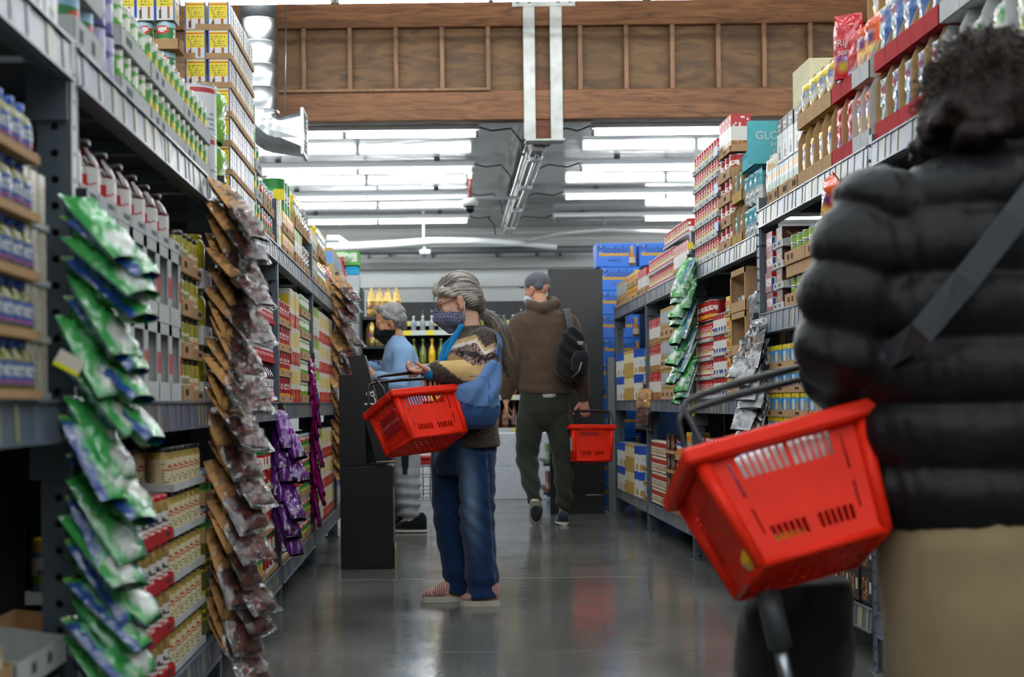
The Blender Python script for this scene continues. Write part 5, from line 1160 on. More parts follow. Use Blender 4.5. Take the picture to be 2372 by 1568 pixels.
a = A['magbag'] = Art(8, 12, '#7a1358'); a.rect(0, .0, 1, .08, '#2a0f22').rect(0, .55, 1, .7, '#8d1f68').rect(.3, .2, .7, .4, '#4a2a6e')
a = A['bwbag'] = Art(10, 16, '#16161a'); a.rect(0, .0, 1, .3, '#a9abb0').lines(.12, .08, .88, .34, '#7d8088', 3, .4).specks(.1, .42, .9, .62, ['#7a4a34', '#c7bfae', '#16161a'], 5).rect(0, .9, 1, 1, '#8d8f95')
a = A['yelbag'] = Art(12, 16, '#dfc414'); a.rect(.15, .45, .85, .72, '#24508f').rect(.2, .52, .8, .6, '#d8d7cf').specks(.1, .08, .9, .4, ['#d9d2b4', '#c9b98a', '#24508f'], 4).rect(0, .9, 1, 1, '#e2cf3c')
a = A['redbag'] = Art(14, 20, '#b91523'); a.rect(.2, .08, .8, .26, '#c4a24a').rect(.14, .26, .86, .36, '#5d2a86')
a = A['orbag'] = Art(14, 18, '#dd5411'); a.rect(.14, .1, .86, .36, '#d9b23a').specks(.14, .1, .86, .36, ['#c98f1c', '#e2c258'], 3).rect(.2, .55, .85, .7, '#3d2a6e').rect(.1, .4, .9, .5, '#ecd06a').rect(.66, .1, .86, .24, '#1b2540')
a = A['bluebag'] = Art(12, 20, '#2b5a9d'); a.rect(.1, .15, .5, .8, '#6f9c76').lines(.14, .2, .46, .78, '#d9ded4', 4, .4).specks(.05, .82, .95, .98, ['#cdbd7d', '#e2dcc0'], 5).rect(.12, .04, .5, .15, '#d5d8d8').rect(.3, .66, .7, .76, '#b42a2a')
a = A['grwbag'] = Art(12, 18, '#cfd3d2'); a.rect(.1, .2, .9, .5, '#7fae6a').specks(.1, .15, .9, .55, ['#5d9447', '#d9dccf', '#e6cf1f'], 6).ell(.3, .7, .12, .08, '#e3c91a').rect(.6, .6, .8, .85, '#4c8f3c')
a = A['tealbag'] = Art(12, 16, '#4f9fae'); a.rect(0, .0, 1, .45, '#cfd4d4').specks(.1, .05, .9, .4, ['#6c4a33', '#cfd4d4', '#2c6a7a'], 4).rect(0, .9, 1, 1, '#2f7f92')
a = A['packs'] = Art(10, 18, '#c7cdd0'); a.rect(0, .72, 1, .9, '#d9a640').rect(.1, .3, .9, .6, '#4d7a58').lines(.1, .08, .9, .28, '#59636b', 3, .5).rect(0, .9, 1, 1, '#9fb7c9')
a = A['whtblk'] = Art(18, 30, '#d3d3d2'); a.rect(0, .68, 1, 1, '#0f0f10').specks(.2, .84, .8, .9, ['#d3d3d2'], 3, .6).specks(.28, .74, .72, .8, ['#d3d3d2'], 4, .6).lines(.2, .5, .8, .64, '#8b8b8b', 3, .4).ell(.5, .3, .14, .1, '#6f6a66').rect(.28, .06, .72, .24, '#2a2a2c')
a = A['blueyel'] = Art(18, 14, '#3b8cc0'); a.rect(0, .82, 1, 1, '#e2c80f').lines(.1, .84, .9, 1, '#8a7a10', 3, .3).rect(.08, .25, .4, .72, '#cbd5dc').rect(.5, .1, .95, .55, '#b98b52').specks(.5, .1, .95, .55, ['#8a4a2a', '#d9c08a', '#5d8a3c'], 3).rect(.02, .0, .98, .1, '#244f9c')
a = A['brownbox'] = Art(14, 12, '#4a2a20'); a.specks(.15, .3, .85, .75, ['#8a5a3a', '#b98a5a', '#4a2a20'], 5).rect(.7, .05, .95, .4, '#c98a1c')
a = A['redcart'] = Art(12, 14, '#b11a1c'); a.rect(.25, .15, .75, .8, '#5a1512').ell(.5, .5, .14, .22, '#2a1a14').rect(.1, .85, .9, 1, '#d8b9b0')
a = A['redwht'] = Art(10, 18, '#d4d0c9'); a.rect(0, .68, 1, 1, '#ad1a20').specks(.1, .72, .9, .95, ['#d4d0c9', '#ad1a20'], 4, .3).rect(0, 0, 1, .3, '#9a6a3c').specks(0, 0, 1, .3, ['#7d4a24', '#b98a52'], 3)
a = A['bluegold'] = Art(10, 18, '#c9c8c2'); a.rect(0, .68, 1, 1, '#23489b').rect(.5, .55, 1, .95, '#3f7fc9').rect(.1, .05, .9, .3, '#a9834a').specks(.1, .3, .9, .55, ['#c9c8c2', '#8fa6c4'], 3)
a = A['goldp'] = Art(8, 16, '#b08f4c'); a.rect(0, .5, .5, .9, '#cfc49a').rect(.5, .45, 1, .9, '#5f94cc').rect(.2, .1, .8, .3, '#c9c4b2').rect(.2, .3, .8, .4, '#7b6130')
a = A['rice'] = Art(12, 20, '#d5d3c6'); a.rect(0, .7, 1, 1, '#8fa83c').lines(.15, .1, .85, .6, '#7b8a8f', 3, .45).rect(0, .0, 1, .08, '#b24a3a')
a = A['ricer'] = Art(12, 20, '#d8cfbf'); a.rect(0, .0, 1, .35, '#b3212a').rect(.1, .5, .9, .85, '#d9bd2a').specks(.1, .1, .9, .3, ['#e2c94a', '#b3212a'], 3)
a = A['jarmix'] = Art(20, 14, '#d8d2c0'); a.rect(0, .7, 1, 1, '#a8231f').specks(.2, .15, .8, .6, ['#c2622a', '#3f6a34', '#d8d2c0'], 4).rect(.8, 0, .95, .7, '#9fa6ad')
a = A['darkbox'] = Art(16, 12, '#1f1714'); a.specks(.1, .1, .6, .8, ['#9c5a30', '#c2864a', '#1f1714'], 4, .5).rect(.7, .3, .85, .7, '#b9b5ac')
a = A['salsay'] = Art(16, 14, '#d9b51d'); a.rect(.1, .5, .9, .8, '#c22a20').rect(.1, .2, .9, .42, '#2d5ea8').rect(.2, .25, .8, .36, '#d8dbe2')
a = A['crack'] = Art(14, 10, '#7d1e24'); a.rect(.1, .3, .9, .7, '#d3c9c0').specks(.1, .3, .9, .7, ['#7d1e24', '#d3c9c0'], 3, .4)

Tm = {}
Tm['corn'] = can_t('corn_can', .0375, .112, A['corn']); Tm['veg'] = can_t('vegetable_can', .0375, .112, A['veg']); Tm['pea'] = can_t('pea_can', .037, .11, A['pea'])
Tm['tom'] = can_t('tomato_can', .05, .118, A['tom']); Tm['soup'] = can_t('soup_can', .034, .1, A['soup']); Tm['soupw'] = can_t('broth_can', .034, .108, A['soupw'])
Tm['redcan'] = can_t('chili_can', .052, .115, A['redcan']); Tm['bean'] = can_t('bean_can', .054, .176, A['bean']); Tm['olive'] = can_t('olive_can', .042, .041, A['olive']); Tm['ocan'] = can_t('peach_can', .04, .11, A['orangecan'])
g = Art(20, 16, '#2d8a3c'); g.rect(0, .75, 1, 1, '#237030').rect(.32, .3, .68, .68, '#c9cfc6').lines(.34, .34, .66, .64, '#4a5a4c', 3); Tm['tub'] = can_t('drink_mix_tub', .055, .165, g, 'tub', '#237030')
wc = Art(20, 20, '#cdced0'); wc.rect(0, .86, 1, .93, '#a8323a').rect(.3, .1, .7, .7, '#cdced0').lines(.25, .1, .5, .6, '#8d9298', 4, .4).ell(.6, .75, .06, .06, '#5d9a3c').rect(.6, .05, .8, .3, '#44484c'); Tm['bigcan'] = can_t('ranch_bean_can', .07, .175, wc)
Tm['jarred'] = jar_t('pickle_jar', .041, .118, '#a98a52', A['jarred'], (.12, .62), '#b3121c'); Tm['jarcream'] = jar_t('antipasto_jar', .036, .118, '#b39a4e', A['jarcream'], (.1, .72), '#1a1a1c')
Tm['jarcream2'] = jar_t('pepper_jar', .036, .118, '#a89a3a', A['jarcream'], (.1, .55), '#1f1c18'); Tm['jardark'] = jar_t('olive_jar', .03, .118, '#8d8a3a', A['jardark'], (.1, .6), '#1c2016')
Tm['jaryel'] = jar_t('pepperoncini_jar', .052, .17, '#a8a010', Art(16, 8, '#c9c08a'), (.02, .06), '#b0a018', lidr=.75)
yl = Art(16, 10, '#d8c81a'); yl.rect(.3, .2, .7, .7, '#2f2f14'); Tm['jargreen'] = jar_t('gherkin_jar', .044, .15, '#6b6a1d', yl, (.4, .62), '#d3c40f')
bp = Art(18, 16, '#2a5fc0'); bp.rect(0, .5, 1, .9, '#d0d6da').rect(0, .34, 1, .5, '#3f8a3a').specks(.2, .55, .8, .85, ['#24356d', '#d0d6da'], 3, .4).rect(.4, .1, .6, .26, '#c9d2e0'); Tm['bluejar'] = jar_t('blue_label_jar', .045, .14, '#b39a3c', bp, (.04, .8), '#c9b21a')
KP = [(.84, 0), (1, .03), (1, .62), (.82, .76), (.55, .87), (.55, .9), (.55, .95)]
Tm['ketch'] = jar_t('tomato_sauce_jar', .055, .158, '#4d130d', A['ketch'], (.06, .58), '#1b1512', prof=KP, lidr=.6, lidh=.018)
BP = [(.85, 0), (1, .03), (1, .58), (.8, .72), (.42, .84), (.38, .95)]
Tm['dress'] = jar_t('dressing_bottle', .026, .098, '#6e6a14', A['dress'], (.2, .6), '#1f55b8', prof=BP, lidr=.45, lidh=.014, cat='bottle'); Tm['wdress'] = jar_t('ranch_bottle', .03, .17, '#b8ad84', A['cream'], (.1, .55), '#b5a46a', prof=BP, lidr=.42, lidh=.018, cat='bottle')
JP = [(.82, 0), (1, .04), (.94, .3), (1, .55), (.9, .72), (.5, .86), (.45, .95)]
Tm['juice'] = jar_t('mango_juice_bottle', .036, .166, '#b8742a', A['juice'], (.03, .58), '#a3141c', prof=JP, lidr=.48, lidh=.016, cat='bottle'); Tm['juice2'] = jar_t('grape_juice_bottle', .036, .166, '#35101f', A['juice'], (.03, .58), '#8d1018', prof=JP, lidr=.48, lidh=.016, cat='bottle')
Tm['dkjar'] = jar_t('dark_sauce_jar', .03, .1, '#1c0d0b', A['cream'], (.1, .55), '#141416'); Tm['mixjar'] = jar_t('chili_sauce_jar', .036, .11, '#7a3a1c', A['jarmix'], (.08, .8), '#c9c0a8')
Tm['bbq'] = box_t('bbq_twin_box', .048, .075, .098, A['bbqs'], A['bbq']); Tm['bbqL'] = box_t('yellow_panel_box', .066, .09, .125, A['bbq'], A['bbqs'])
Tm['cream'] = box_t('cream_packet', .04, .06, .1, A['cream'], A['cream']); Tm['whtblk'] = box_t('black_top_box', .085, .085, .19, A['whtblk'], A['whtblk']); Tm['blueyel'] = box_t('chili_box', .12, .1, .1, A['blueyel'], A['blueyel'])
Tm['brown'] = box_t('brownie_box', .1, .14, .085, A['brownbox'], A['brownbox']); Tm['redcart'] = box_t('red_carton', .08, .1, .125, A['redcart'], A['redcart'], '#b11a1c'); Tm['redwht'] = box_t('red_top_packet', .07, .1, .185, A['redwht'], A['redwht']); Tm['bluegold'] = box_t('cereal_packet', .075, .1, .2, A['bluegold'], A['bluegold']); Tm['goldp'] = box_t('gold_packet', .055, .1, .195, A['goldp'], A['goldp'])
Tm['rice'] = box_t('rice_box', .07, .1, .19, A['rice'], A['rice']); Tm['ricer'] = box_t('red_rice_box', .07, .1, .19, A['ricer'], A['ricer']); Tm['salsay'] = box_t('yellow_mix_box', .085, .1, .1, A['salsay'], A['salsay']); Tm['darkbox'] = box_t('dark_snack_box', .13, .12, .12, A['darkbox'], A['darkbox'], '#1f1714'); Tm['crack'] = box_t('red_soup_carton', .12, .12, .09, A['crack'], A['soupw'])
Tm['packs'] = box_t('seed_packet', .036, .1, .15, A['packs'], '#b9c0c4'); Tm['purpleb'] = jar_t('purple_label_bottle', .032, .12, '#8d86b3', A['purpleb'], (.02, .96), '#c9c5d8', prof=[(.9, 0), (1, .05), (1, .9), (.8, .97), (.6, .99)], lidr=.6, cat='bottle')
Tm['yelbag'] = bag_t('chip_bag', .115, .19, .06, A['yelbag'], 2); Tm['redbag'] = bag_t('red_pasta_bag', .115, .235, .06, A['redbag'], 3); Tm['orbag'] = bag_t('orange_noodle_bag', .12, .225, .07, A['orbag'], 4); Tm['bluebag'] = bag_t('blue_pasta_bag', .105, .23, .065, A['bluebag'], 5); Tm['grwbag'] = bag_t('green_white_bag', .12, .2, .07, A['grwbag'], 6); Tm['tealbag'] = bag_t('teal_cookie_bag', .085, .16, .05, A['tealbag'], 7)
gb = Art(10, 16, '#6fae2c'); gb.rect(0, .8, 1, .92, '#3c7d22').ell(.5, .45, .3, .16, '#cfd6c0'); Tm['limebag'] = bag_t('lime_green_bag', .11, .19, .055, gb, 8)
sb_ = Art(12, 14, '#8a8d92'); sb_.specks(.1, .3, .9, .8, ['#3a342e', '#b09a7a', '#8a8d92'], 4); Tm['silbag'] = bag_t('silver_snack_bag', .11, .17, .06, sb_, 9)
wp2 = Art(12, 20, '#d2cdbd'); wp2.lines(.2, .1, .8, .6, '#77726a', 3, .45).rect(.2, .72, .8, .82, '#d9b98a'); Tm['crpouch'] = bag_t('cream_flour_pouch', .13, .25, .08, wp2, 10)
# ------------------------------------------------------------------ goods on the left shelves
ZT, ZM, ZB = 1.651, .946, .206
W_ = (WHC, .05, .045); K_ = (KR, .05, .04)
# rack 0 (near, blurred)
stack('L', 2.2, 2.51, ZM, Tm['dress'], 5, 'small olive dressing bottle with blue cap, near middle shelf', 'small dressing bottles', (KR, .02, .016), 5, 1, -.012)
stack('L', 2.52, 2.685, ZM, Tm['cream'], 4, 'cream packet with red lettering beside the blue capped bottles', 'cream packets', (WHC, .03, .012), 4, 1, .02)
stack('L', 2.69, 2.77, ZM, Tm['dkjar'], 2, 'dark sauce jar at the middle shelf end by the near post', 'dark jars by the near post', None, 1, 1, .05)
stack('L', 2.3, 2.5, ZM+.42, Tm['dkjar'], 1, 'dark sauce jar on top of the packets in the near rack', 'dark jars on the near packets', None, 1, 1, .2)
stack('L', 2.45, 2.78, ZT, Tm['whtblk'], 1, 'tall dark and white box on the near top shelf', 'boxes on the near top shelf', None, 1, 1, .012)
stack('L', 2.1, 2.43, ZT, Tm['bbqL'], 2, 'yellow and white box on the near top shelf', 'yellow boxes on the near top shelf', None, 1, 1, .012)
stack('L', 2.2, 2.5, ZB, Tm['wdress'], 1, 'white dressing bottle in the bottom brown carton', 'white dressing bottles', (KR, .2, .1), 5, 2, .02)
stack('L', 2.52, 2.78, ZB, Tm['dkjar'], 2, 'dark sauce jar under the white tray', 'dark jars on the near bottom shelf', (WHC, .05, .045), 4, 2, .02)
stack('L', 2.2, 2.42, ZB+.21, Tm['wdress'], 1, 'white dressing bottle standing on the near bottom carton', 'upper white dressing bottles', (KR, .1, .08), 3, 1, .02)
def crate(run, y0, y1, z, d, h, lip, col, label, sb=.02, name='open_carton', lean=0):
    me = tray_t(y1-y0, d, h, lip, col); o = bpy.data.objects.new(name, me); COL.objects.link(o); s = SG[run]
    o.location = (XF[run]+s*(sb+d/2), (y0+y1)/2, z); o.rotation_euler = (0, lean, math.pi/2 if run == 'L' else -math.pi/2); tag(o, label, 'carton'); return o
crate('L', 2.45, 2.78, ZB+.23, .25, .085, .05, WHC, 'empty white carton tray above the dark jars by the near post')
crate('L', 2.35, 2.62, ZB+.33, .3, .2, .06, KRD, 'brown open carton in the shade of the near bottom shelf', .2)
# rack 1 top: three tiers, then two
stack('L', 2.86, 3.1, ZT, Tm['tom'], 2, 'large can with tomato picture on the near top shelf', 'tomato picture cans', (WHC, .075, .07), 3)
stack('L', 3.11, 3.27, ZT, Tm['purpleb'], 3, 'purple label bottle beside the tomato picture cans', 'purple label bottles', None, 2, 1)
stack('L', 3.28, 3.62, ZT, Tm['veg'], 2, 'green mixed vegetable can in a white tray on the top shelf', 'mixed vegetable cans', W_, 5)
stack('L', 3.63, 4.58, ZT, Tm['corn'], 2, 'white and green corn can with yellow cob on the top shelf', 'corn cans of the near top shelf', W_, 6)
stack('L', 3.28, 3.7, ZT, Tm['veg'], 3, 'green vegetable can stacked deeper on the top shelf', 'deeper vegetable cans', W_, 5, 1, .12)
stack('L', 3.72, 4.55, ZT, Tm['corn'], 2, 'corn can in the second line of the top shelf', 'corn cans, second line', W_, 5, 1, .11)
# rack 1 middle: sauce jars in white cartons, then jars
def openbox(run, y0, y1, z, h, d, col, inn, label, sb=.01, stripe=None):
    o = bpy.data.objects.new('display_carton', None); COL.objects.link(o); s = SG[run]; w = y1-y0
    o.location = (XF[run]+s*sb, (y0+y1)/2, z); o.rotation_euler = (0, 0, math.pi/2 if run == 'L' else -math.pi/2); tag(o, label, 'carton')
    def sub(nm, *bx, c=col, m=CARD):
        b = MB(); b.box(*bx, cs(c)); b.obj(nm, m, o)
    t = .004
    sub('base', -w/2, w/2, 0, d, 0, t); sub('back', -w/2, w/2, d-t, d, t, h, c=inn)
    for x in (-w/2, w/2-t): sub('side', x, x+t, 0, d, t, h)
    sub('front_lip', -w/2, w/2, 0, t, t, h*.24)
    for x in (-w/2+t, w/2-.016-t):
        sub('front_flap', x, x+.016, 0, t, h*.24, h)
        if stripe: b = MB(); b.box(x+.001, x+.015, -.0012, 0, h*.35, h*.62, cs(stripe)); b.obj('stripe', CARD, o)
    sub('front_header', -w/2, w/2, 0, t, h*.86, h)
    return o
pit = .205
for k in range(3):
    n = 7; ya, yb = 2.9, 4.03; w = (yb-ya)/n
    for i in range(n):
        if k < 2 or i >= 0:
            if k < 2: openbox('L', ya+i*w, ya+(i+1)*w-.003, ZM+k*(pit+.002), pit, .14, WHC, KR, 'white open carton around a tomato sauce jar, %s, %s along' % (TIER[k], ORD[i]), .012, '#b8222a')
            else:
                crate('L', ya+i*w, ya+(i+1)*w-.003, ZM+k*(pit+.002), .135, .04, .03, WHC, 'white lipped carton holding a tomato sauce jar, top tier, %s along' % ORD[i], .012)
            put(Tm['ketch'], (-.71-.02-.065, ya+(i+.5)*w, ZM+k*(pit+.002)+.005), math.pi/2+RNG.uniform(-.2, .2), 'big red label tomato sauce jar, %s, %s along' % (TIER[k], ORD[i]), 'tomato sauce jars')
stack('L', 4.05, 4.22, ZM, Tm['jardark'], 4, 'slim olive jar with dark label beside the white cartons', 'olive jars', (KR, .05, .045), 3, 2, .012)
stack('L', 4.22, 4.38, ZM, Tm['jarcream2'], 4, 'cream label pepper jar on the middle shelf', 'cream label pepper jars', (KR, .05, .03), 2, 2, .012)
stack('L', 4.39, 4.57, ZM, Tm['jaryel'], 3, 'big yellow pepperoncini jar in a white carton', 'pepperoncini jars', (WHC, .065, .06), 2, 2, .012)
# rack 1 bottom
stack('L', 2.87, 3.12, ZB, Tm['jarcream'], 1, 'cream label jar in the brown and orange carton', 'jars in the orange banded cartons', (KR, .14, .1), 3, 2)
crate('L', 2.88, 3.11, ZB+.145, .2, .14, .12, KR, 'brown carton with orange band, upper of two by the green bags')
for z in (.33, .19):
    b = MB(); b.box(-.0105+XF['L']-.0115+.012, XF['L']-.0105, 2.88, 3.11, z, z+.03, cs('#d9681a')); tag(b.obj('orange_tape', CARD), 'orange band printed round the %s brown carton' % ('upper' if z > .25 else 'lower'), 'band')
stack('L', 3.14, 3.33, ZB, Tm['bluejar'], 3, 'blue and white label jar on the bottom shelf', 'blue label jars', (None or WHC, .03, .01), 2, 2)
stack('L', 3.34, 3.86, ZB, Tm['jarred'], 4, 'pickle jar with white and red label and red lid', 'red label pickle jars', ('#a5161d', .035, .03), 4, 2)
stack('L', 3.87, 4.38, ZB, Tm['jarcream'], 5, 'antipasto jar with cream label on the bottom shelf', 'cream label jars of the bottom shelf', (WHC, .03, .02), 4, 2)
stack('L', 4.39, 4.58, ZB, Tm['jargreen'], 2, 'green gherkin jar with yellow lid', 'gherkin jars', None, 2, 2)
stack('L', 4.39, 4.58, ZB+.302, Tm['pea'], 2, 'green pea can above the gherkin jars', 'pea cans above the gherkins', K_, 2, 1)
# rack 2
stack('L', 4.66, 4.82, ZT, Tm['bigcan'], 1, 'big white can with plain panel above the dried meat', 'big white cans', None, 1)
put(Tm['bigcan'], (-.80, 4.78, ZT+.177), 1.2, 'big white can stacked above another, over the dried meat')
stack('L', 4.84, 5.05, ZT, Tm['limebag'], 2, 'lime green bag on the top shelf above the dried meat', 'lime green bags', None, 1)
z2 = stack('L', 5.06, 5.72, ZT, Tm['bbq'], 7, 'small white and yellow box, tall top stack', 'small yellow boxes, tall stack', (KR, .024, .02), 4, 2, .012)
stack('L', 5.06, 5.11, ZT, Tm['bbq'], 7, 'small white and yellow box, inner end of the tall stack', 'small yellow boxes, inner end', (KR, .024, .02), 1, 1, .095)
for k in range(6):                                            # the end of the tall stack faces the camera
    zt = ZT+k*.104
    me = tray_t(.3, .11, .05, .035, KR)
    for j in range(2):
        o = bpy.data.objects.new('carton_tray', me); COL.objects.link(o); o.location = (-.71-.35-j*.31+.03, 4.985, zt); o.rotation_euler = (0, 0, 0); tag(o, 'brown tray of cans facing the aisle mouth, %s, %s from the aisle' % (TIER[k], ORD[j]), 'tray', 'brown trays facing the aisle mouth')
    for j in range(7):
        t = Tm['pea'] if k < 4 else Tm['pea'] if j < 5 else Tm['veg']
        t = Tm['pea']
        put(t, (-.935-j*.0765, 4.985, zt+.004), RNG.uniform(-.3, .3), 'pea can with red badge facing the aisle mouth, %s, %s from the aisle' % (TIER[k], ORD[j]), 'pea cans facing the aisle mouth', sc=.9)
for j in range(8):
    put(Tm['bbqL'], (-.93-j*.068, 4.99, ZT+6*.104+.0), 0, 'yellow panel box standing on the trays of pea cans, %s from the aisle' % ORD[j], 'yellow panel boxes on the pea cans')
b = MB(); b.box(-.5*.0+-.09, .09, -.05, .05, 0, .045, cs(KR)); 
stack('L', 5.74, 5.95, ZT, Tm['corn'], 3, 'corn can past the tall stack of yellow boxes', 'corn cans past the tall stack', W_, 3, 2)
stack('L', 5.74, 5.95, ZT+.35, Tm['tub'], 1, 'green canister above the corn cans past the tall stack', 'green canisters', None, 3, 1, .02)
stack('L', 5.97, 6.38, ZT, Tm['pea'], 2, 'pea can with red badge, second rack top shelf', 'pea cans of the second rack', K_, 5, 2)
stack('L', 4.75, 5.45, ZM, Tm['juice'], 3, 'mango juice bottle behind the dried meat', 'juice bottles behind the dried meat', ('#a5161d', .02, .016), 6)
stack('L', 5.46, 6.0, ZM, Tm['juice'], 3, 'orange juice bottle with white and red label', 'orange juice bottles', ('#a5161d', .02, .016), 4)
stack('L', 6.0, 6.37, ZM, Tm['juice2'], 3, 'dark grape juice bottle with white and red label', 'grape juice bottles', ('#a5161d', .02, .016), 4)
stack('L', 4.75, 5.9, ZB, Tm['corn'], 4, 'corn can on the bottom shelf behind the dried meat', 'corn cans behind the dried meat', K_, 5)
stack('L', 5.92, 6.37, ZB, Tm['bean'], 3, 'tall white bean can with red band', 'tall bean cans', (KR, .04, .02), 4, 2)
# rack 3
stack('L', 6.43, 6.75, ZT, Tm['bbqL'], 2, 'box with yellow panel at the start of the third top shelf', 'yellow boxes of the third rack', None, 4)
stack('L', 6.77, 7.3, ZT, Tm['salsay'], 2, 'yellow and blue mix box on the third top shelf', 'yellow mix boxes', (KR, .05, .045), 5)
stack('L', 6.85, 7.2, ZT+.21, Tm['tub'], 1, 'green round drink mix tub on the yellow mix boxes', 'green drink mix tubs', None, 3, 2)
stack('L', 7.32, 7.75, ZT, Tm['rice'], 1, 'pale rice box in a brown tray on the third top shelf', 'rice boxes of the third rack', (KR, .08, .07), 5)
stack('L', 7.77, 8.17, ZT, Tm['silbag'], 2, 'silver snack bag in a brown carton on the third top shelf', 'silver snack bags', (KR, .2, .05), 3)
stack('L', 7.35, 7.75, ZT+.2, Tm['yelbag'], 1, 'yellow chip bag over the rice boxes', 'chip bags over the rice boxes', (KR, .15, .05), 3)
stack('L', 6.45, 7.1, ZM, Tm['redcan'], 4, 'dark red chili can on the third middle shelf', 'dark red chili cans', (KR, .04, .03), 3)
stack('L', 7.12, 7.6, ZM, Tm['ricer'], 3, 'yellow and red rice box beside the chili cans', 'red rice boxes', None, 4)
stack('L', 7.62, 8.17, ZM, Tm['veg'], 5, 'lime vegetable can in a brown tray on the third middle shelf', 'lime vegetable cans', K_, 4)
stack('L', 6.46, 6.9, ZB, Tm['bean'], 3, 'tall bean can behind the purple bags', 'bean cans behind the purple bags', (KR, .04, .02), 4)
stack('L', 6.92, 7.5, ZB, Tm['mixjar'], 5, 'red and cream label jar behind the purple bags', 'jars behind the purple bags', (KR, .045, .035), 4)
stack('L', 7.52, 8.17, ZB, Tm['pea'], 5, 'green pea can in a brown tray past the purple bags', 'pea cans past the purple bags', K_, 4)
# racks 4 and 5
stack('L', 8.25, 8.75, ZT, Tm['packs'], 2, 'seed packet in a brown tray on the fourth top shelf', 'seed packets of the fourth rack', (KR, .06, .05), 6)
stack('L', 8.77, 9.4, ZT, Tm['yelbag'], 2, 'yellow chip bag in a brown carton on the fourth top shelf', 'chip bags of the fourth rack', (KR, .2, .05), 3)
stack('L', 9.42, 9.98, ZT, Tm['orbag'], 1, 'orange bag on the fourth top shelf', 'orange bags of the fourth rack', (KR, .2, .05), 4)
stack('L', 8.25, 8.85, ZM, Tm['rice'], 3, 'white and green rice box on the fourth middle shelf', 'rice boxes of the fourth rack', None, 4)
stack('L', 8.87, 9.97, ZM, Tm['ricer'], 3, 'red and yellow rice box on the fourth middle shelf', 'red rice boxes of the fourth rack', None, 4)
stack('L', 8.25, 9.0, ZB, Tm['rice'], 3, 'white rice box on the fourth bottom shelf', 'rice boxes low on the fourth rack', None, 4)
stack('L', 9.02, 9.97, ZB, Tm['ricer'], 3, 'red rice box on the fourth bottom shelf', 'red rice boxes low on the fourth rack', None, 4)
stack('L', 10.05, 11.0, ZT, Tm['goldp'], 2, 'gold packet on the last left top shelf', 'gold packets of the last left rack', None, 4)
stack('L', 11.02, 11.75, ZT, Tm['redwht'], 2, 'red and white packet on the last left top shelf', 'red and white packets of the last left rack', None, 4)
stack('L', 10.05, 11.75, ZM, Tm['goldp'], 3, 'gold packet on the last left middle shelf', 'gold packets in the last left rack', None, 4)
stack('L', 10.05, 11.75, ZB, Tm['bluegold'], 3, 'blue and gold packet on the last left bottom shelf', 'packets low in the last left rack', None, 4)
# ------------------------------------------------------------------ goods on the right shelves
ZT1, ZM1, ZL1, ZT2, ZM2, ZB2 = 1.801, 1.324, .751, 1.701, .941, .216
# rack 1 top, from the jacket backwards
def display(run, y0, y1, z, h, d, col, inn, t, desc, n, sb=.012, ramp=False):
    w = (y1-y0)/n
    for i in range(n):
        o = bpy.data.objects.new('display_carton', None); COL.objects.link(o); s = SG[run]
        o.location = (XF[run]+s*sb, y0+(i+.5)*w, z); o.rotation_euler = (0, 0, math.pi/2 if run == 'L' else -math.pi/2); tag(o, '%s carton standing open, %s along' % (desc, ORD[i]), 'carton', 'open display cartons: '+desc)
        ww = w-.004; q = .004
        for nm, bx, c in (('base', (-ww/2, ww/2, 0, d, 0, q), col), ('back', (-ww/2, ww/2, d-q, d, q, h), inn), ('front_lip', (-ww/2, ww/2, -.002, q, 0, h*.26), col)):
            b = MB(); b.box(*bx, cs(c)); b.obj(nm, CARD, o)
        for x_ in (-ww/2, ww/2-q):
            cut = d*(.42 if ramp else .12); b = MB(); pr = [(0, q), (d-q, q), (d-q, h), (cut, h), (.0, h*(.26 if ramp else .8))]
            b.faces([(x_, y, zz) for y, zz in pr]+[(x_+q, y, zz) for y, zz in pr], [(4, 3, 2, 1, 0), (5, 6, 7, 8, 9)]+[(k, (k+1) % 5, 5+(k+1) % 5, 5+k) for k in range(5)], cs(inn)); b.obj('side', CARD, o)
        put(t, (XF[run]+s*(sb+.008+t.d*.5), y0+(i+.5)*w, z+q), (math.pi/2 if run == 'L' else -math.pi/2)+RNG.uniform(-.12, .12), '%s bag, %s along' % (desc, ORD[i]), 'bags: '+desc, ry=RNG.uniform(-.06, .06)*0)
RC = '#a01c24'
for k in range(2):
    nm = ('lower', 'upper')[k]; z = ZT1+k*.237
    display('R', 4.22, 4.84, z, .235, .17, RC, KR, Tm['bluebag'], '%s row blue and green pasta in red' % nm, 5, ramp=(k == 1))
    display('R', 4.9, 5.1, z, .235, .17, WHC, WHC, Tm['orbag'], '%s row orange noodle in white' % nm, 2, ramp=(k == 1))
    display('R', 5.1, 5.36, z, .235, .17, RC, KR, Tm['redbag'], '%s row red pasta in red' % nm, 2, ramp=(k == 1))
    display('R', 5.37, 5.87, z, .235, .17, KR, KR, Tm['yelbag'], '%s row yellow chip in brown' % nm, 4, ramp=(k == 1))
    display('R', 3.4, 4.21, z, .23, .2, WHC, WHC, Tm['grwbag'], '%s row green and white in white' % nm, 5, ramp=(k == 1))
display('R', 4.6, 5.3, ZT1+.474, .235, .17, KR, KR, Tm['yelbag'], 'topmost yellow chip in brown', 5, .13)
display('R', 3.4, 4.21, ZT1+.462, .23, .2, WHC, WHC, Tm['grwbag'], 'topmost green and white in white', 5)
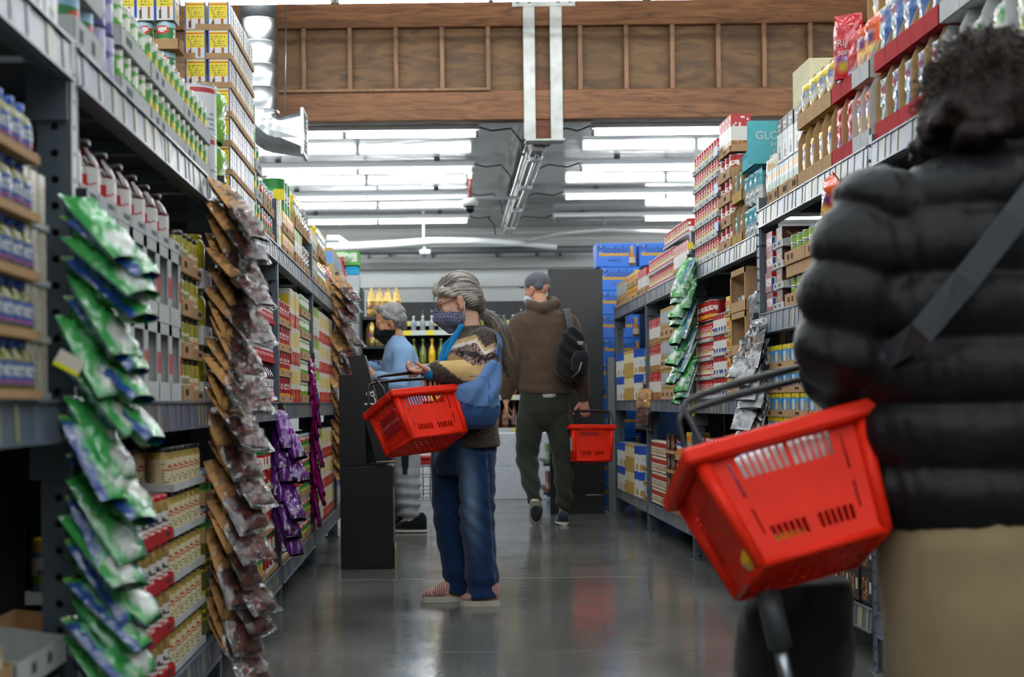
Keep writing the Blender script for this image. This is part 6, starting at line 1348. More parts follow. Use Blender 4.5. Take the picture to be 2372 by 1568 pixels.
# a red pasta bag and an orange bag lifted proud of their cartons
for t, (px, py, Y), lb, txt in ((Tm['redbag'], (1955, 190, 5.2), 'big red pasta bag standing proud of the upper red carton', 'Rigatoni'), ):
    o = put(t, (1.49+.03, 5.2, ZT1+.3), -math.pi/2+.9, lb, None)
    Mt = Matrix.Translation((0, -.036, .125)) @ Matrix.Rotation(math.pi/2, 4, 'X'); lettering('Riga', .036, Mt, INK, o); lettering('toni', .032, Mt @ Matrix.Translation((0, -.034, 0)), INK, o)
stack('R', 5.88, 6.2, ZT1, Tm['packs'], 1, 'pale seed packet in brown carton, right top shelf', 'seed packets of the right top shelf', (KR, .15, .06), 4, 2)
stack('R', 6.21, 6.42, ZT1, Tm['packs'], 1, 'pale packet in the second brown open carton', 'packets in the second open carton', (KR, .13, .06), 4, 2)
put(Tm['crpouch'], (1.56, 6.48, ZT1), -math.pi/2+.3, 'cream flour pouch with small print at the top shelf end')
stack('R', 5.92, 6.42, ZT1+.19, Tm['whtblk'], 1, 'tall white box with black top above the packets', 'black topped white boxes', None, 4, 2, .05)
b = MB(); b.box(-.16, .16, -.14, .14, 0, .24, cs('#cfc9a4'), bev=.003); o = b.obj('big_cream_carton', CARD); o.location = (1.8, 6.35, ZT1+.38); tag(o, 'large cream carton stacked highest above the black topped boxes', 'carton')
b = MB(); b.box(-.22, .22, -.2, .2, 0, .375, cs('#b7a98c'), bev=.003); o = b.obj('brown_carton', CARD); o.location = (1.84, 6.33, ZT1); tag(o, 'brown carton behind the packets carrying the large cream carton', 'carton')
# rack 1 middle
stack('R', 6.33, 6.53, ZM1, Tm['crack'], 4, 'white sided carton at the far end of the upper middle shelf', 'white sided cartons', None, 2)
stack('R', 6.12, 6.32, ZM1, Tm['brown'], 4, 'dark brown brownie box on the right upper middle shelf', 'brownie boxes', (WHC, .06, .03), 2)
for k in range(2):
    stack('R', 5.42, 6.1, ZM1+k*.18, Tm['olive'], 3, 'flat green can, %s brown tray' % ('lower', 'upper')[k], 'flat green cans, %s tray' % ('lower', 'upper')[k], None, 8, 1, .022)
    me = tray_t(.34, .11, .06, .055, KR)
    for j in range(2):
        o = bpy.data.objects.new('carton_tray', me); COL.objects.link(o); o.location = (1.49+.012+.05, 5.42+.17+j*.34, ZM1+k*.18-.0035+.0035); o.rotation_euler = (0, 0, -math.pi/2); tag(o, 'brown tray round the flat green cans, %s, %s along' % (('lower', 'upper')[k], ORD[j]), 'tray', 'trays of flat green cans')
    if k == 0:
        b = MB(); b.box(1.505, 1.62, 5.42, 6.1, ZM1+.128, ZM1+.178, cs(KR)); tag(b.obj('carton', CARD), 'brown carton rim between the two layers of flat green cans', 'carton')
stack('R', 4.95, 5.4, ZM1, Tm['ocan'], 3, 'orange and blue fruit can by the jacket shoulder', 'fruit cans by the jacket', (WHC, .04, .03), 4)
put(Tm['orbag'], (1.46, 5.28, ZM1+.22), -math.pi/2, 'orange bag hanging out in front of the fruit cans', ry=.5)
stack('R', 4.0, 4.8, ZM1, Tm['ocan'], 2, 'orange and blue fruit can behind the jacket', 'fruit cans behind the jacket', (WHC, .04, .03), 4)
# lower shelf
stack('R', 5.75, 6.48, ZL1, Tm['blueyel'], 4, 'blue box with yellow band and sandwich picture', 'blue chili boxes', (KR, .05, .03), 2)
stack('R', 4.95, 5.73, ZL1, Tm['blueyel'], 3, 'blue box with yellow band nearer the basket', 'nearer blue chili boxes', (KR, .05, .03), 2)
b = MB(); b.box(-.2, .2, -.1, .1, 0, .2, cs('#2a1a18'), bev=.003); hb = b.obj('dark_carton', CARD); hb.location = (1.86, 6.36, ZL1+.25); hb.rotation_euler = (0, 0, -.9); tag(hb, 'dark carton with oval outlined script behind the blue boxes', 'carton')
Mt = Matrix.Translation((-.03, -.101, .13)) @ Matrix.Rotation(math.pi/2, 4, 'X'); lettering('Hormel', .06, Mt, mat('script_brown', '#7d3a34', rough=.5), hb, shear=.3)
stack('R', 4.95, 6.5, ZB, Tm['darkbox'], 3, 'dark snack box on the right bottom shelf', 'dark snack boxes low right', None, 3)
# rack 2 top
stack('R', 7.55, 8.27, ZT2, Tm['soup'], 6, 'red and white soup can in the tall right stack', 'soup cans of the tall stack', (WHC, .03, .026), 5, 1)
for k in range(3):
    b = MB(); b.box(-.05, .05, -.0006, .0006, 0, .05, cs('#5573b5')); o = b.obj('price_card', PRINT); o.location = (1.485, 7.5, ZT2+.12+k*.2); o.rotation_euler = (0, 0, -math.pi/2); tag(o, 'blue price card on the soup stack, %s up' % ORD[k], 'card', 'blue cards on the soup stack')
stack('R', 7.2, 7.53, ZT2, Tm['redcan'], 4, 'dark red can beside the tall soup stack', 'dark red cans by the soup stack', (KR, .06, .05), 3)
stack('R', 7.2, 7.5, ZT2+.49, Tm['redwht'], 1, 'red packet above the dark red cans', 'red packets above the cans', (KR, .04, .03), 4)
display('R', 6.95, 7.18, ZT2, .2, .15, '#a88a4a', KR, Tm['tealbag'], 'low teal cookie in gold', 2)
display('R', 6.95, 7.18, ZT2+.21, .2, .15, '#a88a4a', KR, Tm['tealbag'], 'raised teal cookie in gold', 2)
stack('R', 6.62, 6.93, ZT2, Tm['tealbag'], 2, 'white and teal cookie bag at the post', 'white and teal bags', None, 3)
tb_ = empty('display_carton', (1.5, 6.78, ZT2+.33), -math.pi/2, label='teal display carton with large white words on top of the goods', cat='carton')
TEAL = '#58a7b2'
for nm, bx in (('base', (-.15, .15, 0, .2, 0, .004)), ('back', (-.15, .15, .196, .2, 0, .2)), ('front_lip', (-.15, .15, 0, .004, 0, .06)), ('side', (.146, .15, 0, .2, 0, .17))):
    b = MB(); b.box(*bx, cs(TEAL)); b.obj(nm, CARD, tb_)
b = MB(); b.faces([(-.15, 0, 0), (-.15, .2, 0), (-.15, .2, .22), (-.15, .09, .2), (-.15, 0, .08), (-.146, 0, 0), (-.146, .2, 0), (-.146, .2, .22), (-.146, .09, .2), (-.146, 0, .08)], [(4, 3, 2, 1, 0), (5, 6, 7, 8, 9)]+[(k, (k+1) % 5, 5+(k+1) % 5, 5+k) for k in range(5)], cs(TEAL)); sd = b.obj('side', CARD, tb_)
for i in range(3): put(Tm['tealbag'], (1.56, 6.68+i*.09, ZT2+.336), -math.pi/2, 'teal cookie bag in the teal display carton, %s along' % ORD[i], 'bags in the teal display carton')
# a second face of the carton looks at the camera and carries the words
Mt = Matrix.Translation((.1506, .1, .1)) @ Matrix.Rotation(math.pi/2, 4, 'Z') @ Matrix.Rotation(math.pi/2, 4, 'X'); 
b = MB(); b.box(-.002, .002, -.14, .14, 0, .2, cs(TEAL)); o = b.obj('header', CARD, tb_); o.location = (.152, .1, 0)
lettering('GLOBAL', .055, Matrix.Translation((.1546, .1, .13)) @ Matrix.Rotation(math.pi/2, 4, 'Z') @ Matrix.Rotation(math.pi/2, 4, 'X'), INK, tb_); lettering('POP\nSKI', .034, Matrix.Translation((.1546, .1, .07)) @ Matrix.Rotation(math.pi/2, 4, 'Z') @ Matrix.Rotation(math.pi/2, 4, 'X'), INK, tb_)
# rack 2 middle and bottom
stack('R', 7.78, 8.27, ZM2, Tm['soup'], 4, 'red and white soup can on the right middle shelf', 'soup cans of the middle shelf', (WHC, .02, .016), 4)
stack('R', 7.8, 8.25, ZM2+.43, Tm['redcan'], 1, 'dark red can topping the middle shelf soup cans', 'dark red cans on the soup cans', None, 4)
stack('R', 7.4, 7.76, ZM2, Tm['soupw'], 4, 'white broth can beside the soup cans', 'white broth cans', (WHC, .02, .016), 4)
stack('R', 7.26, 7.39, ZM2, Tm['salsay'], 5, 'small cream box with label beside the broth cans', 'small boxes by the broth cans', (KR, .04, .03), 2)
for k in range(3):
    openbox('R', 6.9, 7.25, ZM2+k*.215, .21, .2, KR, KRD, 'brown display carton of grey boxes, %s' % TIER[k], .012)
    gy = Tm.get('grey') or Tm.setdefault('grey', box_t('grey_snack_box', .075, .12, .04, (lambda a: a.rect(.1, .2, .6, .8, '#c9c9c6'))(Art(12, 6, '#5d5a58')), '#4b4846'))
    for j in range(4): put(gy, (1.49+.09, 6.95+.083*j, ZM2+k*.215+.006), -math.pi/2, 'grey snack box in the brown display carton, %s, %s along' % (TIER[k], ORD[j]), 'grey snack boxes'); put(gy, (1.49+.11, 6.95+.083*j, ZM2+k*.215+.048), -math.pi/2+.1, 'grey snack box lying on another in the brown carton, %s, %s along' % (TIER[k], ORD[j]), 'upper grey snack boxes')
stack('R', 6.62, 6.88, ZM2, Tm['silbag'], 3, 'silver bag behind the black and white bags', 'silver bags on the right', None, 2)
stack('R', 7.3, 8.1, ZB2, Tm['redcart'], 4, 'red carton with dark bottle picture low on the right', 'red cartons low right', None, 4)
stack('R', 8.12, 8.26, ZB2, Tm['soupw'], 4, 'white can at the end of the red cartons', 'white cans by the red cartons', (WHC, .05, .045), 2)
stack('R', 6.62, 7.28, ZB2, Tm['salsay'], 3, 'yellow box low on the right past the red cartons', 'yellow boxes low right', (KR, .05, .04), 4)
# rack 3
stack('R', 9.0, 10.05, ZT2, Tm['soup'], 2, 'soup can in the two tier row behind the green bags', 'soup cans over the green bags', (WHC, .02, .016), 5)
stack('R', 8.45, 8.98, ZT2, Tm['redwht'], 1, 'red packet beside the tall post on the top shelf', 'red packets over the green bags', (KR, .05, .04), 4)
stack('R', 8.7, 9.6, ZT2+.245, Tm['soup'], 1, 'soup can on the third layer behind the green bags', 'soup cans, third layer', (WHC, .02, .016), 5, 1, .05)
stack('R', 9.55, 10.07, ZM2, Tm['redwht'], 3, 'red and white packet on the right middle shelf', 'red and white packets on the right', None, 4)
stack('R', 9.0, 9.53, ZM2, Tm['goldp'], 3, 'brown packet on the right middle shelf', 'brown packets on the right', (KR, .08, .06), 3)
stack('R', 8.4, 8.98, ZM2, Tm['darkbox'], 4, 'dark box behind the hanging green bags', 'dark boxes behind the green bags', (KR, .04, .03), 2)
stack('R', 9.4, 10.05, ZB2, Tm['mixjar'], 4, 'small jar with red and white label low on the right', 'small jars low on the right', None, 4)
stack('R', 9.0, 9.38, ZB2, Tm['darkbox'], 4, 'dark snack box low on the right', 'dark snack boxes of the third right rack', (KR, .03, .02), 2)
stack('R', 8.62, 8.98, ZB2, Tm['ocan'], 4, 'white and orange can low on the right', 'white and orange cans low right', (KR, .04, .03), 3)
stack('R', 8.36, 8.6, ZB2, Tm['salsay'], 5, 'yellow and blue box low on the right', 'yellow and blue boxes low right', (KR, .03, .02), 2)
# rack 4
stack('R', 11.2, 11.8, ZT2, Tm['goldp'], 1, 'gold packet at the far end of the right top shelf', 'gold packets far right', (KR, .1, .08), 4)
stack('R', 10.6, 11.18, ZT2, Tm['salsay'], 2, 'small yellow box on the far right top shelf', 'small yellow boxes far right', (KR, .05, .04), 4)
stack('R', 10.15, 10.58, ZT2, Tm['redwht'], 1, 'red packet on the far right top shelf', 'red packets far right', (KR, .06, .05), 3)
Tm['bgbox'] = box_t('blue_white_packet', .15, .07, .19, A['bluegold'], A['goldp']); Tm['gdbox'] = box_t('gold_packet', .15, .07, .19, A['goldp'], A['bluegold'])
for (z, nm) in ((ZM2, 'far middle shelf'), (ZB2, 'far bottom shelf')):
    stack('R', 11.3, 11.8, z, Tm['bgbox'], 2, 'blue and white packet turned to the aisle mouth, %s' % nm, 'blue and white packets, %s' % nm, None, 1, 1, .03, face=.75)
    stack('R', 10.8, 11.28, z, Tm['gdbox'], 2, 'gold and blue packet turned to the aisle mouth, %s' % nm, 'gold packets, %s' % nm, None, 1, 1, .03, face=.75)
    stack('R', 10.4, 10.79, z, Tm['bgbox'], 2, 'nearer blue and white packet, %s' % nm, 'nearer blue and white packets, %s' % nm, None, 1, 1, .03, face=.75)
    stack('R', 10.14, 10.38, z, Tm['blueyel'], 3, 'blue box on the %s of the right end' % nm, 'blue boxes, %s' % nm, (KR, .05, .03), 2)
# ------------------------------------------------------------------ bags hanging on clip strips
def film_mat():
    m = bpy.data.materials.new('clear_film'); m.use_nodes = True; nt = m.node_tree; nt.nodes.remove(nt.nodes['Principled BSDF']); L = nt.links.new
    tr = nt.nodes.new('ShaderNodeBsdfTransparent'); tr.inputs[0].default_value = (.9, .9, .9, 1); gl = nt.nodes.new('ShaderNodeBsdfGlossy'); gl.inputs['Roughness'].default_value = .12; df = nt.nodes.new('ShaderNodeBsdfDiffuse'); df.inputs[0].default_value = (*hx('#a9a7a5'), 1)
    lw = nt.nodes.new('ShaderNodeLayerWeight'); lw.inputs[0].default_value = .35; mr = nt.nodes.new('ShaderNodeMapRange'); mr.inputs[3].default_value = .1; mr.inputs[4].default_value = .55; L(lw.outputs['Fresnel'], mr.inputs[0])
    a1 = nt.nodes.new('ShaderNodeMixShader'); a1.inputs[0].default_value = .26; L(gl.outputs[0], a1.inputs[1]); L(df.outputs[0], a1.inputs[2])
    a2 = nt.nodes.new('ShaderNodeMixShader'); L(mr.outputs[0], a2.inputs[0]); L(tr.outputs[0], a2.inputs[1]); L(a1.outputs[0], a2.inputs[2])
    tc = nt.nodes.new('ShaderNodeTexCoord'); n = nt.nodes.new('ShaderNodeTexNoise'); n.inputs['Scale'].default_value = 14; n.inputs['Detail'].default_value = 4; L(tc.outputs['Object'], n.inputs['Vector'])
    bp = nt.nodes.new('ShaderNodeBump'); bp.inputs['Strength'].default_value = .7; bp.inputs['Distance'].default_value = .02; L(n.outputs['Fac'], bp.inputs['Height'])
    for x in (gl, df): L(bp.outputs[0], x.inputs['Normal'])
    L(a2.outputs[0], nt.nodes['Material Output'].inputs[0]); return m
CLEAR = film_mat()
def hang(t):                                                  # same bag with its origin at the top edge
    me = t.me.copy(); me.transform(Matrix.Translation((0, 0, -t.h))); return me
def jerky_t(seed):
    r = random.Random(seed); w, h, d = .135, .26, .034
    t = bag_t('dried_meat_bag', w, h, d, Art(2, 2, '#bbbbbb'), seed, m=CLEAR, crump=.008, seal=.08); film = hang(t)
    a = Art(16, 14, '#b98a56'); a.rect(.0, .0, 1, .07, '#8a6037').ell(.5, .6, .3, .26, '#7d5a35').ell(.5, .6, .24, .2, '#b98a56')
    k = bag_t('card', w*1.01, h*.54, d*.75, a, seed+9, m=CARD, crump=.005, foot=0); me = k.me; me.transform(Matrix.Translation((0, 0, -h*.54)) @ Matrix.Diagonal((1.03, 1.15, 1, 1)))
    ma = Art(8, 8, '#4a1a15'); ma.specks(0, 0, 1, 1, ['#3a120f', '#5e2a20', '#2a0d0c', '#6d3a2c'], seed, .8)
    mt = bag_t('meat', w*.8, h*.44, d*.75, ma, seed+5, m=mat('dried_meat', attr=True, rough=.45, spec=.3, nz=.3, nscale=40), crump=.007, seal=0, foot=.2); meat = mt.me; meat.transform(Matrix.Translation((0, 0, -h*.95)))
    return T('dried_meat_bag', 'bag', film, w, d, h, (('card', me, (0, 0, 0)), ('meat', meat, (0, 0, 0))))
JK = [jerky_t(k) for k in (21, 22, 23, 24)]
MEATTXT = None
def strip(run, ypost, ztop, zbot, n, temps, label, group, ang, xo=.03, yj=.03, sc=1., tag_label='black clip strip', sp=.22, text=None, turn=.45):
    s = SG[run]; x0 = XF[run]-s*xo
    b = MB(); b.box(x0-.012, x0+.012, ypost-.05, ypost-.048, zbot+.1, ztop+.03, (.02, .02, .02))
    for k in range(n): z = ztop-(ztop-zbot-.2)*k/n; b.box(x0-.006, x0+.02*-s, ypost-.056, ypost-.05, z, z+.006, (.03, .03, .03))
    tag(b.obj('clip_strip', PLAST), tag_label, 'clip strip')
    r = random.Random(int(ypost*100)); 
    for k in range(n):
        t = temps[k % len(temps)]; z = ztop-(ztop-zbot-t.h*sc*.8)*k/max(1, n-1); a = ang+r.uniform(-.18, .2)
        rz = (math.pi/2-turn if run == 'L' else -math.pi/2+turn)+r.uniform(-sp, sp)
        o = put(t, (x0+r.uniform(-.01, .01), ypost-.1-r.uniform(0, yj), z), rz, '%s, %s from the top' % (label, ORD[k]), group, ry=r.uniform(-.12, .12), rx=-a, sc=sc)
        if text and k % 3 != 1:
            lettering(text, .034, Matrix.Translation((0, -.021, -.09)) @ Matrix.Rotation(math.pi/2, 4, 'X'), HANDLE, o)
def ht(t): return T(t.name, 'bag', hang(t), t.w, t.d, t.h)
GB = [ht(bag_t('green_sweet_bag', .105, .21, .05, A['greenbag' if k % 2 else 'greenbag2'], 40+k, crump=.008)) for k in range(4)]
PB = [ht(bag_t('purple_sweet_bag', .085, .2, .05, A['purplebag'], 50+k, crump=.008)) for k in range(3)]
MBg = [ht(bag_t('magenta_sweet_bag', .1, .24, .02, A['magbag'], 60+k)) for k in range(2)]
BW = [ht(bag_t('black_white_bag', .1, .22, .03, A['bwbag'], 70+k, crump=.01)) for k in range(3)]
strip('L', 2.83, 1.33, .34, 23, GB, 'green sweet bag hanging on the near left post', 'green sweet bags on the near left post', .74, .02, .04, .93, 'clip strip of green bags on the near left post', turn=.32)
strip('L', 4.61, 1.64, .06, 26, JK, 'dried meat bag on the middle left clip strip', 'dried meat bags of the near strip', .62, .025, .06, 1.04, 'clip strip of dried meat bags on the left', text='MEAT', turn=.55)
strip('L', 6.43, .91, .29, 18, PB, 'purple sweet bag hanging below the middle left shelf', 'purple sweet bags', .5, .01, .04, 1.0, 'clip strip of purple bags on the left', turn=.8)
strip('L', 8.2, 1.2, .28, 14, MBg, 'thin magenta bag hanging edge on past the purple bags', 'magenta bags', .12, .0, .02, 1.0, 'clip strip of magenta bags on the left', sp=.1, turn=.1)
strip('L', 10.0, 1.83, .3, 22, JK, 'dried meat bag on the far left clip strip', 'dried meat bags of the far strip', .7, .02, .05, 1.05, 'far clip strip of dried meat bags on the left', turn=.8)
strip('R', 8.28, 1.75, .93, 20, GB, 'green and white sweet bag on the right clip strip', 'green sweet bags on the right', .5, .02, .05, 1.1, 'clip strip of green bags on the right')
strip('R', 6.58, 1.3, .72, 9, BW, 'black and white bag on the right clip strip', 'black and white bags', .5, .02, .05, 1.15, 'clip strip of black and white bags on the right', turn=.7)
strip('R', 10.1, 1.02, .78, 2, JK, 'dried meat bag hanging by the far right post', 'dried meat bags far right', .1, .02, .01, 1.0, 'short clip strip at the far right post')
# ------------------------------------------------------------------ black cardboard display in the aisle
YBk = 8.04
def bp2(x, y, d=0.): return P(x, y, YBk)+Vector((0, d, 0))
p0 = bp2(790, 1316); p0.z = 0
bd = empty('cardboard_display', p0, label='black cardboard floor display with a leaning header board, left of the aisle', cat='display')
wd = bp2(912, 1316).x-p0.x; z1, z2 = bp2(850, 1080).z, bp2(800, 868).z
def bo(nm, *a, m=BLACK, **k):
    b = MB(); b.box(*a, **k); return b.obj(nm, m, bd)
bo('base_column', 0, wd, 0, .36, 0, z1, bev=.004)
bo('side_panel', 0, wd*.5, 0, .006, z1+.002, z2, bev=.002); bo('side_panel', 0, .008, .006, .36, z1+.002, z2, bev=.002); bo('back_panel', 0, wd*.9, .354, .36, z1+.002, z2-.02, bev=.002)
b = MB(); b.box(wd*.5, wd*.52, -.002, .0, .01, z1-.01, (.03, .03, .03)); b.obj('fold', BLACK, bd)
# leaning header board with white lettering
A0, A1 = bp2(805, 826, -.01), bp2(845, 822, -.01); B1, B0 = bp2(908, 1062, -.01), bp2(872, 1070, -.01)
b = MB(); q = [B0-p0, B1-p0, A1-p0, A0-p0]; b.faces([v+Vector((0, 0, 0)) for v in q]+[v+Vector((0, .2, 0)) for v in q], [(0, 1, 2, 3), (7, 6, 5, 4), (0, 4, 5, 1), (1, 5, 6, 2), (2, 6, 7, 3), (3, 7, 4, 0)]); hd = b.obj('header_board', BLACK, bd)
b = MB(); e0, e1 = B0-p0, bp2(916, 1068, -.012)-p0; b.faces([e0+Vector((0, -.002, -.006)), e1+Vector((0, -.002, -.006)), e1+Vector((0, .01, .002)), e0+Vector((0, .01, .002))], [(0, 1, 2, 3)]); b.tube([e0, e1], .005, n=5); b.obj('torn_edge', mat('raw_card', '#8a7a5c', rough=.8), bd)
ax = ((A0+A1)/2-(B0+B1)/2); ang = math.atan2(ax.x, ax.z)
Mt = Matrix.Translation(bp2(858, 925, -.016)-p0) @ Matrix.Rotation(ang, 4, 'Y') @ Matrix.Rotation(math.pi/2, 4, 'X') @ Matrix.Rotation(math.pi/2, 4, 'Z')
lettering('La', .1, Mt, INK, hd, shear=.25)
bo('foot_strip', wd+.004, wd+.012, .02, .3, 0, .12, m=mat('raw_card'), bev=.001); bo('side_flap', wd, wd+.006, .1, .2, z1-.12, z1-.004, bev=.001)

# ------------------------------------------------------------------ black end panel and low shelf on the right
YP = 11.8; x0, x1 = P(1272, 900, YP).x, P(1398, 900, YP).x; zt = P(1330, 623, YP).z
ep = empty('black_endcap', (x0, YP, 0), label='tall plain black end panel of a shelf unit behind the walking man', cat='shelf unit')
PANEL = mat('black_laminate', '#101012', rough=.45, nz=.15, nscale=12)
b = MB(); b.box(0, x1-x0, 0, .04, .16, zt, bev=.004); b.obj('end_panel', PANEL, ep)
b = MB(); b.box(.0, x1-x0, .01, .04, .0, .155); b.obj('kick_plate', PANEL, ep)
b = MB(); b.box(-.02, x1-x0, .045, 1.0, zt-.5, zt-.47); b.obj('shelf', PANEL, ep)
b = MB(); b.box((x1-x0)*.6, (x1-x0)*.6+.03, .045, 1.3, .0, zt-.02); b.obj('back_board', PANEL, ep)
for z in (.18, .42, .72, 1.02):
    b = MB(); b.box(-.05, (x1-x0)*.6, .05, 1.2, z-.02, z, bev=.003); b.obj('shelf', PANEL, ep); b = MB(); b.box(-.056, -.05, .05, 1.2, z-.03, z+.012); b.obj('shelf_strip', mat('strip_white', '#b9bdb6', rough=.4), ep)
gl = Art(8, 12, '#4f8a45'); gl.rect(.1, .2, .9, .6, '#cfd2c6'); rl = Art(8, 12, '#8d2a26'); rl.rect(.1, .2, .9, .5, '#c7b79a')
Tm['gbox'] = box_t('green_spice_box', .07, .07, .16, gl, gl); Tm['rbox'] = box_t('red_spice_box', .07, .07, .16, rl, rl)
for k, z in enumerate((.18, .42, .72)):
    for j in range(4): put(Tm['gbox' if k else 'rbox'], (x0-.005+.03, YP+.12+j*.09, z+.001), -math.pi/2+math.pi, '%s box on the low shelf behind the black end panel, %s shelf, %s along' % ('green' if k else 'red', ORD[k], ORD[j]), 'boxes behind the black end panel')
# ------------------------------------------------------------------ stack of blue beer cases
YC = 13.0; sC = F/YC
art = Art(2, 2, '#1f6fd0'); BC_W, BC_H, BC_D = .36, .215, .27
BLUE = mat('case_blue', '#1c69cc', rough=.4); BDK = mat('case_navy', '#173a6e', rough=.5); GOLD = mat('case_gold', '#b98a2c', rough=.4); AMB = mat('bottle_amber', '#c07a12', rough=.3); CRM = mat('case_cream', '#d0c9b0', rough=.5)
bb = MB(); bb.box(-BC_W/2, BC_W/2, -BC_D/2, BC_D/2, 0, BC_H-.002, bev=.004); CASE = bb.mesh('beer_case', [BLUE])
b = MB(); b.box(-.15, .1, -.0015, 0, -.018, .008); b.box(-.16, -.14, -.0012, 0, -.012, .02); b.box(.09, .11, -.0012, 0, -.012, .02); BAND = b.mesh('gold_band', [GOLD])
b = MB(); b.lathe([(.026, 0), (.027, .08), (.012, .12), (.011, .16), (.013, .17)], 10, cols=[hx('#b8760f'), hx('#b8760f'), hx('#c98f22'), hx('#d9b04a')], cap=True); b.art_cyl(Art(8, 6, '#d6d0bd'), .0275, .02, .07); BOT = b.mesh('bottle_print', [PRINT]); BOT.transform(Matrix.Diagonal((1, .08, 1, 1)))
lt = lettering('Modelo', .095, Matrix.Identity(4), BDK, None); MOD = lt.data; bpy.data.objects.remove(lt)
lt = lettering('Especial', .035, Matrix.Identity(4), BDK, None, shear=.3); ESP = lt.data; bpy.data.objects.remove(lt)
lt = lettering('12', .028, Matrix.Identity(4), CRM, None); TW = lt.data; bpy.data.objects.remove(lt)
def case(x, z, y, col, lev, rz=0):
    o = bpy.data.objects.new('beer_case', CASE); COL.objects.link(o); o.location = (x, y, z); o.rotation_euler = (0, 0, rz); tag(o, 'blue beer case with bottle picture, %s column, %s from the floor' % (col, ORD[lev]), 'beer case', 'stacked blue beer cases'); f = -BC_D/2-.0005
    part('gold_band', BAND, o, (-.0, f, .115)); part('lettering', MOD, o, (-.025, f-.003, .115+.04), (math.pi/2, 0, 0)); part('lettering', ESP, o, (-.02, f-.001, .06), (math.pi/2, 0, 0)); part('lettering', TW, o, (-.15, f-.001, .185), (math.pi/2, 0, 0)); part('bottle_print', BOT, o, (.14, f-.002, .015))
xa = P(1378, 600, YC).x+BC_W/2
for k in range(11):
    case(xa+(.012 if k in (3, 6) else 0)+(.03 if k < 10 else 0), k*BC_H, YC, 'left', k)
    case(xa+BC_W+.03+(.0 if k < 10 else -.005), k*BC_H, YC, 'right', k)
    case(xa+2*BC_W+.05, k*BC_H, YC, 'farthest right', k)
wb2 = MB(); wb2.box(-.15, .15, -.14, .14, 0, .23, cs('#cdcabf'), bev=.004); o = wb2.obj('white_box', CARD); o.location = (xa+2*BC_W-.06, YC-.32, 2.13+.0); 
tag(o, 'white box with round noodle picture by the top beer cases', 'box'); b = MB(); b.lathe([(.09, 0), (.09, .002), (.06, .004), (.0, .004)], 20, cols=[hx('#3f6a34'), hx('#c9b27a'), hx('#c2622a')], M=Matrix.Translation((-.03, -.14, .115)) @ Matrix.Rotation(math.pi/2, 4, 'X')); b.obj('picture', PRINT, o)
b = MB(); b.box(xa+BC_W-.16, xa+2*BC_W+.22, YC-.5, YC-.16, 0, 2.13, (.01, .03, .08)); o = b.obj('carton_column', CARD); tag(o, 'dark column of cartons in front of the beer cases, behind the right shelves', 'cartons')
# ------------------------------------------------------------------ end display beyond the left shelves: green carton, pale boxes
YE = 12.6
def box_at(nm, px0, px1, py0, py1, Y, d, c, label, m=None, lab=None):
    a, b_ = P(px0, py1, Y), P(px1, py0, Y); b = MB(); b.box(0, b_.x-a.x, 0, d, 0, b_.z-a.z, cs(c), bev=.003); o = b.obj(nm, m or CARD); o.location = a; tag(o, label, 'box'); return o
o = box_at('noodle_carton', 755, 831, 581, 615, YE, .3, '#5f9e4c', 'green carton with white oval word badge atop the far left stack')
b = MB(); b.lathe([(.09, 0), (.09, .002), (.0, .003)], 20, c=hx('#c3d6b8'), M=Matrix.Translation((.135, -.0005, .068)) @ Matrix.Rotation(math.pi/2, 4, 'X') @ Matrix.Diagonal((1.2, .55, 1, 1))); bd_ = b.obj('badge', PRINT, o); lettering('soon', .07, Matrix.Translation((.135, -.006, .068)) @ Matrix.Rotation(math.pi/2, 4, 'X'), mat('case_green', '#2d6a34', rough=.5), bd_)
b = MB(); b.box(.22, .275, -.0015, 0, .03, .11, hx('#c9d3c0')); b.obj('picture', PRINT, o)
box_at('noodle_carton', 757, 797, 616, 652, YE, .3, '#6aa355', 'second green carton under the badge carton')
box_at('blue_box', 800, 829, 616, 636, YE+.02, .25, '#2f9cc8', 'small bright blue box under the green carton')
for k, (a, b_) in enumerate(((637, 700), (701, 748), (749, 800), (801, 870), (871, 960), (961, 1060), (1061, 1180))):
    o = box_at('pale_box', 797, 832, a, b_, YE, .3, '#b3b9bc', 'pale grey carton in the far left column, %s from the top' % ORD[k]); tag(o, group='pale cartons of the far left column')
r_ = bag_t('red_sweet_bag', .16, .1, .08, Art(4, 4, '#b8141c'), 90); put(r_, P(777, 622, 12.55), .2, 'shiny red bag hanging before the green carton')
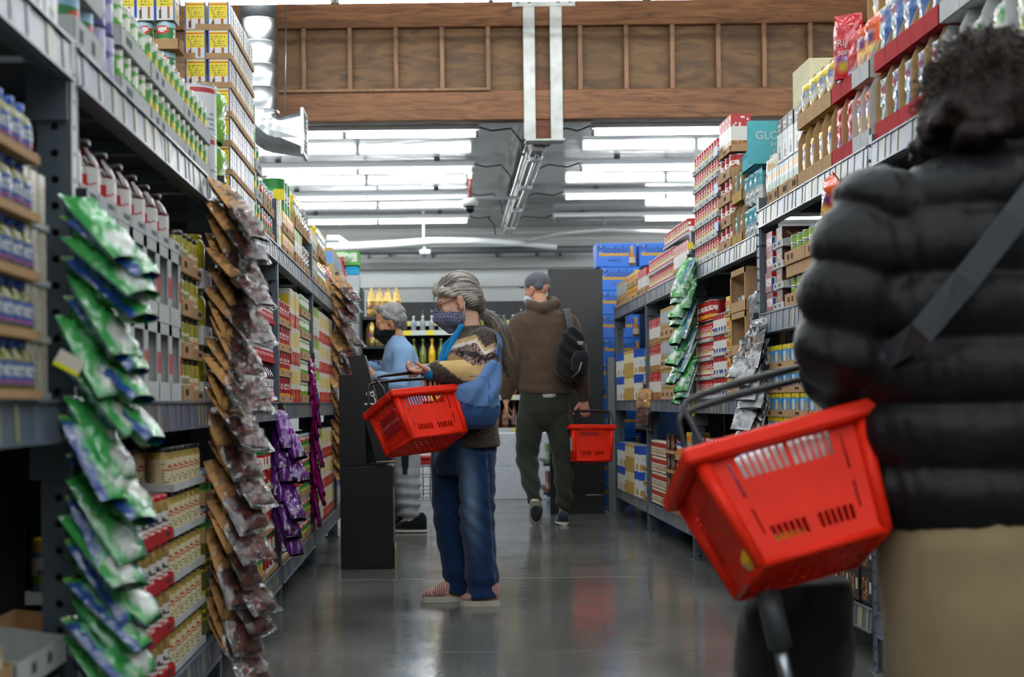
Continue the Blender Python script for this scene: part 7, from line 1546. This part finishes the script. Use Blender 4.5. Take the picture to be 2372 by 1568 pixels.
# ------------------------------------------------------------------ coffee shelf: black unit with gold bags
YG = 12.3; zc0 = P(870, 727, YG).z
cu = empty('coffee_shelf', (P(836, 900, YG).x, YG, 0), label='black shelf unit carrying gold coffee bags at the aisle end', cat='shelf unit'); cw = P(932, 900, YG).x-cu.location.x
b = MB(); b.box(0, .02, 0, .4, 0, P(1, 676, YG).z, bev=.002); b.obj('side_panel', PANEL, cu); b = MB(); b.box(.02, cw, .38, .4, 0, zc0-.01); b.obj('back_panel', PANEL, cu)
for py in (733, 800, 880, 960, 1040, 1130):
    z = P(870, py, YG).z; b = MB(); b.box(.021, cw, 0, .379, z-.03, z, bev=.003); b.obj('shelf', PANEL, cu)
GB2 = mat('gold_foil', '#b3985c', rough=.25, metal=.8, bump=.4, bscale=24, bdist=.02)
def coffee():
    b = MB(); w, h = .036, .235
    vs = []; fs = []
    pr = [(w*.95, .032, 0), (w, .034, .02), (w, .033, .12), (w*.62, .018, .19), (w*.12, .004, h)]
    for (a, d, z) in pr: vs += [(-a, -d, z), (0, -d*1.25, z), (a, -d, z), (a, d, z), (0, d*1.25, z), (-a, d, z)]
    for i in range(len(pr)-1):
        for k in range(6): fs.append((i*6+k, i*6+(k+1) % 6, i*6+6+(k+1) % 6, i*6+6+k))
    fs += [tuple(range(5, -1, -1)), tuple(range(24, 30))]; b.faces(vs, fs, sm=False); me = b.mesh('coffee_bag', [GB2])
    e = MB(); e.box(-.014, .014, -.0455, -.042, .07, .09, hx('#2c3a7c')); e.box(-.005, .005, -.046, -.042, .058, .105, hx('#b22a2a')); em = e.mesh('emblem', [PRINT]); return T('coffee_bag', 'coffee bag', me, .12, .1, h, (('emblem', em, (0, 0, 0)),))
CF = coffee()
for k in range(4): put(CF, (P(859+k*19.5, 733, YG).x, YG+.08+.0*k, zc0-.018), RNG.uniform(-.15, .15), 'gold foil coffee bag on the upper black shelf, %s along' % ORD[k], 'gold coffee bags', sc=1.08)
for k in range(3): put(CF, (P(860+k*19, 800, YG).x, YG+.08, P(870, 800, YG).z+.001), RNG.uniform(-.3, .3), 'gold foil coffee bag on the second black shelf, %s along' % ORD[k], 'second row gold coffee bags', sc=1.08)
ba = Art(6, 10, '#1c3a6e'); ba.rect(.1, .3, .9, .6, '#4a6fb0'); NB = bag_t('navy_coffee_bag', .08, .17, .05, ba, 91)
for k in range(5): put(NB, (P(852+k*15, 880, YG).x, YG+.07, P(870, 880, YG).z+.001), 0, 'navy coffee bag on the third black shelf, %s along' % ORD[k], 'navy coffee bags')
# ------------------------------------------------------------------ drinks shelf across the aisle end
YD2 = 14.4; xa2, xb2 = P(905, 800, YD2).x, P(1275, 800, YD2).x
du = empty('drinks_shelf', (xa2, YD2, 0), label='wide black pegboard shelf unit full of bottles across the aisle end', cat='shelf unit'); dw = xb2-xa2
b = MB(); zt2 = P(1, 704, YD2).z; b.box(0, dw, .42, .45, 0, zt2); b.obj('pegboard', mat('pegboard_black', '#15161a', rough=.6), du)
b = MB()
for i in range(60):
    for j in range(7): b.box(.02+i*dw/60, .02+i*dw/60+.008, .416, .42, zt2-.03-j*.03-.008, zt2-.03-j*.03, (.002, .002, .002))
h_ = b.obj('pegboard_holes', PRINT, du); h_['kind'] = 'stuff'
BSP = [(.9, 0), (1, .03), (1, .55), (.75, .66), (.36, .76), (.34, .96)]
def bot(nm, r, h, col, lab, lid, lz=(.15, .5)):
    la = Art(10, 8, lab); la.specks(.3, .3, .7, .7, ['#333333', lab], 3, .5); return jar_t(nm, r, h, col, la, lz, lid, prof=BSP, lidr=.42, lidh=.03, cat='bottle')
KIN = [('wine_bottle', '#101a10', '#b9a77a', '#8d8f94'), ('lime_bottle', '#56662a', '#a9b45a', '#5a6a2c'), ('yellow_bottle', '#c9a21a', '#e0c01c', '#d9b21a'), ('amber_bottle', '#4a1d0a', '#d0cbc0', '#1c1413'), ('rose_bottle', '#b87a80', '#d2b3b3', '#c99aa0'), ('clear_bottle', '#8f989a', '#7a5a7a', '#b9bdc0'), ('green_bottle', '#173a1e', '#c5c9b8', '#2c5a2a'), ('whisky_bottle', '#6a3510', '#cfc8b6', '#14100e')]
BT = [bot(n, .037, .29, c, l, d) for n, c, l, d in KIN]; BS = [bot(n+'_short' if 0 else n, .036, .2, c, l, d) for n, c, l, d in KIN]
rs = random.Random(11)
rowspec = [(1.62, BS, [6, 0, 5, 0, 6], 'top'), (1.25+.18, BS, [5, 5, 0, 6, 5], 'second'), (1.06, BT, [1, 2, 1, 3, 2, 5], 'third'), (.72, BT, [3, 4, 7, 3, 5], 'fourth'), (.3, BT, [7, 7, 3, 7], 'fifth')]
zs = [P(1000, py, YD2).z for py in (735, 760, 846, 930, 1000)]
for (py, Ts, pick, nm_) in ((742, BS, [6, 0, 5, 0], 'top'), (766, BS, [5, 5, 0, 5, 6], 'second'), (846, BT, [1, 1, 2, 2, 0, 4, 5], 'third'), (918, BT, [3, 4, 7, 3, 5, 7], 'fourth'), (994, BT, [7, 7, 3, 7], 'fifth')):
    z = P(1000, py, YD2).z; dep = .2 if nm_ == 'top' else .0
    b = MB(); b.box(0, dw, dep, .419, z-.025, z-.002); b.obj('shelf', PANEL, du)
    b = MB(); b.box(0, dw, dep-.008, dep-.002, z-.045, z+.005); b.obj('shelf_strip', mat('strip_white'), du)
    for k in range(6):
        b = MB(); x = dw*(k+.3+rs.random()*.3)/6; b.box(x, x+.07, dep-.011, dep-.0082, z-.045, z+.005); b.obj('price_tag', mat('tag_yellow', '#d9c81a', rough=.5), du)
    n = int(dw/.092)
    for i in range(n):
        if nm_ == 'top' and rs.random() < .35: continue
        j = rs.choice(pick); t = Ts[j]
        put(t, (xa2+.05+i*.092, YD2+dep+.05+rs.uniform(0, .02), z), rs.uniform(-.4, .4), '%s on the %s drinks shelf, %s along' % (t.name.replace('_', ' '), nm_, ORD[i]), 'bottles on the %s drinks shelf' % nm_, sc=.78 if nm_ == 'second' else .6 if nm_ == 'top' else .94)
# white drink cases on the floor
YW2 = 13.7; wcs = MB(); wcs.box(-.21, .21, -.16, .16, 0, .318, cs('#d3d6da'), bev=.004); WCM = wcs.mesh('white_case', [CARD]); nc = 0
bs = MB(); bs.box(.06, .2, -.1625, -.1605, .02, .09, hx('#24489c')); bs.box(.12, .18, -.1625, -.1605, .22, .28, hx('#d07a1c')); BLB = bs.mesh('blue_print', [PRINT])
lt = lettering('92', .06, Matrix.Identity(4), HANDLE, None); N92 = lt.data; bpy.data.objects.remove(lt)
lt = lettering('RED', .05, Matrix.Identity(4), INK, None); NRE = lt.data; bpy.data.objects.remove(lt)
for i, px in enumerate((960, 1061, 1163, 1264)):
    for k in range(2):
        o = bpy.data.objects.new('white_case', WCM); COL.objects.link(o); o.location = (P(px-12, 1157, YW2).x+.0, YW2+.16, k*.32); tag(o, 'white drinks case before the bottles, %s layer, %s along' % (('lower', 'upper')[k], ORD[i]), 'case', 'white drinks cases')
        if i == 3:
            part('blue_print', BLB, o); part('lettering', N92, o, (.12, -.1635, .15), (math.pi/2, 0, 0)); part('lettering', NRE, o, (.13, -.1635, .055), (math.pi/2, 0, 0))
# ------------------------------------------------------------------ shopping cart behind the older man
YK = 11.6; kx0, kx1 = P(912, 1060, YK).x, P(1003, 1060, YK).x; zh = P(960, 1060, YK).z; zb0 = P(960, 1158, YK).z
ct = empty('shopping_cart', (kx0, YK, 0), label='wire shopping cart with red handle behind the older man', cat='cart'); kw = kx1-kx0+.15
WIRE = mat('cart_wire', '#8e9296', rough=.3, metal=.9)
b = MB(); b.tube([(-.04, 0, zh), (kw, 0, zh)], .02, n=8); b.obj('handle', mat('cart_red', '#a3121c', rough=.35), ct)
b = MB(); b.box(-.02, kw, -.015, .02, zh-.06, zh-.02, bev=.004); b.obj('handle_panel', mat('cart_red'), ct)
for yy in (.02, .5):
    b = MB()
    for z in (zh-.07, zh-.16, zh-.26, zb0+.02): b.tube([(0, yy, z), (kw, yy, z)], .005, n=5)
    for i in range(9): b.tube([(kw*i/8, yy, zb0), (kw*i/8, yy, zh-.06)], .0035, n=4)
    w_ = b.obj('wire_side', WIRE, ct); w_['kind'] = 'stuff'
b = MB()
for i in range(12): b.tube([(kw*i/11, .02, zb0), (kw*i/11, .5, zb0)], .0035, n=4)
w_ = b.obj('wire_floor', WIRE, ct); w_['kind'] = 'stuff'
for x in (0.02, kw-.02):
    b = MB(); b.tube([(x, .03, zh), (x, .05, zb0-.02), (x, .1, .12), (x, .5, .12)], .011, n=6); b.obj('leg', WIRE, ct)
    for y in (.1, .5):
        b = MB(); b.lathe([(.02, -.012), (.055, -.012), (.058, 0), (.055, .012), (.02, .012)], 14, M=Matrix.Translation((x, y, .06)) @ Matrix.Rotation(math.pi/2, 4, 'Y')); b.obj('wheel', mat('tyre_black', '#0d0d0e', rough=.7), ct)
# price cards
def card(nm, p, w, h, c, label, rz=0, ry=0, txt=None, m=PRINT):
    b = MB(); b.box(-w/2, w/2, -.0008, .0008, 0, h, cs(c), bev=.0004); o = b.obj(nm, m); o.location = p; o.rotation_euler = (0, ry, rz); tag(o, label, 'card'); return o
o = card('price_card', P(150, 858, 2.6), .05, .032, '#cfc9b6', 'white price card with yellow edge leaning on the near middle shelf', .3, .5); b = MB(); b.box(-.025, .025, -.0014, -.0008, 0, .008, hx('#d9d21a')); b.obj('yellow_edge', PRINT, o)
card('price_card', (1.482, 8.22, .84), .018, .095, '#e0cc0c', 'yellow price card upright at the middle right post', -.1)
card('price_card', (1.482, 8.25, 1.81), .03, .04, '#e0cc0c', 'small yellow price card on the tall right post', -.2)
card('price_card', (-.705, 6.44, 1.86), .05, .05, '#e0cc0c', 'yellow price card by the yellow box on the left top shelf', .2)
